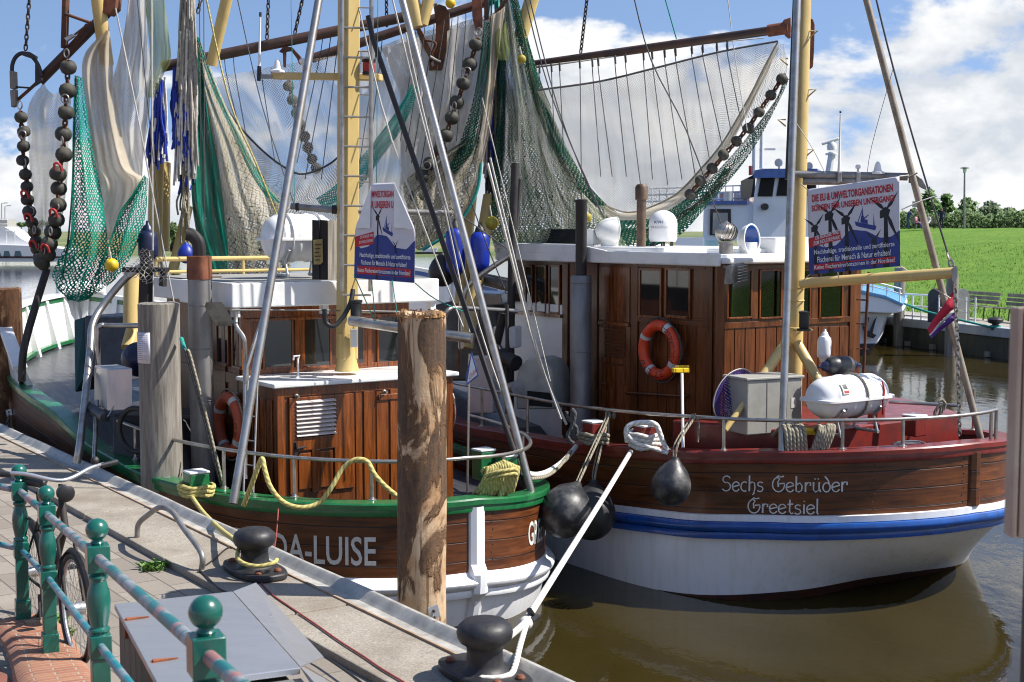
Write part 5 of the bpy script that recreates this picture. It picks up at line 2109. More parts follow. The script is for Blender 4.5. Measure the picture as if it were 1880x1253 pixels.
mb.sphere(P(255, 660, 16.2), 0.21, 24)
mk('round_tank', mb, M['navy'], r)
mb = MB()
mb.torus(P(250, 790, 14.8), 0.24, 0.03, Q * 0.5 + N * 0.9)
mk('hose_reel', mb, M['black'], r)
mb = MB()
for px0, px1, yb in ((160, 255, 845),):
    mb.prism([P(205, 760, 15.6), P(330, 770, 14.9), P(330, 870, 14.6), P(205, 845, 15.3)], N * 0.8 + Q * 0.2)
mk('deck_winch', mb, M['soot'], r, smooth=0, bevel=0.03)
# cream derrick posts amidships (seen between the nets)
for pts, rad, nm in (([(288, 290, 18.5), (283, 470, 18.4), (236, 640, 17.6)], 0.10, 'derrick_post'), ([(245, 500, 17.6), (243, 600, 17.4)], 0.12, 'derrick_post'),
                     ([(300, 300, 18.8), (298, 460, 18.6)], 0.10, 'derrick_post'), ([(345, 380, 18.6), (317, 500, 18.3)], 0.07, 'derrick_post'),
                     ([(423, -30, 17.8), (388, 120, 18.0)], 0.075, 'derrick_leg'), ([(176, -30, 17.6), (196, 120, 17.8)], 0.09, 'derrick_leg'),
                     ([(750, -30, 18.6), (768, 50, 18.6)], 0.10, 'derrick_leg'), ([(795, -30, 18.6), (775, 45, 18.6)], 0.08, 'derrick_leg')):
    tube_px(nm, pts, rad, M['cream'], r, 16)
for pts, rad in (([(866, 340, 19.4), (845, 560, 19.0)], 0.09), ([(900, 360, 19.2), (855, 640, 18.6)], 0.10), ([(985, -30, 19.2), (955, 70, 19.2)], 0.10)):
    tube_px('derrick_post', pts, rad, M['cream'], B.root, 16)
# ------------------------------------------------------------------ nets, beams and rollers of the trawl gear
def rowpts(row, Y, n):
    q = spline([P(x, y, Y if not e else e[0]) for x, y, *e in row], 8) if len(row) > 1 else [P(*row[0][:2], Y)] * 2
    acc = [0.0]
    for a, b in zip(q[:-1], q[1:]):
        acc.append(acc[-1] + (b - a).length)
    out, j = [], 0
    for i in range(n):
        d = acc[-1] * i / (n - 1)
        while j < len(q) - 2 and acc[j + 1] < d:
            j += 1
        k = (d - acc[j]) / max(1e-9, acc[j + 1] - acc[j])
        out.append(q[j].lerp(q[j + 1], min(1, max(0, k))))
    return out


def net(name, rows, Y, m, lab=None, parent=None, n=40, sub=5, fold=0.10, freq=9, seed=0, grp=None, bulge=0.0, twist=0.0):
    g = [rowpts(r, Y, n) for r in rows]
    cols = [spline([g[i][k] for i in range(len(g))], sub) for k in range(n)]
    nr = len(cols[0])
    out = []
    for i in range(nr):
        v = i / (nr - 1)
        r = []
        for k in range(n):
            u = k / (n - 1)
            q = cols[k][i].copy()
            ph = seed + 1.6 * sin(v * 3.1 + seed) + twist * v
            d = fold * (0.6 * sin(u * freq * 2 + ph) + 0.4 * sin(u * freq * 4.3 + 2.1 * ph + v * 2) + 0.5 * noise.noise(V((u * 5, v * 4, seed))))
            q.y += d * (0.35 + 0.65 * sin(pi * min(1, v * 1.15))) - bulge * sin(pi * u) * sin(pi * v)
            r.append(q)
        out.append(r)
    mb = MB()
    mb.grid(out)
    return mk(name, mb, m, parent, lab, 'fishing net' if lab else None, grp, smooth=180)


TAN, TAN2 = (0.72, 0.63, 0.50), (0.52, 0.45, 0.35)
GRN, GRN2 = (0.010, 0.20, 0.125), (0.02, 0.34, 0.25)
TEAL, TEAL2 = (0.01, 0.24, 0.20), (0.02, 0.34, 0.27)
M['n_tan'] = netmat('net_tan_cloth', TAN, TAN2, 0.030, 0.70, 0.8, 1.15, 0.45)
M['n_white'] = netmat('net_white_cloth', (0.78, 0.75, 0.70), (0.62, 0.59, 0.54), 0.030, 0.62, 0.75, 1.2, 0.5)
M['n_sheer'] = netmat('net_sheer', (0.64, 0.58, 0.50), (0.48, 0.43, 0.36), 0.036, 0.25, 0.85, 1.2, 0.4)
M['n_sheer2'] = netmat('net_sheer_tan', (0.68, 0.62, 0.53), (0.52, 0.46, 0.38), 0.034, 0.42, 0.75, 1.3, 0.5)
M['n_green'] = netmat('net_green', GRN, GRN2, 0.064, 0.36, 0.65, 1.9, 0.35)
M['n_greend'] = netmat('net_green_dense', GRN, GRN2, 0.036, 0.55, 0.7, 1.7, 0.35)
M['n_teal'] = netmat('net_teal', TEAL, TEAL2, 0.034, 0.46, 0.7, 1.6, 0.4)
M['n_black'] = netmat('net_dark_mesh', (0.03, 0.032, 0.028), (0.02, 0.06, 0.045), 0.085, 0.085, 0.8, 1.3, 0.2)
M['n_tanm'] = netmat('net_tan_mesh', (0.68, 0.60, 0.47), (0.46, 0.41, 0.31), 0.060, 0.72, 0.7, 1.25, 0.4)
M['n_olive'] = netmat('net_olive_mesh', (0.47, 0.43, 0.31), (0.12, 0.19, 0.115), 0.060, 0.66, 0.6, 1.4, 0.5, 1.6)
M['n_dgreen'] = netmat('net_dark_green', (0.012, 0.085, 0.055), (0.03, 0.13, 0.09), 0.06, 0.46, 0.7, 1.6, 0.3)
M['n_lime'] = netmat('net_lime', (0.36, 0.40, 0.16), (0.26, 0.31, 0.12), 0.035, 0.45, 0.7, 1.5, 0.4)

GA = 'nets and trawl gear of the green boat'
# port trawl of the near boat
net('trawl_net', [[(80, 152), (96, 172), (114, 166), (134, 172)], [(50, 202), (66, 212), (90, 205), (132, 210)], [(52, 300), (90, 300), (124, 300)], [(62, 400), (85, 400), (112, 400)], [(75, 478), (85, 482), (98, 480)]],
    17.9, M['n_sheer2'], 'sheer tan net hanging between the two strings of rollers at far left', fold=0.12, freq=4, seed=2, grp=GA)
net('trawl_net', [[(238, -30), (268, -30)], [(228, 60), (250, 60), (270, 60)], [(221, 110), (272, 110)], [(213, 160), (245, 160), (272, 160)], [(216, 220), (271, 220)], [(225, 270), (268, 270)], [(236, 303), (264, 303)], [(252, 335), (262, 335)]],
    17.75, M['n_white'], 'white fine meshed net hanging in a long fold beside the lime green net bundle', fold=0.16, freq=5, seed=5, grp=GA)
net('trawl_net', [[(196, 56), (201, 58)], [(152, 107), (166, 114), (184, 96), (205, 112)], [(157, 200), (185, 200), (214, 202)], [(168, 300), (200, 300), (237, 304)], [(172, 330), (220, 330), (264, 328)], [(180, 360), (215, 362), (252, 358)], [(188, 400), (206, 402), (225, 396)], [(194, 440), (199, 441), (204, 440)]],
    17.6, M['n_tan'], 'tan fine meshed bag of net folded over the green net at left', fold=0.14, freq=5, seed=1, grp=GA)
net('trawl_net', [[(137, 138), (150, 142)], [(136, 220), (160, 222)], [(134, 300), (154, 300), (174, 300)], [(131, 370), (160, 372), (188, 370)], [(127, 430), (160, 435), (197, 440)], [(104, 480), (150, 490), (196, 480)], [(95, 510), (130, 530), (180, 520)], [(118, 540), (140, 550), (165, 546)], [(136, 552), (144, 555), (152, 553)]],
    17.45, M['n_green'], 'emerald green net strip sagging into a bag above the bow, left of the yellow float', fold=0.14, freq=6, seed=3, grp=GA, bulge=0.25)
net('trawl_net', [[(266, 322), (270, 328)], [(244, 360), (268, 356)], [(222, 390), (264, 385)], [(204, 432), (230, 432), (253, 438)], [(192, 462), (238, 476)], [(172, 505), (214, 512)], [(150, 540), (188, 532)], [(145, 551), (152, 554)]],
    17.5, M['n_green'], 'emerald green net wing sloping down behind the yellow float', fold=0.14, freq=6, seed=8, grp=GA, bulge=0.2)


def rope_px(name, pts, Y, rad, m, lab=None, cat='rope', parent=None, k=6, n=8, grp=None):
    mb = MB()
    q = spline([P(x, y, e[0] if e else Y) for x, y, *e in pts], k)
    mb.tube(q, rad, n)
    return mk(name, mb, m, parent, lab, cat if lab else None, grp, smooth=60)


rope_px('net_rope', [(140, 140), (136, 250), (132, 360), (124, 450), (114, 512)], 17.4, 0.012, M['darkrope'], 'dark headline rope running down the left edge of the green net', grp=GA)


# beams with their shoes
def beam(name, lab, pts, rad, m, grp):
    t = thing(name, lab, 'trawl beam', P(*pts[0]) * 0.5 + P(*pts[-1]) * 0.5, 0, grp)
    mb = MB()
    mb.tube([P(*p) for p in pts], rad, 16)
    mk('beam_tube', mb, m, t, smooth=50)
    return t


def plate(parent, pts, Y, th, m, nm='shoe_plate', bev=0.006):
    mb = MB()
    mb.prism([P(x, y, Y) for x, y in pts], V((0.0, th, 0)))
    return mk(nm, mb, m, parent, smooth=0, bevel=bev)


def ptube(nm, pts, Y, rad, m, parent, k=5, n=10):
    mb = MB()
    mb.tube(spline([P(x, y, Y) for x, y in pts], k), rad, n)
    return mk(nm, mb, m, parent, smooth=60)


bm1 = beam('trawl_beam', 'brown port trawl beam with an arched iron shoe at its outer end, far left', [(208, 12, 17.9), (72, 150, 17.7)], 0.066, M['boom'], GA)
ptube('lower_bar', [(160, 45), (110, 110), (68, 152), (30, 186)], 17.65, 0.022, M['rust'], bm1, 3)
ptube('shoe_arch', [(22, 135), (23, 118), (30, 104), (42, 98), (58, 104), (70, 120), (76, 140)], 17.6, 0.026, M['iron'], bm1)
plate(bm1, [(17, 130), (26, 131), (27, 163), (18, 163)], 17.55, 0.12, M['greywood'])
plate(bm1, [(18, 166), (27, 164), (28, 194), (20, 197)], 17.55, 0.12, M['greywood'])
plate(bm1, [(64, 112), (70, 122), (78, 148), (64, 158)], 17.6, 0.06, M['soot'])
plate(bm1, [(40, 95), (52, 95), (65, 103), (64, 108), (52, 106), (40, 102)], 17.55, 0.10, M['iron'])
ptube('shoe_stay', [(28, 160), (58, 162)], 17.6, 0.012, M['soot'], bm1, 2)
plate(bm1, [(186, 8), (196, -12), (214, -8), (212, 14), (200, 26), (188, 24)], 17.6, 0.25, M['copper'], 'beam_collar')
plate(bm1, [(114, -20), (122, -20), (119, 82), (111, 88)], 17.5, 0.14, M['rust'])
ptube('shoe_bar', [(120, 26), (165, 42)], 17.5, 0.02, M['rust'], bm1, 2)
ptube('shoe_bar', [(168, 40), (132, 68)], 17.5, 0.014, M['rust'], bm1, 2)
plate(bm1, [(117, 70), (132, 62), (138, 66), (122, 76)], 17.45, 0.06, M['steel'])
bm2 = beam('trawl_beam', 'brown starboard trawl beam of the green boat behind the mast ladder', [(298, 123, 18.6), (765, 27, 18.9)], 0.072, M['boom'], GA)
for a in ((760, 27),):
    mb = MB()
    mb.tube([P(752, 28, 18.85), P(772, 26, 18.85)], 0.082, 16)
    mk('beam_joint', mb, M['rust'], bm2, smooth=50)
plate(bm2, [(512, 95), (521, 85), (536, 87), (551, 103), (555, 116), (549, 118), (545, 108), (534, 93), (524, 94), (523, 123), (520, 123), (519, 97)], 18.7, 0.10, M['rust'])
bm3 = beam('trawl_beam', 'lower brown trawl beam that rises to the right behind the white net', [(572, 108, 19.3), (905, 0, 19.6)], 0.066, M['boom'], GA)
plate(bm3, [(796, 12), (806, 8), (818, 12), (825, 24), (825, 60), (818, 100), (811, 128), (788, 130), (788, 112), (800, 70), (800, 40)], 19.0, 0.16, M['rust'])
plate(bm3, [(758, 42), (768, 44), (792, 92), (800, 112), (790, 110), (776, 84)], 18.95, 0.08, M['rust'])
ptube('shoe_stay', [(766, 24), (785, 10), (803, 8)], 18.9, 0.022, M['greywood'], bm3, 3)
ptube('shoe_chain_bar', [(780, 74), (800, 80), (792, 100)], 18.9, 0.018, M['rust'], bm3, 4)
ptube('shoe_shackle', [(790, 104), (800, 110), (809, 114)], 18.85, 0.016, M['steel'], bm3, 4)
plate(bm3, [(866, -20), (884, -20), (886, 52), (873, 54), (867, 30)], 19.0, 0.10, M['copper'])
plate(bm3, [(888, -20), (896, -20), (897, 44), (889, 43)], 19.05, 0.10, M['rust'])
ptube('shoe_stay', [(896, 42), (912, 22), (932, -2)], 19.05, 0.02, M['copper'], bm3, 2)
bm4 = beam('trawl_beam', 'long brown trawl beam of the red boat above its sheer net', [(978, 119, 19.6), (1446, 52, 17.6)], 0.058, M['boom'], 'nets and trawl gear of the red boat')
mb = MB()
mb.tube([P(1411, 57, 17.7), P(1449, 51, 17.55)], 0.078, 18)
mk('beam_collar', mb, M['copper'], bm4, smooth=50)
plate(bm4, [(1481, 40), (1486, 32), (1493, 36), (1496, 46), (1495, 90), (1493, 122), (1490, 126), (1481, 126)], 16.6, 0.2, M['copper'])
plate(bm4, [(1440, 36), (1452, 32), (1452, 70), (1444, 64)], 17.5, 0.12, M['copper'])
for x0, y0, x1, y1, Y in ((56, -30, 47, 92, 17.6), (541, 62, 562, -30, 18.6), (490, 72, 494, -30, 18.7), (710, 48, 709, -30, 18.9), (1066, 98, 1081, -30, 19.2), (363, 24, 374, -25, 17.6)):
    mb = MB()
    link_chain(mb, [P(x0, y0, Y), P(x1, y1, Y)], 0.010, 0.062)
    mk('lifting_chain', mb, M['chain'], {56: bm1, 541: bm2, 490: bm2, 710: bm2, 1066: bm4, 363: bm2}[x0], smooth=50)

# rollers: rubber bobbins threaded on a chain
proto = None
mb = MB()
mb.lathe([(0.022, -0.076), (0.05, -0.080), (0.082, -0.058), (0.099, -0.016), (0.099, 0.016), (0.082, 0.058), (0.05, 0.080), (0.022, 0.076)], (0, 0, 0), Z3, 22)
BOB = mk('bobbin', mb, M['bobbin'], None, smooth=60)
BOBME = BOB.data
bpy.data.objects.remove(BOB)
mb = MB()
mb.torus((0, 0, 0), 0.052, 0.009, V((1, 0, 0)), 18, 6)
RNG = mk('ring', mb, M['dullsteel'], None)
RNGME = RNG.data
bpy.data.objects.remove(RNG)


def rollers(lab, pts, Y, dpx, grp, tilt=0.25, ring=True, band=(), cnm=True):
    c0 = P(pts[0][0], pts[0][1], Y)
    t = thing('roller_string', lab, 'net rollers', P(*pts[-1][:2], Y), 0, grp)
    qs = [P(x, y, Y + 0.04 * sin(i * 2.3)) for i, (x, y) in enumerate(pts)]
    mb = MB()
    link_chain(mb, qs, 0.014, 0.075)
    mk('chain', mb, M['rust'], t, smooth=50)
    fr_ = frames(qs)
    for i, q in enumerate(qs):
        tg = (qs[min(i + 1, len(qs) - 1)] - qs[max(i - 1, 0)]).normalized()
        if tg.length < 0.1:
            tg = Z3
        rr = dpx * Y / F / 2 * rnd.uniform(0.95, 1.05)
        rot = tg.to_track_quat('Z', 'X').to_matrix().to_4x4()
        rot = Matrix.Rotation(rnd.uniform(-tilt, tilt), 4, 'Y') @ Matrix.Rotation(rnd.uniform(-tilt, tilt), 4, 'X') @ rot
        Mw = Matrix.Translation(q) @ rot @ Matrix.Scale(rr / 0.1, 4)
        o = bpy.data.objects.new('bobbin', BOBME)
        col.objects.link(o)
        o.parent = t
        o.matrix_local = WM[t].inverted() @ Mw
        if ring and i % 2 == 0:
            o2 = bpy.data.objects.new('ring', RNGME)
            col.objects.link(o2)
            o2.parent = t
            o2.matrix_local = WM[t].inverted() @ (Matrix.Translation(q + V((0.02, -rr * 0.92, 0.02))) @ Matrix.Rotation(0.9 + 0.5 * sin(i), 4, 'Z'))
    for i in band:
        mb = MB()
        q = qs[i] + V((0, -0.11, 0))
        mb.tube(spline([q + V((-0.04, 0.02, -0.03)), q + V((-0.035, -0.02, 0.03)), q + V((0.0, -0.02, 0.05)), q + V((0.04, -0.02, 0.02)), q + V((0.05, 0.01, -0.05))], 4), 0.016, 8)
        mk('red_sleeve', mb, M['redplastic'], t)
    return t


rollers('outer string of black rubber rollers hanging from the arched shoe, far left', [(38, 206), (40, 233), (42, 260), (43, 286), (47, 312), (49, 334), (51, 358), (54, 380), (57, 400), (60, 418), (64, 434), (66, 449), (70, 464), (76, 478)], 17.5, 24, GA, band=(6, 8, 11))
rollers('string of big black rubber rollers hanging in front of the tan net at left', [(124, 112), (124, 155), (121, 195), (119, 235), (116, 272), (111, 308), (110, 335), (106, 365), (103, 392), (100, 415), (95, 437), (88, 456), (82, 471)], 17.2, 30, GA, band=(5, 8, 11))
rollers('greyed rollers seen through the sheer net left of the mast ladder', [(530, 150), (535, 176), (542, 200), (547, 222), (556, 243), (563, 263), (569, 285), (577, 303)], 19.6, 21, GA, ring=False)
rollers('diagonal string of black rollers before the pale net right of the mast', [(877, 72), (866, 108), (855, 144), (843, 178), (832, 207), (822, 239), (812, 266), (795, 292), (782, 316), (768, 350)], 18.6, 27, GA)
rollers('string of rollers along the green hem of the sheer net beside the cream mast', [(1440, 138), (1420, 168), (1398, 199), (1378, 228), (1358, 254), (1335, 279), (1314, 304), (1292, 327), (1272, 350)], 18.4, 21, 'nets and trawl gear of the red boat', ring=False)

# big green net amidships of the green boat
rowsN3 = [[(358, 70), (364, 68)], [(352, 130), (368, 130), (386, 128)], [(350, 190), (380, 192), (411, 190)], [(350, 250), (395, 252), (441, 248)], [(350, 310), (410, 312), (468, 300)], [(354, 370), (420, 372), (494, 345)], [(364, 430), (440, 430), (520, 374)], [(385, 490), (450, 490), (530, 440)], [(395, 520), (455, 520), (535, 500)]]
net('trawl_net', rowsN3, 18.55, M['n_tanm'], 'broad beige net under dark mesh between the blue fringe and the mast', n=50, fold=0.2, freq=6, seed=4, grp=GA, bulge=0.3)
net('trawl_net', rowsN3, 18.45, M['n_black'], 'coarse dark mesh overlay hung over the broad beige net', n=50, fold=0.2, freq=6, seed=4, grp=GA, bulge=0.3)
net('trawl_net', [[(357, 70), (364, 68)], [(350, 130), (362, 130), (374, 128)], [(348, 200), (366, 202), (385, 202)], [(348, 300), (375, 300), (402, 300)], [(352, 380), (384, 382), (412, 378)], [(364, 440), (392, 442), (418, 440)], [(382, 500), (400, 502), (420, 500)]],
    18.3, M['n_greend'], 'dense emerald net column beside the grey rope bundle', fold=0.16, freq=5, seed=6, grp=GA, bulge=0.2)
net('trawl_net', [[(361, 66), (366, 70)], [(372, 112), (386, 128)], [(388, 160), (411, 192)], [(414, 218), (440, 250)], [(438, 272), (466, 302)], [(462, 322), (492, 346)], [(488, 362), (522, 378)]],
    18.3, M['n_teal'], 'turquoise hem of net sloping down to the right towards the liferaft', n=20, fold=0.08, freq=4, seed=7, grp=GA)
ptube('x', [(0, 0), (1, 1)], 18, 0.001, M['wire'], bm2) if False else None
# sheer net left of the mast, tan below its catenary rope
net('trawl_net', [[(383, 146), (480, 126), (560, 112), (645, 97)], [(400, 180), (480, 180), (560, 170), (645, 150)], [(435, 225), (490, 240), (560, 240), (645, 205)], [(470, 265), (520, 295), (560, 305), (645, 258)], [(482, 277), (530, 312), (560, 318), (610, 298), (645, 262)]],
    19.1, M['n_sheer'], 'sheer white net under the starboard beam left of the mast ladder', n=50, fold=0.12, freq=5, seed=9, grp=GA)
net('trawl_net', [[(388, 150), (432, 222), (482, 277), (530, 312), (560, 318), (610, 298), (645, 262)], [(400, 185), (440, 250), (488, 312), (530, 345), (562, 350), (612, 335), (645, 318)], [(410, 195), (450, 272), (492, 345), (526, 372), (565, 384), (615, 378), (645, 372)], [(440, 290), (470, 340), (500, 390), (540, 420), (570, 430), (615, 425), (645, 420)]],
    19.0, M['n_sheer2'], 'tan net sagging below the catenary rope behind the liferaft', n=50, fold=0.14, freq=6, seed=10, grp=GA)
rope_px('net_rope', [(386, 148), (432, 222), (482, 277), (530, 312), (562, 319), (610, 298), (648, 258)], 18.95, 0.014, M['darkrope'], 'dark catenary rope along the foot of the sheer net left of the mast', grp=GA)
# pale nets right of the mast
net('trawl_net', [[(640, 104), (700, 84), (760, 62), (840, 44), (928, 18)], [(640, 150), (720, 130), (800, 112), (912, 84)], [(640, 215), (720, 200), (800, 180), (894, 150)], [(640, 290), (720, 270), (800, 250), (882, 220)], [(640, 360), (720, 340), (800, 320), (868, 290)], [(655, 400), (720, 390), (800, 385), (850, 350)], [(690, 430), (740, 430), (790, 430), (825, 415)]],
    19.2, M['n_sheer2'], 'large pale net curtain with vertical strops right of the mast', n=60, fold=0.22, freq=9, seed=11, grp=GA)
net('trawl_net', [[(700, 90), (760, 72), (830, 55), (900, 36)], [(735, 180), (790, 165), (850, 150), (890, 130)], [(735, 270), (780, 265), (830, 250), (872, 235)], [(738, 340), (775, 340), (815, 330), (850, 310)]],
    19.0, M['n_white'], 'pale cream panel of net behind the diagonal rollers', n=50, fold=0.16, freq=9, seed=12, grp=GA)
net('trawl_net', [[(868, 250), (882, 252)], [(800, 290), (840, 292), (884, 300)], [(742, 335), (820, 340), (877, 346)], [(748, 385), (805, 392), (858, 388)], [(756, 425), (795, 430), (827, 426)], [(762, 456), (770, 460), (778, 459)]],
    18.8, M['n_tanm'], 'tan net bag with turquoise edge above the blue fenders', n=40, fold=0.2, freq=6, seed=13, grp=GA, bulge=0.2)
net('trawl_net', [[(868, 250), (882, 252)], [(800, 290), (840, 292), (884, 300)], [(742, 335), (820, 340), (877, 346)], [(748, 385), (805, 392), (858, 388)], [(756, 425), (795, 430), (827, 426)], [(762, 456), (770, 460), (778, 459)]],
    18.7, M['n_black'], 'dark mesh laid over the tan net bag above the blue fenders', n=40, fold=0.2, freq=6, seed=13, grp=GA, bulge=0.2)
net('trawl_net', [[(888, 40), (900, 42)], [(882, 100), (900, 104)], [(872, 165), (892, 170)], [(858, 220), (884, 232)], [(842, 268), (872, 284)], [(824, 310), (850, 335)]],
    18.65, M['n_dgreen'], 'dark green net edge curving down right of the diagonal rollers', n=20, fold=0.10, freq=4, seed=14, grp=GA)
net('trawl_net', [[(902, 30), (928, 12)], [(896, 90), (918, 80)], [(890, 160), (908, 160)], [(878, 240), (896, 250)], [(868, 300), (884, 310)]],
    18.7, M['n_tan'], 'narrow tan net strip at the outer edge of the diagonal rollers', n=20, fold=0.08, freq=4, seed=15, grp=GA)
net('trawl_net', [[(757, 150), (768, 165)], [(742, 180), (757, 198)], [(720, 215), (738, 238)], [(694, 250), (712, 275)], [(668, 282), (688, 308)], [(642, 310), (662, 345)], [(610, 345), (632, 375)], [(580, 365), (600, 392)]],
    18.7, M['n_teal'], 'turquoise rolled net slanting down across the pale curtain to the mast', n=16, fold=0.06, freq=4, seed=16, grp=GA)
rope_px('net_rope', [(883, 300), (877, 346), (858, 388), (827, 426), (776, 459)], 18.6, 0.022, M['tealrope'], 'turquoise rope along the edge of the tan net bag', grp=GA)

# the red boat's nets
GB = 'nets and trawl gear of the red boat'
rowsN6 = [[(916, -30), (932, -30), (944, -30)], [(918, 60), (940, 62), (966, 60)], [(916, 130), (950, 134), (986, 132)], [(914, 200), (960, 204), (1011, 202)], [(910, 270), (975, 274), (1041, 272)], [(905, 340), (985, 344), (1077, 334)], [(900, 400), (1000, 404), (1114, 376)], [(906, 450), (1010, 452), (1142, 400)], [(925, 480), (1020, 480), (1160, 450)]]
net('trawl_net', rowsN6, 19.2, M['n_olive'], 'heavy olive net draped beside the deckhouse of the red boat', n=60, fold=0.26, freq=8, seed=17, grp=GB, bulge=0.3)
net('trawl_net', rowsN6, 19.05, M['n_black'], 'coarse dark mesh over the heavy olive net', n=60, fold=0.26, freq=8, seed=17, grp=GB, bulge=0.3)
net('trawl_net', [[(935, -20), (946, -20)], [(948, 60), (966, 60)], [(964, 130), (987, 132)], [(984, 200), (1012, 204)], [(1012, 270), (1042, 272)], [(1050, 332), (1078, 336)], [(1092, 378), (1116, 378)]],
    18.95, M['n_dgreen'], 'green hem along the right edge of the heavy olive net', n=16, fold=0.06, freq=4, seed=18, grp=GB)
net('trawl_net', [[(914, 60), (925, 60)], [(914, 150), (930, 150)], [(910, 250), (925, 250)], [(904, 350), (918, 350)], [(900, 420), (908, 420)]],
    18.95, M['n_dgreen'], 'green hem along the left edge of the heavy olive net', n=16, fold=0.06, freq=4, seed=19, grp=GB)
net('trawl_net', [[(985, 166), (1100, 150), (1200, 126), (1320, 96), (1427, 77)], [(1008, 205), (1110, 200), (1210, 185), (1320, 150), (1412, 108)], [(1038, 270), (1120, 265), (1215, 255), (1310, 215), (1390, 155)], [(1080, 335), (1140, 330), (1220, 315), (1295, 275), (1360, 208)], [(1116, 380), (1150, 388), (1186, 383), (1242, 357), (1285, 314), (1328, 261)]],
    18.8, M['n_sheer'], 'wide sheer net under the long brown beam, sky showing through', n=60, fold=0.12, freq=6, seed=20, grp=GB)
net('trawl_net', [[(1424, 80), (1440, 82)], [(1400, 130), (1444, 130)], [(1376, 180), (1425, 172)], [(1350, 222), (1398, 212)]], 18.7, M['n_sheer'], 'small triangle of sheer net at the end of the long beam', n=20, fold=0.06, freq=4, seed=21, grp=GB)
net('trawl_net', [[(1424, 84), (1430, 88)], [(1376, 178), (1384, 186)], [(1328, 258), (1340, 270)], [(1285, 312), (1300, 332)], [(1242, 356), (1256, 388)], [(1186, 382), (1196, 408)], [(1140, 392), (1146, 412)], [(1110, 378), (1112, 396)]],
    18.65, M['n_tan'], 'tan hem band sweeping up from the deckhouse roof to the mast', n=16, fold=0.04, freq=3, seed=22, grp=GB)
net('trawl_net', [[(1440, 140), (1448, 146)], [(1424, 185), (1431, 182)], [(1358, 270), (1380, 277)], [(1302, 330), (1320, 354)], [(1240, 378), (1286, 392)], [(1190, 402), (1245, 434)], [(1140, 405), (1200, 452)], [(1120, 410), (1160, 462)]],
    18.5, M['n_dgreen'], 'dark green net hem sweeping down behind the white satellite dome', n=24, fold=0.14, freq=4, seed=23, grp=GB)
net('trawl_net', [[(1330, 310), (1345, 310)], [(1280, 370), (1310, 362)], [(1230, 400), (1270, 400)], [(1180, 415), (1240, 436)], [(1140, 420), (1190, 456)]],
    18.6, M['n_olive'], 'olive net bunched behind the white satellite dome', n=24, fold=0.12, freq=4, seed=24, grp=GB)
rope_px('net_rope', [(985, 166), (1100, 150), (1200, 126), (1320, 96), (1428, 76)], 18.75, 0.014, M['darkrope'], 'grey headline rope along the top of the wide sheer net', grp=GB)
rope_px('net_rope', [(1428, 78), (1400, 130), (1376, 178), (1328, 260), (1285, 312), (1242, 356), (1190, 382), (1150, 390), (1112, 378)], 18.6, 0.012, M['rope'], 'tan rope along the inner curve of the wide sheer net', grp=GB)
rope_px('beam_lanyard', [(985, 122), (1100, 108), (1250, 86), (1402, 70)], 18.9, 0.008, M['lightline'], parent=bm4)
# strops from the beam down over the net
for x, xb, yb in ((990, 1012, 200), (1012, 1018, 260), (1027, 1036, 300), (1064, 1068, 385), (1087, 1103, 325), (1098, 1124, 325), (1129, 1150, 325), (1148, 1176, 340), (1181, 1198, 330), (1197, 1226, 340), (1220, 1252, 330), (1240, 1276, 320), (1270, 1302, 290), (1290, 1326, 268), (1316, 1346, 262), (1335, 1364, 240)):
    ytop = 122 - (x - 985) * 0.127
    rope_px('strop', [(x, ytop), (x + 1, ytop + 25), (xb, yb)], 18.7, 0.0065, M['darkrope'], parent=bm4, k=3, n=6)
    mb = MB()
    mb.tube([P(x, ytop - 2, 18.7), P(x + 1, ytop + 14, 18.7)], 0.014, 6)
    mk('strop_knot', mb, M['darkrope'], bm4)
for x, xb, yb in ((415, 440, 240), (431, 452, 250), (478, 505, 300), (590, 545, 300), (605, 560, 330), (620, 590, 330), (690, 660, 300), (700, 672, 330), (840, 815, 300), (828, 790, 330), (813, 770, 320), (795, 755, 300), (778, 745, 280), (762, 735, 260), (855, 838, 260)):
    ytop = 105 - (x - 380) * 0.19 if x < 640 else 90 - (x - 640) * 0.30
    rope_px('strop', [(x, ytop), (x - 1, ytop + 30), (xb, yb)], 18.85, 0.0065, M['darkrope'], parent=bm2 if x < 640 else bm3, k=3, n=6)


# ---- rope and rag bundles (chafing fringes)
def fringe(lab, sets, Y, grp, sway=0.03):
    """sets: (part name, material, strands, px0, px1, top y0, y1, bottom y0, y1, radius)"""
    x0 = sets[0][3]
    t = thing('rope_fringe', lab, 'rope fringe', P((sets[0][3] + sets[0][4]) / 2, sets[0][8], Y), 0, grp)
    for nm, m, k, xa, xb, ya, yb, yc, yd, rad in sets:
        mb = MB()
        for i in range(k):
            xt = rnd.uniform(xa, xb)
            pull = (xa + xb) / 2
            top = P(pull + (xt - pull) * 0.6, rnd.uniform(ya, yb), Y + rnd.uniform(-0.10, 0.10))
            bot = P(xt + rnd.uniform(-3, 3), rnd.uniform(yc, yd), Y + rnd.uniform(-0.12, 0.12))
            mid = top.lerp(bot, 0.4) + V((rnd.uniform(-sway, sway), rnd.uniform(-sway, sway), 0))
            m2 = top.lerp(bot, 0.72) + V((rnd.uniform(-sway, sway), rnd.uniform(-sway, sway), 0))
            mb.tube(spline([top, mid, m2, bot], 3), rad, 5)
        mk(nm, mb, m, t, smooth=60)
    return t


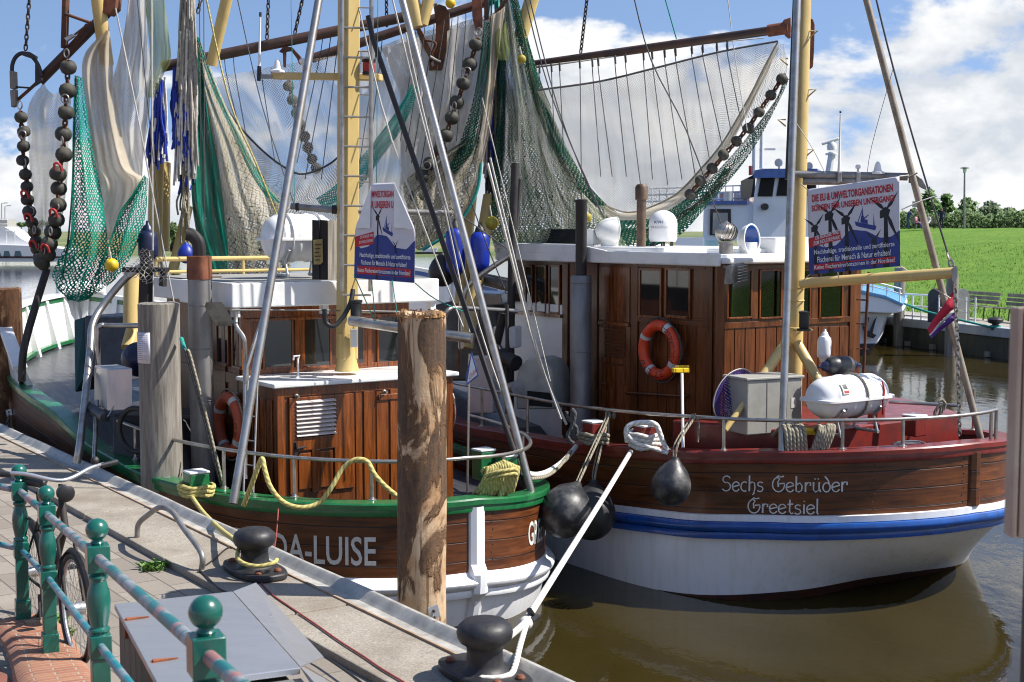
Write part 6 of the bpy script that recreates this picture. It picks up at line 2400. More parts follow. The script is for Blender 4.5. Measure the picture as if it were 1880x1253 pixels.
BLUE = paint('blue_twine', (0.008, 0.035, 0.36), (0.005, 0.02, 0.2), 0.6, sc=20, bump=0)
WTW = paint('white_twine', (0.62, 0.60, 0.56), (0.42, 0.40, 0.37), 0.8, sc=20, bump=0)
GTW = paint('grey_twine', (0.36, 0.33, 0.29), (0.22, 0.20, 0.17), 0.85, sc=20, bump=0)
DTW = paint('dark_twine', (0.05, 0.05, 0.055), (0.03, 0.03, 0.03), 0.85, sc=20, bump=0)
fringe('blue and white chafing fringe hanging under the lime green net bundle', [('blue_strand', BLUE, 34, 272, 308, 140, 240, 240, 312, 0.016), ('white_strand', WTW, 22, 280, 310, 140, 220, 230, 300, 0.014), ('dark_strand', DTW, 10, 270, 300, 220, 260, 270, 310, 0.012)], 17.9, GA)
fringe('thick bundle of grey ropes with blue and white ends at the foremast', [('grey_strand', GTW, 46, 326, 364, -30, 40, 140, 330, 0.018), ('white_strand', WTW, 50, 318, 362, 20, 140, 200, 350, 0.015), ('blue_strand', BLUE, 26, 316, 330, 120, 180, 210, 290, 0.015), ('blue_strand', BLUE, 16, 334, 345, 190, 210, 260, 300, 0.015), ('blue_strand', BLUE, 16, 322, 358, 270, 300, 310, 360, 0.015), ('tan_strand', M['rope'], 12, 330, 350, 300, 340, 370, 480, 0.014)], 18.0, GA)
fringe('blue and white rope fringe hanging between the two boats, left of the olive net', [('blue_strand', BLUE, 44, 893, 925, 40, 120, 190, 330, 0.016), ('white_strand', WTW, 30, 888, 916, 120, 190, 230, 350, 0.015), ('dark_strand', DTW, 26, 892, 908, 190, 260, 300, 380, 0.014), ('tan_strand', M['rope'], 14, 905, 920, 120, 200, 240, 330, 0.013), ('teal_strand', M['tealrope'], 8, 888, 930, -30, 20, 90, 140, 0.014)], 19.3, GB)
net('trawl_net', [[(266, -30), (298, -30)], [(268, 20), (306, 20)], [(270, 60), (312, 70)], [(272, 100), (316, 112)], [(272, 150), (300, 140)], [(272, 180), (282, 180)]], 17.6, M['n_lime'], 'lime green bundle of net hanging beside the white net at the top', n=24, fold=0.12, freq=5, seed=25, grp=GA)
net('trawl_net', [[(908, 60), (930, 40)], [(906, 90), (936, 90)], [(912, 110), (934, 112)]], 18.7, M['n_lime'], 'small lime green net rag at the top between the two boats', n=16, fold=0.08, freq=4, seed=26, grp=GB)
# ------------------------------------------------------------------ loose gear on and about the boats
def canister(lab, c, ax, L, rad, m, straps=2):
    """two-shell liferaft canister lying along ax"""
    ax = V(ax).normalized()
    t = thing('liferaft_canister', lab, 'liferaft', c - Z3 * (rad + 0.16))
    n = 32
    prof = []
    for i in range(41):
        x = -1 + 2 * i / 40
        e = (1 - abs(x) ** 5.0) ** 0.42 if abs(x) < 1 else 0
        rib = 1.0 + (0.045 if 0.18 < abs(x) < 0.30 or 0.62 < abs(x) < 0.70 else 0)
        prof.append((rad * max(0.02, e) * rib, x * L / 2))
    mb = MB()
    mb.lathe(prof, c, ax, n)
    mk('shell', mb, m, t, smooth=40)
    mb = MB()
    sd = ax.cross(Z3).normalized()
    ring = []
    for i in range(48):
        a = 2 * pi * i / 48
        cx, cy = cos(a), sin(a)
        ring.append(c + ax * (L / 2 + 0.012) * (abs(cx) ** 0.35) * (1 if cx > 0 else -1) + sd * (rad + 0.022) * (abs(cy) ** 0.35) * (1 if cy > 0 else -1) - Z3 * 0.035)
    mb.prism(ring, Z3 * 0.035)
    mk('flange', mb, m, t, smooth=30, bevel=0.006)
    for k in ((-0.22, 0.22) if straps == 2 else (0.05,)):
        mb = MB()
        mb.tube([c + ax * L * k + (sd * cos(a) + Z3 * sin(a)) * (rad * 1.06) for a in [2 * pi * i / 36 for i in range(36)]], 0.012, 6, closed=True)
        mk('strap', mb, M['rope'] if straps == 1 else M['band'], t)
    for k in (-0.27, 0.27):
        mb = MB()
        b = c + ax * L * k
        z0 = -rad - 0.16
        for s in (-1, 1):
            mb.tube([b + sd * s * rad * 0.95 - Z3 * rad * 0.5, b + sd * s * rad * 0.5 - Z3 * (rad * 0.98), b + sd * s * rad * 0.75 + Z3 * z0], 0.016, 8)
        mb.tube([b - sd * rad * 0.8 + Z3 * z0, b + sd * rad * 0.8 + Z3 * z0], 0.02, 8)
        mk('cradle', mb, M['sheet'], t, smooth=50)
    mb = MB()
    e = c + ax * L * 0.30 + (-Q) * rad * 0.85 + Z3 * rad * 0.45
    mb.tube(spline([e + Z3 * 0.05, e - Z3 * 0.05 - Q * 0.03, e - Z3 * 0.16 - Q * 0.05 - ax * 0.04, e - Z3 * 0.30 - Q * 0.02], 4), 0.010, 6)
    mk('red_lanyard', mb, M['redplastic'], t)
    return t


cA = canister('white liferaft canister strapped on the cabin roof of the green boat', P(548, 437, 16.0), N, 0.88, 0.275, M['plastic'])
cB = canister('white liferaft canister on a steel cradle on the red after deck', P(1556, 727, 14.35), N, 1.06, 0.225, M['plastic'], 1)
# printed marks on the shell of the liferaft


def raft_mark(nm, u0, u1, a0, a1, m, k=0):
    rows = [[cB_c + N * (u0 + (u1 - u0) * i / 4) + (-Q * cos(a) + Z3 * sin(a)) * (0.2335 + k) for i in range(5)] for a in [a0 + (a1 - a0) * j / 6 for j in range(7)]]
    mb = MB()
    mb.grid(rows)
    mk(nm, mb, m, cB, smooth=80)


cB_c = P(1556, 727, 14.35)
raft_mark('label', -0.31, -0.21, 0.25, 0.80, M['letter'])
raft_mark('label_symbol', -0.29, -0.23, 0.48, 0.72, M['black'], 0.002)
raft_mark('label_red', -0.295, -0.225, 0.29, 0.40, M['redplastic'], 0.002)
for i in range(3):
    raft_mark('label_symbol', -0.31 + i * 0.03, -0.295 + i * 0.03, -0.62, -0.42, M['black'])


def poly_px(pts, Y, m, nm, parent, th=0.003, **kw):
    mb = MB()
    mb.prism([P(x, y, Y) for x, y in pts], V((0, th, 0)))
    return mk(nm, mb, m, parent, smooth=0, **kw)


# grey cabinet on the after deck
gc = thing('deck_cabinet', 'grey metal cabinet standing beside the white liferaft on the red after deck', 'cabinet', P(1420, 800, 14.4))
mb = MB()
q0, q1 = P(1371, 800, 14.25), P(1471, 803, 14.55)
dxx = V((q1.x - q0.x, q1.y - q0.y, 0))
dep = V((-dxx.y, dxx.x, 0)).normalized() * 0.42
hh = P(1420, 697, 14.4).z - q0.z
mb.box(q0, dxx, dep, Z3 * hh)
mk('cabinet_body', mb, M['box'], gc, smooth=0, bevel=0.012)
mb = MB()
mb.box(q0 - dxx * 0.03 - dep * 0.04 + Z3 * hh, dxx * 1.06, dep * 1.08, Z3 * 0.03)
mk('cabinet_lid', mb, M['box'], gc, smooth=0, bevel=0.008)
mb = MB()
mb.box(q0 + dxx * 0.80 - dep * 0.006 + Z3 * hh * 0.45, dxx * 0.09, -dep * 0.004, Z3 * 0.11)
mk('sticker', mb, M['letter'], gc, smooth=0)
mb = MB()
mb.box(q0 + dxx * 0.35 - dep * 0.005 + Z3 * 0.02, dxx * 0.012, -dep * 0.004, Z3 * (hh - 0.04))
mk('door_gap', mb, M['dullsteel'], gc, smooth=0)


# lifebuoys -------------------------------------------------------
def lifebuoy(lab, c, ax, Ro, m, texts=()):
    ax = V(ax).normalized()
    t = thing('lifebuoy', lab, 'lifebuoy', c)
    rt = Ro * 0.185
    Rm = Ro - rt
    mb = MB()
    mb.torus(c, Rm, rt, ax, 48, 16)
    rg = mk('ring', mb, m, t, smooth=80)
    a = Z3
    b = ax.cross(Z3).normalized()

    def pt(ang, phi, k=1.0):
        rad = a * cos(ang) + b * sin(ang)
        return c + rad * (Rm + rt * k * cos(phi)) + ax * rt * k * sin(phi)
    for q in range(4):
        an = pi / 4 + q * pi / 2 + 0.25
        mb = MB()
        rows = [[pt(an + (i - 2) * 0.05, 2 * pi * j / 16, 1.025) for j in range(17)] for i in range(5)]
        mb.grid(rows)
        mk('reflective_band', mb, M['band'], rg, smooth=80)
    mb = MB()
    loop = []
    for i in range(48):
        an = 2 * pi * i / 48
        loop.append(pt(an, 0, 1.15 + 0.28 * abs(sin(2 * (an - 0.25 - pi / 4)))))
    mb.tube(loop, 0.010, 6, closed=True)
    mk('grab_line', mb, M['darkrope'] if m is M['orange'] else M['rope'], rg)
    for s, a0, a1 in texts:
        def fn(x, y):
            an = a0 + (a1 - a0) * x
            return pt(an, pi / 2 - (y - 0.5) * 1.15 * (1 if a1 > a0 else -1), 1.02)
        put_text('lettering', s, fn, M['black'], rg, off=0.01)
    return t


q = B.onp(1211, 643, 1.16)
bx = -N
lifebuoy('bright orange lifebuoy with black letters on the dark deckhouse wall', B.w(q.x, 1.16, q.z), -N, 0.365, M['orange'], (('S-GEBRÜDER', -0.35, -2.0), ('GREETSIEL', 2.05, 3.75)))
q = A.onp(421, 780, 1.20)
lifebuoy('faded orange lifebuoy on the port wall of the cabin beside the ladder', A.w(q.x, 1.20, q.z), -N, 0.365, M['orange_old'], (('FRIEDA', -1.9, -1.2),))
q = A.ons(828, 745, 2.7)
lifebuoy('red lifebuoy seen edge on behind the thick bark covered pile', A.w(2.6, -1.16, q.z), N, 0.34, M['redplastic'])


# fenders ---------------------------------------------------------
def ball_fender(lab, c, rad, hang, m, grp='round black fenders between the hulls', cat='fender'):
    t = thing('ball_fender', lab, cat, c, 0, grp)
    mb = MB()
    prof = [(rad * sin(pi * i / 14), -rad * cos(pi * i / 14) * 1.04) for i in range(10)]
    prof += [(rad * 0.72, rad * 0.80), (rad * 0.52, rad * 1.02), (rad * 0.34, rad * 1.2), (rad * 0.2, rad * 1.34), (rad * 0.17, rad * 1.44), (0.0, rad * 1.45)]
    mb.lathe(prof, c, (V(hang[0]) - c).normalized() if hang else Z3, 28)
    mk('fender_body', mb, m, t, smooth=60)
    if hang:
        mb = MB()
        up = (V(hang[0]) - c).normalized()
        mb.tube(spline([c + up * rad * 1.3] + [V(h) for h in hang], 4), 0.013, 8)
        mb.tube(spline([c + up * rad * 1.3 + Q * 0.03] + [V(h) + Q * 0.05 for h in hang], 4), 0.008, 6)
        mk('lanyard', mb, M['rope'], t)
    return t


ball_fender('round dark grey fender hanging alone left of the white lettering', P(1232, 892, 13.95), 0.207, [P(1245, 815, 13.98), P(1276, 766, 14.25)], M['fender'])
ball_fender('large round dark fender squeezed between the two hulls', P(1037, 940, 14.05), 0.27, [P(1070, 870, 14.4), P(1120, 762, 15.2)], M['fender'])
ball_fender('rear round black fender tucked behind the large one between the hulls', P(1085, 945, 14.6), 0.27, [P(1095, 860, 14.9), P(1118, 764, 15.3)], M['black'])


def long_fender(lab, c, ax, L, rad, m, tip, grp=None):
    t = thing('long_fender', lab, 'fender', c, 0, grp)
    ax = V(ax).normalized()
    mb = MB()
    mb.lathe([(rad * 0.55, -L / 2), (rad * 0.9, -L / 2 + rad * 0.35), (rad, -L / 2 + rad * 0.8), (rad, L / 2 - rad * 0.8), (rad * 0.9, L / 2 - rad * 0.35), (rad * 0.55, L / 2)], c, ax, 24)
    mk('fender_body', mb, m, t, smooth=60)
    for s in (-1, 1):
        mb = MB()
        e = c + ax * s * L / 2
        mb.lathe([(rad * 0.56, 0), (rad * 0.42, rad * 0.45), (rad * 0.2, rad * 0.6), (rad * 0.16, rad * 0.95), (0.0, rad * 0.96)], e, ax * s, 18)
        mk('fender_tip', mb, tip, t, smooth=60)
    return t


GF = 'royal blue long fenders hanging between the boats'
long_fender('left royal blue long fender with black lower end under the tan net bag', P(836, 462, 18.2), Z3, 0.62, 0.13, M['royal'], M['black'], GF)
long_fender('right royal blue long fender with black ends, beside the yellow buoy', P(881, 462, 18.2), Z3, 0.52, 0.13, M['royal'], M['black'], GF)
long_fender('grey and blue fender lying on top of the white liferaft', P(1541, 672, 14.6), N * 0.95 + Q * -0.2, 0.34, 0.105, M['fender'], M['navy'])
long_fender('white oval fender hanging on the aft wall of the dark deckhouse', P(1513, 638, 14.9), Z3 + N * 0.05, 0.26, 0.075, M['plastic'], M['plastic'])
long_fender('navy fender hanging behind the wooden cross', P(272, 452, 17.6), Z3, 0.40, 0.13, M['navy'], M['navy'])
ball_fender('dark hanging tank shaped fender at the left of the blue fenders', P(812, 500, 18.4), 0.19, None, M['black'], None)
ball_fender('small royal blue buoy under the rope bundle beside the exhaust elbow', P(342, 468, 17.5), 0.11, None, M['royal'], None, 'buoy')


def float_(lab, px, py, Y, rad, m):
    t = thing('net_float', lab, 'float', P(px, py, Y), 0, 'yellow net floats')
    mb = MB()
    c = P(px, py, Y)
    mb.lathe([(0.012, -rad)] + [(rad * sin(pi * i / 12), -rad * cos(pi * i / 12)) for i in range(1, 12)] + [(rad * 0.3, rad * 1.0), (0.014, rad * 0.9)], c, V((-0.3, -0.3, 0.9)), 22)
    mk('float_body', mb, m, t, smooth=60)
    mb = MB()
    mb.tube([c + Z3 * rad * 0.8, c + Z3 * rad * 2.2 + V((-0.03, 0, 0.04))], 0.010, 6)
    mk('float_line', mb, M['lightline'], t)


oliv = paint('dirty_yellow', (0.42, 0.33, 0.02), (0.22, 0.18, 0.02), 0.5, sc=8)
float_('clean bright yellow float hanging in the green net bag at left', 205, 487, 17.0, 0.084, M['yellow'])
float_('dull yellow float hanging above the right blue fender', 903, 410, 18.3, 0.09, oliv)
float_('dull yellow float on the olive net at the top edge', 958, 109, 18.7, 0.06, oliv)
float_('dull yellow float behind the dark stack pipe on the deckhouse roof', 1078, 400, 18.3, 0.065, oliv)
float_('pale yellow float at the top above the brown beam', 827, 6, 19.0, 0.07, M['yellow'])


# ropes -----------------------------------------------------------
def coil(lab, c, R0, r, turns, m, ax=Z3, name='rope_coil', sq=None, grp=None):
    t = thing(name, lab, 'rope', c, 0, grp)
    pts = []
    for i in range(int(turns * 20)):
        a = 2 * pi * i / 20
        rr = R0 * (1 + 0.04 * sin(i * 0.7))
        pts.append(c + Q * cos(a) * rr + N * sin(a) * rr + Z3 * (r * 1.7 * i / 20 + 0.01 * sin(i * 1.3)))
    mb = MB()
    mb.tube(pts, r, 8)
    mk('rope_turns', mb, m, t, smooth=60)
    return t


ct = coil('thick white mooring rope wound round the middle red bitt', P(1184, 824, 14.75), 0.165, 0.026, 4, M['whiterope'])
mb = MB()
mb.tube(spline([P(x, y, 14.45) for x, y in ((1152, 812), (1150, 790), (1160, 779), (1184, 776), (1204, 780), (1213, 800), (1222, 822), (1232, 832))], 5), 0.028, 8)
mk('rope_bight', mb, M['whiterope'], ct, smooth=60)
mb = MB()
mb.tube(spline([P(x, y, 14.4) for x, y in ((1152, 800), (1170, 815), (1200, 824), (1226, 833))], 5), 0.022, 8)
mk('rope_bight', mb, M['whiterope'], ct, smooth=60)
coil('brown rope wound round the left red bitt', P(1090, 814, 15.2), 0.155, 0.024, 3, M['rope'])
coil('yellow rope wound round the white topped green bitt behind the grey pile', P(361, 909, 13.35), 0.165, 0.022, 3, M['yellowrope'])
rope_px('mooring_rope', [(1158, 830, 14.45), (1110, 910, 13.0), (1040, 1022, 11.0), (967, 1138, 8.9)], 14, 0.026, M['whiterope'], 'thick white mooring rope running from the red boat down to the near bollard')
mb = MB()
mb.sphere(P(965, 1145, 8.85), 0.05, 14, Q, 0.9)
mk('rope_knot', mb, M['whiterope'], None, 'white knot where the mooring rope splits beside the hull', 'rope')
rope_px('mooring_rope', [(967, 1140, 8.88), (955, 1152, 8.5), (936, 1168, 8.1), (920, 1178, 8.0)], 8, 0.021, M['whiterope'], 'upper white rope tail between the knot and the near bollard')
rope_px('mooring_rope', [(967, 1145, 8.8), (955, 1185, 8.2), (945, 1225, 7.8), (935, 1240, 7.65), (905, 1246, 7.62), (872, 1243, 7.66), (855, 1232, 7.8)], 8, 0.019, M['whiterope'], 'lower white rope tail looped round the neck of the near bollard', 'rope')
for a, b, l in (((972, 1121), (977, 1128), 1), ((975, 1140), (987, 1132), 2)):
    mb = MB()
    mb.tube([P(*a, 8.9), P(*b, 9.0)], 0.02, 8)
    mk('hose_end', mb, M['black'], None, 'short black hose stub at the white rope knot, %s' % ('upper' if l == 1 else 'lower'), 'hose')
rope_px('mooring_rope', [(352, 912, 13.2), (372, 940, 12.6), (400, 968, 11.6), (428, 990, 10.6), (440, 1000, 10.35)], 13, 0.021, M['yellowrope'], 'yellow mooring rope from the green boat to the bollard by the hoop')
rope_px('mooring_rope', [(440, 1000, 10.3), (436, 1024, 10.1), (450, 1036, 10.0), (476, 1040, 9.97), (502, 1034, 10.0), (508, 1028, 10.1)], 10, 0.017, M['yellowrope'], 'yellow rope loop lying round the foot of the bollard by the hoop')
rope_px('draped_rope', [(447, 928, 12.7), (462, 890, 12.6), (476, 852, 12.55), (482, 843, 12.5), (486, 862, 12.45), (497, 895, 12.4), (520, 922, 12.4), (552, 932, 12.4), (585, 924, 12.45), (608, 896, 12.45), (628, 862, 12.5), (648, 846, 12.5), (664, 844, 12.5), (676, 850, 12.5), (688, 872, 12.45), (708, 894, 12.45), (730, 912, 12.5)], 12, 0.024, M['yellowrope'], 'yellow rope draped in loops over the steel rail of the green boat')
yc = thing('rope_hank', 'big hank of yellow rope hung on the stern rail of the green boat', 'rope', P(915, 900, 13.3))
for i in range(13):
    mb = MB()
    x0 = 886 + i * 4.6
    yb = 918 - abs(i - 6) * 1.5 - rnd.uniform(0, 8)
    sk = -16 + i * 1.2
    mb.tube(spline([P(x0 + rnd.uniform(-3, 3), 862 + rnd.uniform(-4, 14), 13.35 + rnd.uniform(-.06, .06)), P(x0 + 6, 848 + abs(i - 7) * 2, 13.3), P(x0 + 10, 862, 13.25), P(x0 + 4 + sk * 0.4, 890, 13.25), P(x0 + sk, yb, 13.3 + rnd.uniform(-.05, .05))], 5), 0.022, 8)
    mk('rope_loop', mb, M['yellowrope'], yc, smooth=60)
for y in (868, 876):
    mb = MB()
    mb.tube(spline([P(893, y + 6, 13.2), P(910, y, 13.15), P(930, y - 4, 13.15), P(946, y - 6, 13.2), P(948, y + 4, 13.3)], 4), 0.02, 8)
    mk('rope_loop', mb, M['yellowrope'], yc, smooth=60)
rope_px('mooring_rope', [(960, 868, 13.9), (985, 872, 14.2), (1010, 864, 14.6), (1035, 846, 15.0), (1058, 820, 15.3)], 14, 0.03, M['whiterope'], 'frayed thick white rope joining the two boats under the rail')
rope_px('mooring_rope', [(968, 880, 13.9), (1000, 876, 14.3), (1024, 860, 14.7), (1050, 828, 15.2)], 14, 0.02, M['rope'], 'second thinner white rope joining the two boats below the frayed one')
for k, (xs, lab) in enumerate((((1436, 1470), 'left hank of old brown rope hanging over the red coaming below the cabinet'), ((1502, 1528), 'right hank of old brown rope over the red coaming below the liferaft'))):
    hk_ = thing('rope_hank', lab, 'rope', P(sum(xs) / 2, 830, 13.7), 0, 'old rope hanks on the red coaming')
    for i in range(6):
        x = xs[0] + (xs[1] - xs[0]) * i / 5
        lean = -14 if k else 12
        mb = MB()
        mb.tube(spline([P(x - 10 - lean * .5, 800, 14.2), P(x - 4, 785 + rnd.uniform(-3, 3), 14.0), P(x + 3, 784 + rnd.uniform(-3, 3), 13.85), P(x + 4 + lean * .3, 800, 13.8), P(x + lean * 0.8, 830 - rnd.uniform(0, 5), 13.8)], 5), 0.022, 8)
        mk('rope_loop', mb, M['rope'], hk_, smooth=60)
mb = MB()
pts = []
for i in range(150):
    a = rnd.uniform(0, 2 * pi)
    c = P(1446 + 22 * cos(a) * rnd.random(), 785 + 8 * sin(a), 14.1)
    pts.append(c)
mb.tube(spline(pts[:70], 3), 0.008, 5)
mk('tangled_line', mb, M['whiterope'], None, 'tangle of thin white line on the coaming beside the yellow box', 'line')
mb = MB()
mb.prism([P(x, y, 13.95) for x, y in ((1464, 787), (1494, 791), (1496, 800), (1466, 798))], V((0.03, 0.08, 0.01)))
mk('yellow_box', mb, M['yellow'], None, 'small flat yellow plastic box on the coiled ropes', 'box', smooth=0, bevel=0.008)
hl = thing('work_lamp', 'dark rounded work lamp with white cable lying on the after deck', 'lamp', P(1670, 826, 13.9))
mb = MB()
mb.prism([P(x, y, 13.95) for x, y in ((1636, 826), (1640, 819), (1650, 815), (1690, 817), (1700, 824), (1702, 830), (1640, 832))], V((0.05, 0.2, 0)))
mk('lamp_body', mb, M['fender'], hl, smooth=0, bevel=0.012)
mb = MB()
mb.tube(spline([P(x, y, 13.9) for x, y in ((1641, 820), (1652, 812), (1680, 810), (1698, 814), (1702, 824))], 4), 0.008, 6)
mk('lamp_handle', mb, M['steel'], hl)

# broom, landing net, wooden cross --------------------------------
bro = thing('broom', 'broom with white handle and yellow head leaning upside down on the deckhouse', 'broom', P(1254, 820, 14.4))
mb = MB()
mb.tube([P(1254, 822, 14.3), P(1252, 686, 14.75)], 0.016, 10)
mk('broom_handle', mb, M['plastic'], bro)
mb = MB()
mb.box(P(1237, 685, 14.75), P(1266, 685, 14.85) - P(1237, 685, 14.75), V((-0.02, 0.06, 0)), Z3 * 0.05)
mk('broom_head', mb, M['yellow'], bro, smooth=0, bevel=0.008)
mb = MB()
for i in range(40):
    p = P(1240 + 25 * (i % 20) / 19, 676, 14.76 + 0.05 * (i // 20))
    mb.tube([p, p + Z3 * 0.03 + V((rnd.uniform(-.005, .005), 0, 0))], 0.003, 4)
mk('bristles', mb, M['yellow'], bro, smooth=0)
lnet = thing('landing_net', 'round landing net with violet mesh and cream pole beside the grey cabinet', 'landing net', P(1345, 785, 14.5))
hc = P(1348, 726, 14.55)
hoop = []
for i in range(40):
    a = 2 * pi * i / 40
    hoop.append(hc + (P(1312, 770, 14.35) - hc) * cos(a) * 0.9 + (P(1327, 695, 14.5) - hc) * sin(a) * 0.95)
mb = MB()
mb.tube(hoop, 0.008, 8, closed=True)
mk('hoop', mb, M['steel'], lnet)
ctr = hc + V((0.10, 0.08, -0.02))
rows = []
for j in range(9):
    f = 1 - j / 8
    rows.append([ctr.lerp(p, f) + V((0.10, 0.05, -0.02)) * (1 - f * f) for p in hoop + [hoop[0]]])
mb = MB()
mb.grid(rows)
mk('net_bag', mb, netmat('violet_mesh', (0.035, 0.025, 0.16), (0.06, 0.05, 0.22), 0.030, 0.42, 0.8, 1.3, 0.3), lnet, smooth=80)
mb = MB()
mb.tube([P(1331, 790, 14.2), P(1368, 738, 14.35)], 0.033, 12)
mk('pole', mb, M['cream'], lnet)

cr = thing('wooden_cross', 'dark wooden cross draped with white netting behind the grey pile', 'cross', P(262, 590, 15.0))
mb = MB()
mb.prism([P(252, 592, 14.9), P(270, 592, 14.9), P(274, 460, 14.9), P(257, 460, 14.9)], V((0.03, 0.09, 0)))
mk('upright', mb, M['darkwood'], cr, smooth=0, bevel=0.006)
mb = MB()
mb.prism([P(223, 500, 14.87), P(303, 500, 14.87), P(304, 492, 14.87), P(224, 491, 14.87)], V((0.02, 0.12, 0)))
mb.prism([P(293, 500, 14.9), P(300, 500, 14.9), P(300, 527, 14.9), P(291, 525, 14.9)], V((0.02, 0.08, 0)))
mk('cross_arm', mb, M['darkwood'], cr, smooth=0, bevel=0.006)
net('draped_net', [[(257, 458), (265, 456), (273, 458)], [(248, 478), (265, 474), (280, 478)], [(228, 492), (262, 488), (300, 490)], [(224, 506), (262, 512), (306, 504)], [(228, 520), (240, 500), (266, 520), (285, 524), (304, 514)]], 14.78,
    netmat('white_mesh', (0.6, 0.58, 0.52), (0.5, 0.47, 0.4), 0.062, 0.14, 0.9, 1.2, 0.3), parent=cr, n=24, fold=0.04, freq=4)
bd = thing('roof_board', 'black board with a small ochre plate standing on the cabin roof beside the liferaft', 'board', P(590, 513, 15.4))
mb = MB()
for i in range(2):
    mb.prism([P(573 + i * 14, 515, 15.4), P(586 + i * 14, 514, 15.38), P(586 + i * 14, 405, 15.38), P(573 + i * 14, 404, 15.4)], V((0.01, 0.03, 0)))
mk('board', mb, M['darkwood'], bd, smooth=0)
mb = MB()
mb.prism([P(602, 514, 15.36), P(624, 512, 15.7), P(625, 405, 15.7), P(602, 405, 15.36)], V((0.02, 0.02, 0)))
mk('slatted_side', mb, M['greywood'], bd, smooth=0)
pl_ = poly_px([(575, 441), (592, 439), (593, 482), (588, 486), (576, 486)], 15.37, paint('ochre_plate', (0.36, 0.27, 0.10), (0.28, 0.2, 0.07), 0.6), 'ochre_plate', bd)
for i, (x1) in enumerate((590, 588, 586, 589, 587)):
    y = 449 + i * 7
    poly_px([(578, y), (x1, y - 0.4), (x1, y + 1.6), (578, y + 2)], 15.36, M['soot'], 'plate_line', pl_, 0.001)


# banners ---------------------------------------------------------
BW, BB, BRED, BK = (paint('banner_white', (0.66, 0.63, 0.66), (0.60, 0.57, 0.61), 0.6, sc=2, bump=0), paint('banner_blue', (0.035, 0.055, 0.24), (0.03, 0.045, 0.2), 0.6, bump=0),
                    paint('banner_red', (0.50, 0.025, 0.035), None, 0.6, bump=0, amt=0.3), paint('banner_black', (0.018, 0.018, 0.02), None, 0.6, bump=0))
BLT = paint('banner_letter', (0.8, 0.8, 0.8), None, 0.6, bump=0, amt=0.1)


def banner(t, fn, top_v, lines, wave, turb, ship, tagp, nrm):
    lay = [0]

    def quad(pts, m, nm, d):
        mb = MB()
        pts2 = []
        for (a, b), (c, e) in zip(pts, pts[1:] + pts[:1]):
            for k in range(6):
                pts2.append((a + (c - a) * k / 6, b + (e - b) * k / 6))
        mb.poly([fn(u, v) + nrm * d for u, v in pts2])
        return mk(nm, mb, m, t, smooth=0)
    mb = MB()
    w = wave
    ps = [(x / 40, lerps(w, x / 40)) for x in range(41)]
    mb.grid([[fn(u, v) + nrm * 0.002 for u, v in ps], [fn(u, (v + 1) / 2) + nrm * 0.002 for u, v in ps], [fn(u, 1) + nrm * 0.002 for u, v in ps]], uv=False)
    mk('blue_wave', mb, BB, t, smooth=0)
    for hu, hv, sz in turb:
        mb = MB()
        def blade(a, ln):
            dx, dy = sin(a) * ln, -cos(a) * ln * 1.05
            px_, py_ = cos(a) * 0.018 * sz, sin(a) * 0.018 * sz
            mb.poly([fn(hu, hv) + nrm * 0.0035, fn(hu + dx * .35 + px_, hv + dy * .35 + py_) + nrm * 0.0035, fn(hu + dx, hv + dy) + nrm * 0.0035, fn(hu + dx * .3 - px_ * .6, hv + dy * .3 - py_ * .6) + nrm * 0.0035])
        blade(-0.85, 0.17 * sz)
        blade(0.62, 0.17 * sz)
        blade(2.75, 0.30 * sz)
        for du, dv, w_ in ((-0.028, 0.0, 0.05),):
            mb.poly([fn(hu + a * sz, hv + b * sz) + nrm * 0.0036 for a, b in ((-0.045, 0.0), (0.0, -0.03), (0.035, 0.0), (0.02, 0.05), (-0.045, 0.06))])
        k = 0
        vs = [fn(hu + s * 0.013 * sz, hv + (1.0 - hv) * j / 6) + nrm * 0.0033 for j in range(7) for s in (-1 - j * 0.12, 1 + j * 0.12)]
        mb.add(vs, [(2 * j, 2 * j + 1, 2 * j + 3, 2 * j + 2) for j in range(6)])
        mk('turbine_print', mb, BK, t, smooth=0)
    if ship:
        u0, v0, s = ship
        mb = MB()
        for pl in ([(0, 0), (.05, .02), (.20, .07), (.235, .08), (.22, .13), (.05, .07), (.01, .05)], [(.06, .02), (.07, -.05), (.10, -.05), (.10, -.01), (.14, 0), (.14, .05)], [(.075, -.05), (.085, -.17), (.095, -.05)],
                   [(.20, .07), (.205, -.07), (.215, .075)], [(.03, .01), (.085, -.14), (.09, -.135), (.04, .015)], [(.09, -.02), (.15, -.06), (.152, -.05), (.1, -.005)]):
            mb.poly([fn(u0 + a * s, v0 + b * s) + nrm * 0.003 for a, b in pl])
        mk('ship_print', mb, BB, t, smooth=0)
    for pts in tagp:
        quad(pts, BRED, 'red_panel', 0.0045)
    for s, u0, u1, v0, v1, sk, m, off in lines:
        def ft(x, y):
            u = u0 + (u1 - u0) * x
            return fn(u, v1 + (v0 - v1) * y + sk * (x - 0.5)) + nrm * 0.0065
        put_text('lettering', s, ft, m, t, off=off)


bnB = thing('protest_banner', 'printed banner with black wind turbines hung at the cream mast of the red boat', 'banner', P(1570, 500, 14.9))
cs = [P(1482, 348, 14.95), P(1651, 324, 14.55), P(1653, 489, 14.5), P(1486, 505, 14.9)]


def fB(u, v):
    t_ = cs[0].lerp(cs[1], u)
    b_ = cs[3].lerp(cs[2], u)
    return t_.lerp(b_, v) + V((0, 0.004 * sin(u * 5 + v * 2), 0))


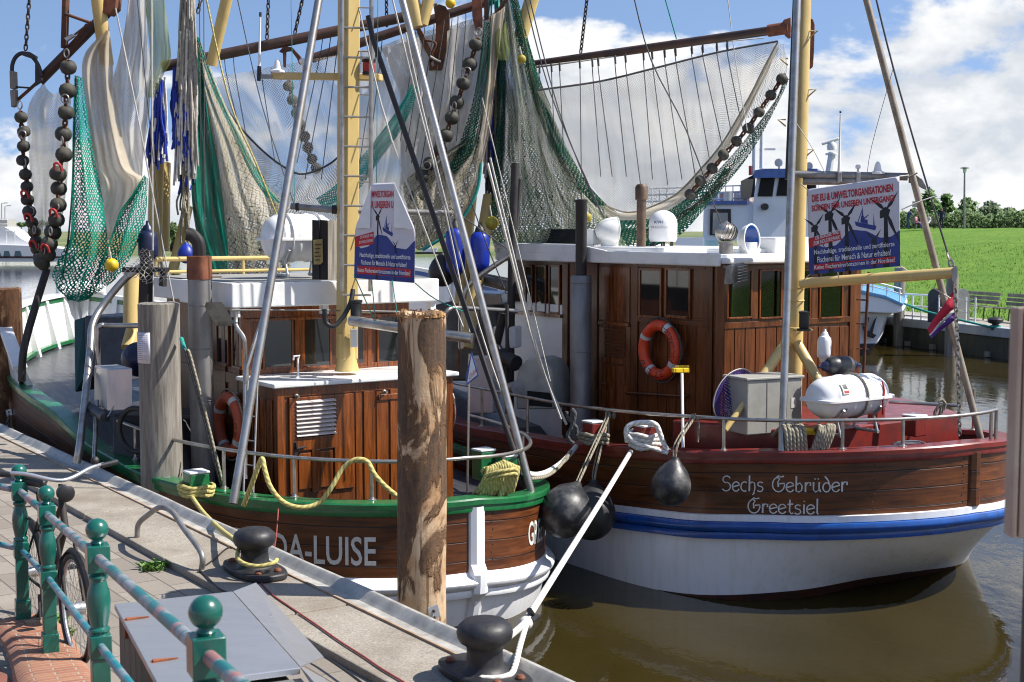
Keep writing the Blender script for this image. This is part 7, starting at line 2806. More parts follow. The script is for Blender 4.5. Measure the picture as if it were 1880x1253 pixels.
nB = V((-0.3, -0.95, 0.05)).normalized()
mb = MB()
mb.grid([[fB(i / 24, j / 16) for i in range(25)] for j in range(17)])
mk('cloth', mb, BW, bnB, smooth=80, solid=0.003)
banner(bnB, fB, 0, [('DIE EU & UMWELTORGANISATIONEN', 0.05, 0.93, 0.072, 0.16, 0, BRED, 0.034), ('SORGEN FÜR UNSEREN UNTERGANG!', 0.045, 0.945, 0.18, 0.268, 0, BRED, 0.034),
                    ('DIE NORDSEE WIRD', 0.08, 0.345, 0.535, 0.58, -0.045, BLT, 0.008), ('ZUM INDUSTRIEPARK!', 0.055, 0.35, 0.597, 0.642, -0.045, BLT, 0.008),
                    ('Nachhaltige, traditionelle und zertifizierte', 0.06, 0.94, 0.715, 0.788, 0, BLT, 0.006), ('Fischerei für Mensch & Natur erhalten!', 0.095, 0.90, 0.80, 0.868, 0, BLT, 0.006),
                    ('Keine Fischereiverbotszonen in der Nordsee!', 0.06, 0.94, 0.895, 0.945, 0, BLT, 0.006)],
       [(0, 0.60), (0.18, 0.70), (0.30, 0.69), (0.47, 0.53), (0.62, 0.56), (0.80, 0.66), (0.9, 0.66), (1, 0.60)],
       [(0.08, 0.45, 1.0), (0.245, 0.32, 1.25), (0.425, 0.39, 1.2), (0.85, 0.36, 1.4), (0.725, 0.67, 0.75)], (0.515, 0.44, 1.0),
       [[(0.0, 0.575), (0.355, 0.525), (0.36, 0.63), (0.0, 0.685)], [(0.045, 0.885), (0.95, 0.885), (0.95, 0.955), (0.045, 0.955)]], nB)
for a, b in (((1482, 348), (1470, 338)), ((1651, 324), (1668, 322)), ((1653, 489), (1690, 513)), ((1486, 505), (1472, 518)), ((1538, 500), (1540, 513)), ((1590, 497), (1594, 509))):
    mb = MB()
    mb.tube([P(*a, 14.8), P(*b, 14.9)], 0.006, 6)
    mk('tie', mb, M['lightline'], bnB)
bnA = thing('protest_banner', 'crumpled banner with folded white corners hung beside the mast ladder of the green boat', 'banner', P(707, 520, 14.4))
oA = [P(654, 338, 14.6), P(764, 334, 14.35), P(761, 520, 14.35), P(650, 511, 14.6)]


def fA_(u, v):
    b_ = oA[0].lerp(oA[1], u).lerp(oA[3].lerp(oA[2], u), v)
    return b_ + V((0, 0.004 * sin(u * 6 + v), 0))


nA = V((-0.25, -0.96, 0.05)).normalized()
mb = MB()
rows = []
for j in range(17):
    v = j / 16
    lo_, hi_ = (0.26 - 0.26 * min(1, v / 0.47), 0.64 + 0.36 * min(1, v / 0.47))
    rows.append([fA_(lo_ + (hi_ - lo_) * i / 20, v) for i in range(21)])
mb.grid(rows)
mk('cloth', mb, BW, bnA, smooth=80, solid=0.003)
banner(bnA, fA_, 0, [('MWELTORGAN', 0.27, 0.635, 0.08, 0.15, 0, BRED, 0.03), ('R UNSEREN U', 0.27, 0.635, 0.185, 0.26, 0, BRED, 0.03),
                     ('DIE NORDSEE WIRD', 0.09, 0.31, 0.535, 0.565, -0.03, BLT, 0.0), ('ZUM INDUSTRIEPARK!', 0.07, 0.31, 0.59, 0.62, -0.03, BLT, 0.0),
                     ('Nachhaltige, traditionelle und zertifizierte', 0.09, 0.93, 0.725, 0.785, 0, BLT, 0.01), ('Fischerei für Mensch & Natur erhalten!', 0.115, 0.87, 0.80, 0.85, 0, BLT, 0.01),
                     ('Keine Fischereiverbotszonen in der Nordsee!', 0.06, 0.93, 0.885, 0.93, 0, BLT, 0.01)],
       [(0, 0.60), (0.10, 0.68), (0.22, 0.66), (0.38, 0.53), (0.52, 0.54), (0.70, 0.66), (0.85, 0.67), (1, 0.58)],
       [(0.38, 0.34, 0.8), (0.68, 0.64, 0.45)], (0.46, 0.45, 0.75),
       [[(0.0, 0.56), (0.315, 0.50), (0.32, 0.63), (0.0, 0.67)], [(0.05, 0.865), (0.94, 0.865), (0.94, 0.95), (0.05, 0.95)]], nA)
for pts in ([(0.26, 0.03), (0.26, 0.47), (0.02, 0.465)], [(0.645, 0.0), (0.99, 0.47), (0.66, 0.455)]):
    mb = MB()
    mb.poly([fA_(*p) + nA * 0.02 for p in pts])
    mk('folded_corner', mb, M['plastic'], bnA, smooth=0, solid=0.006)


# flags -----------------------------------------------------------
def sheet(rows, m, nm, parent, wave=0.02, n=16):
    g = []
    for j, r in enumerate(rows):
        q = spline(r, 6)
        g.append([p + V((0, wave * sin(i * 0.5 + j), 0)) for i, p in enumerate(q)])
    mb = MB()
    mb.grid(g)
    return mk(nm, mb, m, parent, smooth=80, solid=0.002)


fl = thing('ensign', 'limp flag in red, white and violet hanging on the stern stay of the red boat', 'flag', P(1745, 600, 14.4))
t0 = [P(x, y, 14.4) for x, y in ((1757, 528), (1741, 548), (1722, 574), (1703, 606))]
b0 = [P(x, y, 14.4) for x, y in ((1758, 584), (1744, 594), (1728, 608), (1708, 621))]


def band(a, b):
    return [[t0[i].lerp(b0[i], k) for i in range(4)] for k in (a, (a + b) / 2, b)]


sheet(band(0, 0.55), paint('flag_red', (0.55, 0.02, 0.05), None, 0.7, amt=0.4), 'red_band', fl)
sheet(band(0.55, 0.72), M['letter'], 'white_band', fl)
sheet(band(0.72, 1.0), paint('flag_violet', (0.08, 0.02, 0.22), None, 0.7, amt=0.4), 'violet_band', fl)
pn = thing('pennant', 'small white pennant with blue border on a thin pole at the green stern', 'pennant', P(858, 905, 13.6))
mb = MB()
mb.tube([P(858, 905, 13.6), P(862, 650, 13.6)], 0.012, 8)
mk('pole', mb, M['steel'], pn)
pr = [P(866, 646, 13.55), P(879, 690, 13.5), P(857, 708, 13.55), P(855, 690, 13.6)]
mb = MB()
mb.poly(pr)
mk('cloth', mb, M['blue'], pn, smooth=0, solid=0.003)
ce = sum(pr, V()) / 4
mb = MB()
mb.poly([ce + (p - ce) * 0.80 + V((0, -0.006, 0)) for p in pr])
mk('white_field', mb, M['plastic'], pn, smooth=0, solid=0.002)
put_text('lettering', 'LAND', lambda x, y: P(877 - 16 * x, 682 + 16 * x - 9 * y, 13.50), M['redplastic'], pn)


# rigging wires ---------------------------------------------------
def wire(pts, Y, rad, m, parent, nm='rigging_wire', k=1, n=6):
    mb = MB()
    q = [P(x, y, e[0] if e else Y) for x, y, *e in pts]
    mb.tube(spline(q, k) if k > 1 else q, rad, n)
    return mk(nm, mb, M[m], parent, smooth=60)


ra, rb = A.root, B.root
for pts, Y, rad, m in (([(212, 15), (250, 200), (320, 560), (340, 650)], 15.5, 0.010, 'lightline'), ([(278, -20), (281, 560)], 15.6, 0.012, 'lightline'), ([(250, -20), (270, 180), (300, 480)], 15.4, 0.006, 'wire'),
                       ([(432, -20), (480, 190), (545, 390)], 16.5, 0.007, 'wire'), ([(375, -20), (420, 180), (470, 300), (510, 400)], 16.8, 0.012, 'yellowrope'), ([(366, -20), (370, 400)], 17.0, 0.006, 'wire'), ([(374, -20), (376, 420)], 17.0, 0.006, 'wire'),
                       ([(534, -20), (541, 380)], 15.3, 0.004, 'tealrope'), ([(694, -20), (692, 240), (690, 500)], 14.7, 0.004, 'tealrope'), ([(716, -20), (760, 160), (820, 400), (862, 610)], 14.5, 0.010, 'lightline'), ([(660, 20), (720, 260), (850, 600)], 14.6, 0.009, 'lightline'),
                       ([(745, 60), (790, 260), (880, 600), (960, 830)], 14.4, 0.010, 'lightline'), ([(895, 300), (935, 460), (985, 650), (1040, 780)], 15.6, 0.016, 'lightline'), ([(900, 290), (943, 470), (988, 650), (1030, 770)], 15.5, 0.012, 'lightline'), ([(885, 180), (1010, 700)], 15.2, 0.006, 'lightline'),
                       ([(850, 330), (890, 440), (930, 540)], 17.5, 0.008, 'darkrope'), ([(825, 380), (935, 460)], 17.3, 0.008, 'darkrope'),
                       ([(762, 520), (800, 550), (858, 575)], 14.4, 0.006, 'tealrope'), ([(650, 505), (688, 590)], 14.5, 0.006, 'tealrope'), ([(682, 515), (690, 590)], 14.4, 0.005, 'tealrope'), ([(720, 515), (729, 575)], 14.3, 0.005, 'tealrope')):
    wire(pts, Y, rad, m, ra, k=4 if len(pts) > 2 else 1)
for pts, Y, rad, m in (([(1604, -20), (1640, 125), (1690, 300), (1740, 466)], 14.7, 0.010, 'wire'), ([(1640, 125), (1600, 270), (1590, 340)], 14.9, 0.003, 'wire'), ([(960, -20), (1010, 170), (1090, 360), (1110, 400)], 17.0, 0.008, 'wire'), ([(968, -20), (1025, 200), (1095, 380)], 17.0, 0.008, 'wire'),
                       ([(1160, -20), (1195, 110), (1260, 240), (1325, 415)], 16.4, 0.008, 'wire'), ([(1216, -20), (1242, 72)], 18.4, 0.009, 'tealrope'), ([(1334, -20), (1350, 110), (1372, 240)], 18.2, 0.006, 'lightline'), ([(1459, 222), (1490, 270), (1515, 318)], 15.0, 0.004, 'lightline'),
                       ([(1655, 385), (1690, 370), (1720, 360)], 14.6, 0.008, 'lightline'), ([(1712, 528), (1745, 548)], 14.3, 0.007, 'lightline'), ([(1684, 318), (1662, 328)], 14.9, 0.01, 'rope')):
    wire(pts, Y, rad, m, rb, k=4 if len(pts) > 2 else 1)
# flag halyard chain and rope ladder of knots
mb = MB()
link_chain(mb, [P(1740, 466, 14.6), P(1748, 490, 14.5)], 0.012, 0.07)
mk('shackle', mb, M['steel'], rb)
mb = MB()
link_chain(mb, [P(1753, 520, 14.35), P(1758, 640, 14.4), P(1762, 800, 14.45)], 0.009, 0.05)
mk('stay_chain', mb, M['steel'], rb)
wire([(338, 640), (345, 660), (372, 760), (395, 850), (412, 915)], 13.6, 0.016, 'darkrope', ra, 'shroud_lashing', 4)
wire([(344, 642), (352, 662), (385, 790), (415, 912)], 13.6, 0.016, 'rope', ra, 'shroud_lashing', 4)
mb = MB()
mb.tube([P(333, 622, 14.2), P(340, 645, 14.0)], 0.022, 8)
mk('thimble', mb, M['tealrope'], ra)
mb = MB()
mb.tube(spline([P(x, y, 15.0) for x, y in ((1049, 752), (1055, 760), (1050, 785), (1042, 800), (1052, 815))], 4), 0.025, 8)
mb.tube(spline([P(x, y, 15.0) for x, y in ((1040, 756), (1044, 770), (1058, 785), (1058, 800))], 4), 0.02, 8)
mk('lashing', mb, M['darkrope'], rlB)
mb = MB()
for x in (1114, 1120, 1127):
    mb.torus(P(x, 763, 15.25), 0.035, 0.014, V((1, -0.3, 0)), 14, 6)
mk('lashing', mb, M['rope'], rlB)
mb = MB()
for x in (1271, 1276):
    mb.torus(P(x, 767, 14.3), 0.032, 0.012, V((1, -0.1, 0)), 14, 6)
mb.tube(spline([P(x, y, 14.25) for x, y in ((1279, 766), (1283, 780), (1281, 812))], 3), 0.011, 6)
mk('lashing', mb, M['rope'], rlB)
mb = MB()
mb.tube(spline([P(x, y, 14.9) for x, y in ((1722, 738), (1730, 735), (1735, 745), (1722, 765), (1716, 758), (1728, 742), (1724, 770))], 4), 0.018, 8)
mk('lashing', mb, M['rope'], rlB)
mb = MB()
mb.tube([P(1632, 738, 15.3), P(1760, 745, 15.0)], 0.02, 10)
mk('guard_rail', mb, M['steel'], rb)
# ------------------------------------------------------------------ beyond the boats
# far land: one low sheet behind the water, rising to a dyke on the right
t = NT('dyke_grass')
v = t.coords()
n1, n2, n3 = t.noise(v, 0.35, 6, 0.6), t.noise(t.coords(scale=(1, 0.5, 1)), 3.0, 8, 0.72), t.noise(v, 14, 6, 0.7)
c = t.mix(t.ramp(n1, 0.35, 0.65), (0.090, 0.195, 0.020), (0.155, 0.26, 0.036))
c = t.mix(t.ramp(n2, 0.42, 0.66, 0, 0.75), c, (0.06, 0.145, 0.012))
c = t.mix(t.ramp(n3, 0.5, 0.72, 0, 0.6), c, (0.20, 0.31, 0.05))
M['grass'] = t.fin(c, 0.9, 0, t.bump(t.math('ADD', n2, t.math('MULTIPLY', n3, 0.5)), 0.9, 0.12), 0, 0.2)
t = NT('far_field')
c = t.mix(t.ramp(t.noise(t.coords(scale=(0.3, 2.0, 1)), 0.05, 5), 0.4, 0.6), (0.085, 0.13, 0.035), (0.21, 0.20, 0.09))
M['field'] = t.fin(c, 0.95)
W0, W1 = V((15.1, 41.0, 0)), V((12.75, 48.0, 0))
wd = (W1 - W0).normalized()
wn_ = V((wd.y, -wd.x, 0))                         # landward


def wall_pt(u, d, z):
    return W0 + wd * u + wn_ * d + Z3 * z


def dyke_h(d):
    k = min(1, max(0, (d - 2.6) / 42.0))
    return 0.93 + 3.22 * (0.35 * k + 0.65 * k * k * (3 - 2 * k)) - max(0, (d - 50)) * 0.03


mb = MB()
rows = []
for i in range(61):
    r = []
    for j in range(41):
        d = 0.9 + 110 * (j / 40) ** 1.6
        u = -40 + (53 + 1.65 * d) * (i / 60)
        z = (dyke_h(d) if i < 60 else -0.5) + (0.05 * noise.noise(V((u * 0.2, d * 0.3, 0))) + 0.025 * noise.noise(V((u * 0.9, d * 0.9, 3)))) * min(1, max(0, (d - 2.2)))
        r.append(wall_pt(u, d, max(z, -0.5)))
    rows.append(r)
mb.grid(rows, uv=False)
mk('dyke_ground', mb, M['grass'], kind='structure', smooth=180)
mb = MB()
mb.grid([[wall_pt(-40 + 53 * i / 30, d, 0.96) for i in range(31)] for d in (0.5, 1.6, 2.35)], uv=False)
mk('quay_path', mb, paint('path_paving', (0.34, 0.31, 0.26), (0.24, 0.22, 0.17), 0.9, sc=1.5), kind='structure', smooth=0)
# grass blades on the slope
mb = MB()
for i in range(26000):
    u, d = rnd.uniform(-14, 40), 2.5 + 38 * rnd.random() ** 1.5
    b = wall_pt(u, d, dyke_h(d) - 0.01)
    if not (1640 < project(b)[0] < 1900):
        continue
    a = rnd.uniform(0, pi)
    e = V((cos(a), sin(a), 0)) * rnd.uniform(0.012, 0.03)
    h = rnd.uniform(0.05, 0.16)
    l = V((rnd.uniform(-.08, .08), rnd.uniform(-.08, .08), 0))
    mb.add([b - e, b + e, b + l + Z3 * h], [(0, 1, 2)])
mk('grass_blades', mb, paint('grass_blade', (0.13, 0.27, 0.022), (0.22, 0.34, 0.05), 0.8, sc=1.2, bump=0), None, 'mown grass covering the slope of the dyke', 'grass', kind='stuff', smooth=0)
fw = thing('quay_wall', 'far quay wall with pale concrete capping and dark stained face below the dyke', 'quay wall', wall_pt(0, 0.5, 0))
t = NT('stained_wall')
g = t.node('ShaderNodeSeparateXYZ', {'Vector': t.tc.outputs['Object']})
n1 = t.noise(t.coords(scale=(1, 1, 0.25)), 2.2, 8, 0.7)
c = t.mix(t.ramp(n1, 0.35, 0.65), (0.035, 0.038, 0.026), (0.085, 0.08, 0.055))
M['stain'] = t.fin(c, 0.8)
mb = MB()
mb.box(wall_pt(-40, 0.06, -1), wd * 53, wn_ * 0.8, Z3 * 1.66)
mk('wall_face', mb, M['stain'], fw, smooth=0)
mb = MB()
for i in range(8):
    mb.box(wall_pt(-27 + i * 5.0, 0, 0.661), wd * 4.97, wn_ * 0.6, Z3 * 0.295)
mk('capping', mb, paint('pale_concrete', (0.40, 0.42, 0.44), (0.30, 0.31, 0.31), 0.8, sc=2), fw, smooth=0, bevel=0.02)
mb = MB()
for i in range(24):
    mb.box(wall_pt(-20 + i * 1.4, -0.05, 0.02), wd * 0.22, wn_ * 0.1, Z3 * 0.16)
mk('fender_timber', mb, M['greywood'], fw, smooth=0)
# low far shore on the left and centre
mb = MB()
rows = []
for j, (y, z) in enumerate(((232, -0.3), (240, 0.8), (300, 2.2), (420, 3.2), (700, 3.4), (1400, 3.6))):
    rows.append([V((x * (y / 240), y + 8 * sin(x * 0.05), z)) for x in range(-160, 121, 10)])
mb.grid(rows, uv=False)
mk('far_shore', mb, M['field'], kind='structure', smooth=60)
M['leaf'] = paint('tree_leaf', (0.075, 0.14, 0.032), (0.13, 0.205, 0.065), 0.7, sc=0.9, bump=0)
M['leaf2'] = paint('willow_leaf', (0.10, 0.15, 0.07), (0.17, 0.22, 0.12), 0.7, sc=0.9, bump=0)
M['leaf3'] = paint('poplar_leaf', (0.07, 0.15, 0.025), (0.12, 0.21, 0.05), 0.7, sc=0.9, bump=0)
M['trunk'] = wood('tree_bark', (0.05, 0.04, 0.03), (0.14, 0.115, 0.09), rough=0.9, coat=0)


def tree(lab, x0, x1, ytop, ybot, Y, m, n, shape=1.0, grp='trees behind the dyke', leaf=0.30, cat='tree', nm='tree'):
    px = (x0 + x1) / 2
    base = P(px, ybot, Y)
    top = P(px, ytop, Y)
    hw = (x1 - x0) / 2 * Y / F
    H = top.z - base.z
    g = V((base.x, base.y, base.z - 1.5))
    t = thing(nm, lab, cat, g, 0, grp)
    mb = MB()
    mb.tube([g, base + Z3 * H * 0.4, base + Z3 * H * 0.8], [0.22, 0.16, 0.05], 8)
    for i in range(6):
        a = rnd.uniform(0, 2 * pi)
        s = base + Z3 * H * rnd.uniform(0.15, 0.5)
        mb.tube([s, s + V((cos(a), sin(a), 0)) * hw * 0.6 + Z3 * H * 0.25], [0.09, 0.02], 6)
    mk('trunk', mb, M['trunk'], t, smooth=60)
    cl = []
    for i in range(max(9, n // 90)):
        z = rnd.random() ** 0.8
        w_ = hw * (math.sin(pi * min(1, 0.12 + 0.88 * z) ** shape)) ** 0.7
        a = rnd.uniform(0, 2 * pi)
        r_ = w_ * rnd.random() ** 0.5 * 0.85
        cl.append((base + Z3 * H * (0.02 + 0.86 * z) + V((cos(a) * r_, sin(a) * r_, 0)), rnd.uniform(0.16, 0.34) * min(hw, H * 0.6)))
    mb = MB()
    for i in range(n):
        c, s = rnd.choice(cl)
        d = V((rnd.gauss(0, 1), rnd.gauss(0, 1), rnd.gauss(0, 0.8)))
        p = c + d * s * 0.62
        e = V((rnd.uniform(-1, 1), rnd.uniform(-1, 1), rnd.uniform(-1, 1))).normalized()
        f = e.orthogonal().normalized()
        k = leaf * rnd.uniform(0.5, 1.2)
        mb.add([p - e * k, p + f * k * 0.55, p + e * k, p - f * k * 0.55], [(0, 1, 2, 3)])
    mk('crown', mb, m, t, smooth=0)


for lab, x0, x1, yt, yb, Y, m, n, sh in (('broad bright green poplar behind the people on the dyke', 1684, 1726, 346, 418, 150, 'leaf3', 2600, 1.2),
                                         ('slim pale poplar right of the standing person', 1718, 1752, 352, 418, 155, 'leaf3', 2200, 1.3),
                                         ('round dark willow just left of the lamp post', 1742, 1802, 364, 418, 160, 'leaf', 2600, 0.9),
                                         ('grey green willow with a rounded top right of the lamp post', 1794, 1840, 372, 418, 165, 'leaf2', 2200, 0.9),
                                         ('feathery pale willow further right on the dyke', 1828, 1868, 380, 418, 170, 'leaf2', 1800, 0.9),
                                         ('low pale willow at the right edge of the picture', 1854, 1910, 384, 418, 172, 'leaf2', 1800, 0.9)):
    tree(lab, x0, x1, yt, yb, Y, M[m], n, sh)
tree('green tree on the far bank behind the blue and white fringe', 302, 334, 408, 462, 190, M['leaf'], 2600, 0.9, 'trees on the far bank')
tree('low round tree at the far bank by the derrick posts', 286, 306, 425, 462, 195, M['leaf'], 1200, 0.9, 'trees on the far bank')
for i in range(7):
    x = 4 + i * 13
    tree('distant hedge tree on the horizon at far left', x, x + 18, 405 + (i * 5) % 6, 416, 560, M['leaf'], 300, 0.8, 'hedge trees on the horizon', 0.7)
# hedge along the crest: a continuous mass
mb = MB()
for i in range(20000):
    x = rnd.uniform(1640, 1910)
    Y = rnd.uniform(122, 132)
    h = 391 + 5 * sin(x * 0.07) + 3 * sin(x * 0.31)
    p = P(x, rnd.uniform(h, 421), Y)
    e = V((rnd.uniform(-1, 1), rnd.uniform(-1, 1), rnd.uniform(-1, 1))).normalized()
    f = e.orthogonal().normalized()
    k = rnd.uniform(0.08, 0.24)
    mb.add([p - e * k, p + f * k * 0.6, p + e * k, p - f * k * 0.6], [(0, 1, 2, 3)])
mk('hedge', mb, M['leaf'], None, 'dense green hedge running along the crest of the dyke', 'hedge', kind='stuff', smooth=0)

# lamp post and signs on the dyke
lp = thing('street_lamp', 'slender grey lamp post with a flat disc head on the dyke crest', 'street lamp', P(1770, 419, 112))
mb = MB()
mb.tube([P(1770, 421, 112), P(1771, 318, 112)], [0.10, 0.065], 10)
mk('lamp_pole', mb, M['dullsteel'], lp, smooth=50)
mb = MB()
mb.lathe([(0.12, 0), (0.16, 0.32), (0.14, 0.36)], P(1771, 318, 112), Z3, 14)
mk('lamp_glass', mb, M['plastic'], lp)
mb = MB()
mb.lathe([(0.1, 0.34), (0.36, 0.37), (0.36, 0.42), (0.1, 0.5)], P(1771, 318, 112), Z3, 18)
mk('lamp_hat', mb, M['dullsteel'], lp)
sg = thing('info_sign', 'pale sign on a thin post standing on the crest beside the people', 'sign', P(1680, 419, 113))
mb = MB()
mb.tube([P(1682, 420, 113), P(1682, 385, 113)], 0.03, 6)
mk('post', mb, M['steel'], sg)
mb = MB()
mb.box(P(1675, 381, 113), V((0.42, 0, 0)), V((0, 0.05, 0)), Z3 * 0.5)
mk('panel', mb, M['box'], sg, smooth=0)
for x, yt, Y, lab in ((9, 374, 330, 'left of two thin lamp posts above the white yacht at far left'), (15, 379, 345, 'right of two thin lamp posts above the white yacht at far left')):
    lp = thing('street_lamp', lab, 'street lamp', P(x - 6, 425, Y), 0, 'thin lamp posts on the far bank')
    mb = MB()
    mb.tube([P(x - 6, 426, Y), P(x - 6, yt, Y), P(x + 1, yt - 1, Y)], 0.10, 6)
    mk('lamp_pole', mb, M['dullsteel'], lp)
    mb = MB()
    mb.cbox(P(x + 2, yt - 1, Y), V((0.9, 0, 0)), V((0, 0.3, 0)), Z3 * 0.15)
    mk('lamp_head', mb, M['dullsteel'], lp, smooth=0)


# people on the dyke: one skinned body each
def person(lab, px, py, Y, H, face, pose, cloth, legs, hair=(0.03, 0.02, 0.015), seat=0.0):
    b = P(px, py, Y)
    rot = Matrix.Rotation(face, 3, 'Z')
    t = thing('person', lab, 'person', b, 0)
    k = H / 1.75
    J = {'hip': (0, 0, .95), 'waist': (0, 0, 1.08), 'chest': (0, 0, 1.32), 'neck': (0, 0.0, 1.47), 'head': (0, -.02, 1.56), 'crown': (0, -.01, 1.72)}
    for s, q in (('l', -1), ('r', 1)):
        J.update({'hj' + s: (.09 * q, 0, .90), 'kn' + s: (.10 * q, -.03, .50), 'an' + s: (.10 * q, .02, .09), 'to' + s: (.11 * q, -.17, .04),
                  'sh' + s: (.19 * q, 0, 1.40), 'el' + s: (.25 * q, .03, 1.12), 'wr' + s: (.24 * q, -.08, .90), 'ha' + s: (.23 * q, -.12, .82)})
    J.update(pose)
    E = [('hip', 'waist'), ('waist', 'chest'), ('chest', 'neck'), ('neck', 'head'), ('head', 'crown')]
    for s in 'lr':
        E += [('hip', 'hj' + s), ('hj' + s, 'kn' + s), ('kn' + s, 'an' + s), ('an' + s, 'to' + s), ('chest', 'sh' + s), ('sh' + s, 'el' + s), ('el' + s, 'wr' + s), ('wr' + s, 'ha' + s)]
    RA = {'hip': .15, 'waist': .135, 'chest': .155, 'neck': .058, 'head': .088, 'crown': .07}
    for s in 'lr':
        RA.update({'hj' + s: .10, 'kn' + s: .065, 'an' + s: .045, 'to' + s: .04, 'sh' + s: .075, 'el' + s: .048, 'wr' + s: .034, 'ha' + s: .04})
    names = list(J)
    co = [rot @ (V(J[n]) * k) for n in names]
    me = bpy.data.meshes.new('body')
    me.from_pydata(co, [(names.index(a), names.index(c)) for a, c in E], [])
    o = bpy.data.objects.new('body', me)
    col.objects.link(o)
    sk = o.modifiers.new('skin', 'SKIN')
    for i, n in enumerate(names):
        me.skin_vertices[0].data[i].radius = (RA[n] * k, RA[n] * k)
        me.skin_vertices[0].data[i].use_root = n == 'hip'
    sk.use_smooth_shade = True
    su = o.modifiers.new('sub', 'SUBSURF')
    su.levels = su.render_levels = 2
    # clothes by height on one body: skin above the collar and at the hands
    m = NT('person_clothes')
    z = m.node('ShaderNodeSeparateXYZ', {'Vector': m.tc.outputs['Object']}).outputs[2]
    zs = J['hip'][2] * k
    c = m.mix(m.math('GREATER_THAN', z, zs), legs, cloth)
    c = m.mix(m.math('GREATER_THAN', z, (J['neck'][2] + 0.01) * k), c, (0.42, 0.25, 0.17))
    c = m.mix(m.math('LESS_THAN', z, 0.09 * k), c, (0.03, 0.03, 0.03)) if not seat else c
    m.fin(c, 0.8)
    me.materials.append(m.m)
    o.parent = t
    mb = MB()
    hc = b + rot @ (V(J['crown']) * k)
    hd_ = b + rot @ (V(J['head']) * k)
    mb.sphere(hd_.lerp(hc, 0.55) + rot @ V((0, 0.015, 0)), 0.105 * k, 14)
    mk('hair', mb, paint('hair', hair, None, 0.8, bump=0), t, smooth=80)


person('standing person in a blue jacket leaning over the bench on the dyke', 1667, 421, 112, 1.72, 1.9, {'chest': (0, -.12, 1.28), 'neck': (0, -.2, 1.42), 'head': (0, -.26, 1.5), 'crown': (0, -.28, 1.65), 'shl': (-.19, -.12, 1.36), 'shr': (.19, -.12, 1.36),
       'ell': (-.24, -.25, 1.12), 'elr': (.24, -.25, 1.12), 'wrl': (-.2, -.42, 1.0), 'wrr': (.2, -.42, 1.0), 'hal': (-.18, -.5, .97), 'har': (.18, -.5, .97)}, (0.04, 0.07, 0.16), (0.08, 0.12, 0.24))
person('standing person in a dark navy jacket and cap right of the bench on the dyke', 1728, 421, 112, 1.72, -0.4, {'ell': (-.30, .0, 1.16), 'wrl': (-.12, -.12, 1.05), 'hal': (-.05, -.14, 1.03)}, (0.015, 0.02, 0.05), (0.012, 0.012, 0.02), (0.1, 0.09, 0.07))
sit = {'hip': (0, 0, .50), 'waist': (0, .02, .64), 'chest': (0, .0, .88), 'neck': (0, -.02, 1.03), 'head': (0, -.04, 1.12), 'crown': (0, -.03, 1.28)}
for s, q in (('l', -1), ('r', 1)):
    sit.update({'hj' + s: (.09 * q, -.03, .48), 'kn' + s: (.11 * q, -.45, .50), 'an' + s: (.11 * q, -.46, .08), 'to' + s: (.11 * q, -.62, .04), 'sh' + s: (.19 * q, 0, .96), 'el' + s: (.24 * q, -.06, .70), 'wr' + s: (.16 * q, -.28, .60), 'ha' + s: (.12 * q, -.36, .58)})
person('seated person in a pink top with dark hair on the bench', 1681, 421, 112, 1.7, 0.9, sit, (0.45, 0.22, 0.25), (0.03, 0.05, 0.25), seat=1)
person('seated person in a dark jacket in the middle of the bench', 1691, 421, 112.4, 1.7, 0.4, sit, (0.03, 0.03, 0.035), (0.02, 0.03, 0.12), seat=1)
person('seated person in a white top with grey hair at the right end of the bench', 1703, 421, 112, 1.7, -0.5, sit, (0.6, 0.58, 0.55), (0.08, 0.08, 0.1), (0.35, 0.33, 0.3), seat=1)


def bench(lab, a, b, z, grp, m):
    d = (b - a).normalized()
    nn = V((-d.y, d.x, 0))
    t = thing('park_bench', lab, 'bench', (a + b) / 2, 0, grp)
    mb = MB()
    for i in range(4):
        mb.box(a + nn * (0.11 * i) + Z3 * 0.43, (b - a), nn * 0.09, Z3 * 0.035)
    mk('seat', mb, m, t, smooth=0)
    mb = MB()
    for i in range(3):
        mb.box(a + nn * (0.46 + 0.03 * i) + Z3 * (0.52 + 0.14 * i), (b - a), nn * 0.03, Z3 * 0.11)
    mk('backrest', mb, m, t, smooth=0)
    for k in (0.12, 0.88):
        for off in (0.03, 0.42):
            mb = MB()
            mb.tube([a.lerp(b, k) + nn * off, a.lerp(b, k) + nn * (off + 0.04) + Z3 * 0.45], 0.022, 6)
            mk('leg', mb, M['soot'], t)


bench('wooden bench on the dyke crest under the group of people', P(1676, 421, 112.2), P(1722, 421, 112.2), 0, 'benches by the dyke', M['greywood'])
bench('left wooden bench behind the white railing on the far quay', wall_pt(5.2, 1.7, 0.96), wall_pt(3.4, 1.7, 0.96), 0, 'benches by the dyke', M['greywood'])
bench('right wooden bench behind the white railing on the far quay', wall_pt(3.1, 1.75, 0.96), wall_pt(1.5, 1.75, 0.96), 0, 'benches by the dyke', M['greywood'])
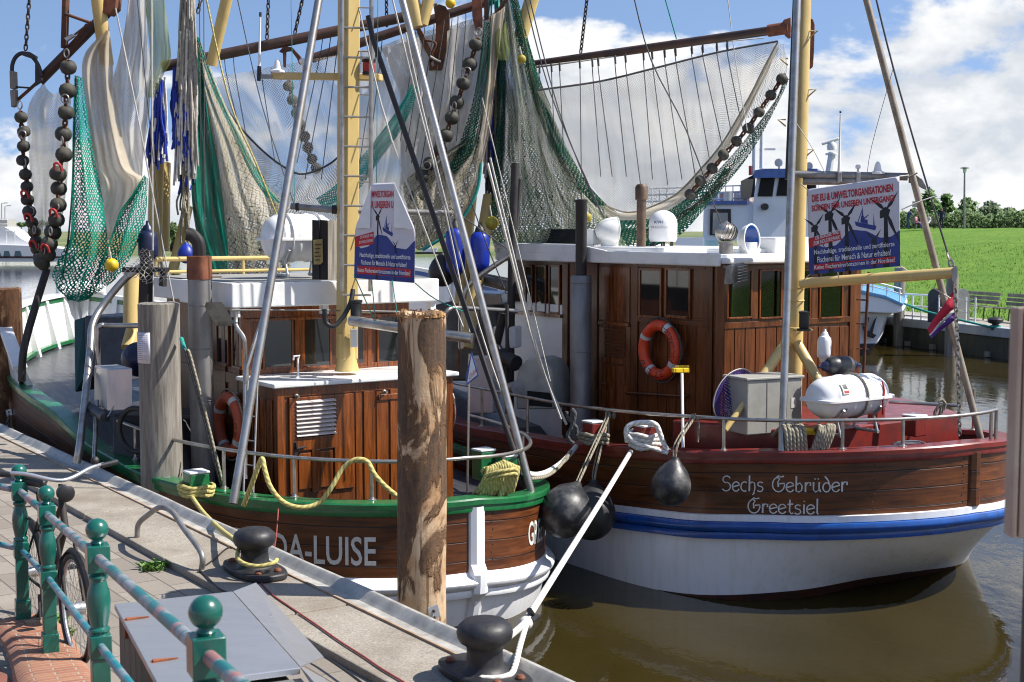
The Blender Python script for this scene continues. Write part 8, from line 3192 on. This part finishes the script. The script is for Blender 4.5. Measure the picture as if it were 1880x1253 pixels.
# white railing, boards and piles of the far quay
wr = thing('white_railing', 'white tube railing on the far quay behind the limp flag', 'railing', wall_pt(3, 0.5, 0.96))
ys0, ys1 = (1660, 540), (1786, 543)
ra0, ra1 = P(1660, 588, 46.0), P(1790, 594, 43.2)
for k in range(9):
    b = ra0.lerp(ra1, k / 8)
    b.z = 0.95
    mb = MB()
    mb.tube([b, b + Z3 * (0.85 - 0.0 * k)], 0.03, 8)
    mk('post', mb, M['white'], wr)
for h in (0.84, 0.45, 0.12):
    mb = MB()
    a, b = ra0.copy(), ra0.lerp(ra1, 6 / 8 if h == 0.84 else 0.75)
    a.z = b.z = 0.95 + h
    mb.tube([a, b], 0.028, 8)
    mk('rail', mb, M['white'], wr)
for h in (0.82, 0.45):
    a, b = ra0.lerp(ra1, 0.75), ra1.copy()
    a.z = b.z = 0.95 + h
    mb = MB()
    m_ = a.lerp(b, 0.5) - Z3 * 0.10
    mb.tube(spline([a, m_, b], 5), 0.012, 6)
    mk('rope_rail', mb, M['lightline'], wr)
for x, w, m, lab in ((1718, 28, 'navy', 'dark arched notice board on the far quay left of the pile'), (1768, 24, 'box', 'pale grey arched notice board on the far quay right of the pile')):
    Y = 44.6
    t_ = thing('notice_board', lab, 'notice board', P(x, 590, Y), 0, 'arched notice boards')
    pts = [(x - w / 2, 592), (x + w / 2, 592), (x + w / 2, 545)] + [(x + w / 2 * cos(R(a)), 545 - 15 * sin(R(a))) for a in range(20, 180, 20)] + [(x - w / 2, 545)]
    mb = MB()
    mb.prism([P(a, b, Y) for a, b in pts], V((0, 0.06, 0)))
    mk('board', mb, M[m] if m == 'box' else paint('board_dark', (0.015, 0.025, 0.04), None, 0.5), t_, smooth=0)
for x, yt, yb, Y, w, lab in ((1745, 504, 655, 42.6, 22, 'weathered harbour pile in front of the far quay wall by the flag'), (1650, 491, 600, 46.5, 20, 'weathered harbour pile behind the corner of the protest banner')):
    b = P(x, yb, Y)
    mb = MB()
    h = P(x, yt, Y).z
    r0 = w / 2 * Y / F
    mb.lathe([(r0, -1), (r0, h * 0.5), (r0 * 0.97, h - 0.02), (r0 * 0.8, h)], V((b.x, b.y, 0)), Z3, 18)
    mk('harbour_pile', mb, M['greywood'], None, lab, 'pile', 'harbour piles at the far quay', smooth=50)
q = wall_pt(-2.6, 0.9, 0.96)
t_ = thing('mooring_bollard', 'dark bollard with a green rope on the far quay', 'bollard', P(1827, 604, 42))
c = P(1827, 606, 41.9)
mb = MB()
mb.lathe([(0.14, 0), (0.11, 0.05), (0.10, 0.18), (0.22, 0.22), (0.24, 0.32), (0.18, 0.38), (0, 0.4)], c, Z3, 18)
mk('post', mb, M['iron'], t_, smooth=50)
mb = MB()
mb.torus(c + Z3 * 0.1, 0.14, 0.04)
mk('rope_turns', mb, M['tealrope'], t_)
rope_px('mooring_rope', [(1655, 556, 43.5), (1700, 572, 43.0), (1760, 587, 42.5), (1822, 602, 41.9)], 43, 0.035, M['tealrope'], 'long green mooring rope from the white ship bow to the far bollard')

# white passenger ship with blue trim ------------------------------
sh = thing('passenger_ship', 'white passenger ship with blue roof trim moored behind the dark deckhouse', 'ship', P(1500, 640, 43) * 1.0)
BL = M['blue']
SW = paint('ship_white', (0.82, 0.84, 0.88), (0.74, 0.76, 0.80), 0.4, sc=0.8, bump=0)


def slab(nm, pts, Y, depth, m, par=sh, bev=0.0):
    mb = MB()
    mb.prism([P(x, y, Y) for x, y in pts], V((depth * 0.30, depth * 0.95, 0)))
    return mk(nm, mb, m, par, smooth=0, bevel=bev)


hl_ = slab('hull', [(1100, 652), (1572, 655), (1598, 646), (1612, 628), (1622, 586), (1640, 575), (1100, 570)], 43, 5, SW, bev=0.05)
slab('boot_stripe', [(1100, 660), (1572, 660), (1596, 649), (1610, 631), (1100, 640)], 42.95, 4.8, M['soot'])
slab('bow_flare', [(1100, 540), (1576, 538), (1625, 548), (1657, 562), (1658, 573), (1640, 576), (1572, 573), (1100, 573)], 42.6, 5.6, SW, bev=0.03)
slab('blue_trim', [(1100, 534), (1576, 532), (1625, 543), (1658, 558), (1657, 562), (1625, 548), (1576, 538), (1100, 540)], 42.55, 5.6, paint('pale_blue_trim', (0.10, 0.30, 0.55), None, 0.4))
for x, y in ((1560, 512), (1583, 515), (1602, 518), (1628, 523), (1652, 531)):
    mb = MB()
    mb.tube([P(x, y, 42.7), P(x, y + 26, 42.7)], 0.025, 6)
    mk('rail_post', mb, M['white'], sh)
for dy in (0, 9):
    mb = MB()
    mb.tube([P(1540, 509 + dy, 42.7), P(1602, 517 + dy, 42.7), P(1655, 531 + dy, 42.7)], 0.025, 6)
    mk('deck_rail', mb, M['white'], sh)
mb = MB()
an = [(1583, 596), (1586, 608), (1592, 618), (1603, 622), (1609, 616), (1602, 612), (1608, 588), (1610, 582), (1604, 590), (1597, 610), (1592, 606), (1596, 584), (1593, 582), (1588, 600)]
mb.prism([P(x, y, 42.8) for x, y in an], V((0.02, 0.12, 0)))
mk('anchor', mb, M['soot'], sh, smooth=0)
wh_ = slab('wheelhouse', [(1380, 440), (1384, 360), (1390, 322), (1500, 322), (1503, 440)], 43.4, 3.0, SW, bev=0.03)
slab('roof', [(1383, 327), (1386, 313), (1400, 310), (1500, 310), (1506, 326)], 43.2, 3.4, BL, wh_)
for pts in ([(1391, 361), (1397, 325), (1423, 324), (1418, 361)], [(1425, 360), (1431, 325), (1470, 325), (1470, 360)], [(1476, 360), (1476, 325), (1497, 325), (1499, 360)]):
    slab('window', pts, 43.36, 0.08, M['darkroom'], wh_)
slab('deckhouse', [(1290, 442), (1292, 376), (1384, 376), (1384, 442)], 43.6, 3.0, SW)
slab('deckhouse_trim', [(1298, 376), (1300, 369), (1371, 369), (1372, 376)], 43.5, 3.0, BL)
slab('window', [(1303, 432), (1304, 384), (1341, 384), (1342, 432)], 43.5, 0.1, M['soot'])
slab('pane', [(1308, 430), (1309, 391), (1336, 391), (1337, 430)], 43.45, 0.1, paint('ship_glass', (0.30, 0.33, 0.34), (0.2, 0.22, 0.22), 0.1, sc=1))
slab('side_house', [(1240, 455), (1240, 437), (1292, 436), (1292, 455)], 43.3, 3.0, SW)
slab('upper_saloon', [(1292, 380), (1292, 356), (1372, 352), (1376, 371), (1330, 376)], 46.5, 2.0, paint('saloon_brown', (0.20, 0.10, 0.07), (0.45, 0.44, 0.44), 0.6, sc=2.5))
for y in (341, 353, 365):
    mb = MB()
    mb.tube([P(1180, y + 6, 45), P(1376, y - 1, 44)], 0.03, 6)
    mk('deck_rail', mb, M['white'], sh)
for i in range(15):
    x = 1184 + i * 13.5
    mb = MB()
    mb.tube([P(x, 346 - i * 0.45, 44.8), P(x, 378 - i * 0.3, 44.8)], 0.026, 6)
    mk('rail_post', mb, M['white'], sh)
mb = MB()
mb.tube([P(1337, 375, 43.8), P(1337, 352, 43.8)], 0.15, 14)
mk('vent_drum', mb, M['sheet'], sh, smooth=40)
slab('wind_screen', [(1360, 366), (1360, 333), (1386, 320), (1386, 362)], 43.7, 0.1, M['glass'])
for pts, r_, m in (([(1383, 322), (1385, 200)], 0.05, 'white'), ([(1398, 310), (1399, 245)], 0.07, 'white'), ([(1378, 322), (1378, 305)], 0.06, 'redplastic'), ([(1520, 330), (1528, 280)], 0.12, 'white'), ([(1430, 312), (1431, 300)], 0.03, 'steel')):
    mb = MB()
    mb.tube([P(x, y, 43.8) for x, y in pts], r_, 8)
    mk('ship_mast', mb, M[m], sh)
mb = MB()
mb.box(P(1395, 276, 43.8), V((0.5, 0, 0)), V((0, 0.1, 0)), Z3 * 0.06)
mk('mast_yard', mb, M['white'], sh, smooth=0)
mb = MB()
mb.prism([P(1508, 262, 43.7), P(1540, 252, 43.7), P(1541, 257, 43.7), P(1509, 267, 43.7)], V((0.05, 0.2, 0)))
mk('radar_bar', mb, M['plastic'], sh, smooth=0, bevel=0.03)
mb = MB()
mb.lathe([(0.14, 0), (0.16, 0.1), (0.13, 0.22), (0.06, 0.32)], P(1527, 276, 43.8), Z3, 14)
mb.lathe([(0.2, -0.15), (0.2, -0.1)], P(1527, 276, 43.8), Z3, 14)
mk('radar_turret', mb, M['plastic'], sh, smooth=50)
for x, y, r_ in ((1429, 299, 0.13), (1485, 305, 0.12)):
    mb = MB()
    c = P(x, y, 43.4)
    mb.lathe([(r_, 0), (r_, 0.06), (r_ * 0.6, 0.2), (0, 0.24)], c, V((0.5, 0.8, 0)), 16)
    mk('searchlight', mb, M['sheet'], sh, smooth=50)
mb = MB()
mb.tube([P(1403, 380, 43.38), P(1405, 380, 43.2)], 0.11, 14)
mk('porthole_lamp', mb, M['soot'], wh_)

# white motor yacht and small craft far off ------------------------
ya = thing('motor_yacht', 'large white motor yacht far off on the water at the left edge', 'yacht', P(20, 478, 160))
YW = paint('yacht_white', (0.78, 0.78, 0.78), (0.7, 0.7, 0.72), 0.35, sc=0.3, bump=0)


def yslab(nm, pts, Y, dep, m):
    mb = MB()
    mb.prism([P(x, y, Y) for x, y in pts], V((0, dep, 0)))
    return mk(nm, mb, m, ya, smooth=0)


yslab('hull', [(-120, 481), (-120, 446), (70, 452), (122, 458), (116, 470), (108, 481)], 160, 5, YW)
yslab('deckhouse', [(-120, 448), (-120, 424), (8, 417), (22, 424), (38, 438), (66, 453)], 161, 4, YW)
yslab('rubbing_band', [(-120, 474), (-120, 471), (112, 471), (111, 474)], 159.9, 0.1, M['boot'])
for x0, x1 in ((-18, 2), (6, 19), (26, 40)):
    yslab('window', [(x0, 471), (x0 + 2, 461), (x1 - 3, 461), (x1, 471)], 159.85, 0.1, paint('yacht_glass', (0.03, 0.10, 0.14), None, 0.1))
yslab('flybridge', [(-120, 425), (-120, 396), (13, 403), (14, 425)], 162, 3, M['box'])
for y in (404, 412):
    mb = MB()
    mb.tube([P(-120, y, 160.5), P(14, y, 160.5)], 0.06, 6)
    mk('deck_rail', mb, M['white'], ya)
mb = MB()
for x in (12, 26, 27):
    mb.tube([P(x, 424, 160.5), P(x, 446, 160.5)], 0.05, 6)
mb.tube([P(10, 424, 160.5), P(27, 424, 160.5)], 0.05, 6)
mk('ensign_staff', mb, M['white'], ya)
for x0, x1, y, Y, lab in ((772, 800, 463, 170, 'small white boat at anchor far behind the protest banner'), (985, 1002, 469, 165, 'small white boat at a dark jetty far behind the stack pipe')):
    sb_ = thing('small_boat', lab, 'boat', P((x0 + x1) / 2, y, Y), 0, 'small boats on the far water')
    mb = MB()
    mb.prism([P(x0, y - 6, Y), P(x1 + 3, y - 7, Y), P(x1, y + 1, Y), P(x0 + 2, y + 1, Y)], V((0, 2, 0)))
    mk('hull', mb, YW, sb_, smooth=0)
    mb = MB()
    mb.prism([P(x0 + 5, y - 6, Y + .5), P(x1 - 6, y - 6, Y + .5), P(x1 - 9, y - 12, Y + .5), P(x0 + 8, y - 12, Y + .5)], V((0, 1.2, 0)))
    mk('cabin', mb, YW, sb_, smooth=0)
for x0, x1, y, Y, lab in ((745, 812, 467, 168, 'dark low jetty on the far water behind the banner'), (950, 1012, 474, 150, 'dark low jetty on the far water left of the white coaming')):
    mb = MB()
    mb.box(P(x0, y, Y), V(((x1 - x0) / F * Y, 0, 0)), V((0, 1.5, 0)), Z3 * 0.25)
    mk('jetty', mb, M['darkwood'], None, lab, 'jetty', 'dark jetties on the far water', smooth=0)

# bicycle behind the railing ---------------------------------------
bk = thing('bicycle', 'black city bicycle with chrome handlebar parked behind the green railing', 'bicycle', V((-2.95, 8.6, PAV)))
hd_ = V((0.545, -0.838, 0))
sdv = V((hd_.y, -hd_.x, 0))          # bicycle's left
fh = P(140, 1124, 8.2)
fh.z = PAV + 0.345
fh = V((fh.x, fh.y, PAV + 0.345))
rh = fh - hd_ * 1.10


def wheel(c):
    mb = MB()
    mb.torus(c, 0.325, 0.022, sdv, 44, 10)
    w = mk('wheel', mb, M['black'], bk, smooth=80)
    mb = MB()
    mb.torus(c, 0.299, 0.012, sdv, 44, 8)
    mk('rim', mb, M['sheet'], w, smooth=80)
    mb = MB()
    for i in range(28):
        a = 2 * pi * i / 28
        d = hd_ * cos(a) + Z3 * sin(a)
        mb.tube([c + sdv * 0.025 * (1 if i % 2 else -1) + d * 0.02, c + d * 0.298], 0.0016, 4)
    mk('spokes', mb, M['steel'], w)
    mb = MB()
    mb.tube([c - sdv * 0.05, c + sdv * 0.05], 0.04, 14)
    mk('hub', mb, M['sheet'], w, smooth=50)


wheel(fh)
wheel(rh)


def bt(nm, pts, r_, m, k=1, n=10):
    mb = MB()
    mb.tube(spline(pts, k) if k > 1 else pts, r_, n)
    return mk(nm, mb, M[m], bk, smooth=60)


hs = fh - hd_ * 0.20 + Z3 * 0.46        # lower head
ht = fh - hd_ * 0.27 + Z3 * 0.64
bb = fh - hd_ * 0.66 - Z3 * 0.05
st_ = bb - hd_ * 0.19 + Z3 * 0.52
fr_ = bt('frame', [ht, hs], 0.022, 'soot')
bt('down_tube', [hs, bb], 0.019, 'soot')
bt('top_tube', [ht - Z3 * 0.04, bb - hd_ * 0.10 + Z3 * 0.26], 0.017, 'soot')
bt('seat_tube', [bb, st_ + Z3 * 0.12], 0.016, 'soot')
for s in (-1, 1):
    bt('fork_blade', [hs, hs - Z3 * 0.06 + sdv * 0.05 * s, fh + sdv * 0.055 * s], 0.012, 'soot')
    bt('chain_stay', [bb, rh + sdv * 0.06 * s], 0.010, 'soot')
    bt('seat_stay', [st_ - Z3 * 0.05, rh + sdv * 0.06 * s], 0.008, 'soot')
for c, a0, a1 in ((fh, 20, 175), (rh, 5, 190)):
    mb = MB()
    rows = [[c + (hd_ * cos(R(a)) + Z3 * sin(R(a))) * (0.375 - 0.012 * abs(j)) + sdv * 0.013 * j for j in (-2, -1, 0, 1, 2)] for a in range(a0, a1, 6)]
    mb.grid(rows)
    mk('mudguard', mb, M['soot'], bk, smooth=80, solid=0.003)
stem = ht + Z3 * 0.09 - hd_ * 0.02
bt('stem', [ht, stem], 0.014, 'soot')
gz = stem + Z3 * 0.03
R_, L_ = gz - sdv * 0.31 - hd_ * 0.10 + Z3 * 0.05, gz + sdv * 0.31 - hd_ * 0.10 + Z3 * 0.05
bt('handlebar', [R_ - hd_ * 0.02, R_.lerp(gz, 0.35) + Z3 * 0.015 + hd_ * 0.03, gz + hd_ * 0.05, L_.lerp(gz, 0.35) + Z3 * 0.015 + hd_ * 0.03, L_ - hd_ * 0.02], 0.0125, 'sheet', 6)
for p in (R_, L_):
    o_ = (p - gz)
    bt('grip', [p - o_ * 0.10, p + V((o_.x, o_.y, 0)).normalized() * 0.10 - hd_ * 0.03], 0.017, 'black')
mb = MB()
mb.sphere(R_.lerp(gz, 0.22) + Z3 * 0.045, 0.028, 14)
mk('bell', mb, M['black'], bk)
mb = MB()
c = gz + hd_ * 0.10 - Z3 * 0.07
mb.lathe([(0.03, -0.07), (0.05, -0.02), (0.055, 0.03), (0.05, 0.035)], c, hd_, 16)
mk('headlight', mb, M['black'], bk, smooth=50)
mb = MB()
sd0 = st_ + Z3 * 0.16
mb.prism([sd0 + hd_ * a + sdv * b for a, b in ((0.15, 0.02), (0.05, 0.04), (-0.08, 0.09), (-0.13, 0.07), (-0.13, -0.07), (-0.08, -0.09), (0.05, -0.04), (0.15, -0.02))], Z3 * 0.06)
mk('saddle', mb, M['black'], bk, smooth=40, bevel=0.02)
mb = MB()
for s in (-1, 1):
    mb.tube([rh + sdv * 0.06 * s, rh + sdv * 0.06 * s + Z3 * 0.40, rh + sdv * 0.06 * s + Z3 * 0.41 + hd_ * 0.25], 0.006, 6)
mb.tube([rh + sdv * 0.06 + Z3 * 0.41 - hd_ * 0.2, rh - sdv * 0.06 + Z3 * 0.41 - hd_ * 0.2], 0.006, 6)
mk('luggage_rack', mb, M['soot'], bk)
mb = MB()
mb.lathe([(0.09, -0.004), (0.09, 0.004)], bb + sdv * -0.05, sdv, 24)
mk('chainring', mb, M['sheet'], bk)
for s in (-1, 1):
    mb = MB()
    mb.tube([bb - sdv * 0.06 * s, bb - sdv * 0.07 * s + Z3 * 0.16 * s + hd_ * 0.05], 0.009, 6)
    mb.cbox(bb - sdv * 0.12 * s + Z3 * 0.165 * s + hd_ * 0.05, sdv * 0.09, hd_ * 0.06, Z3 * 0.02)
    mk('crank', mb, M['soot'], bk)
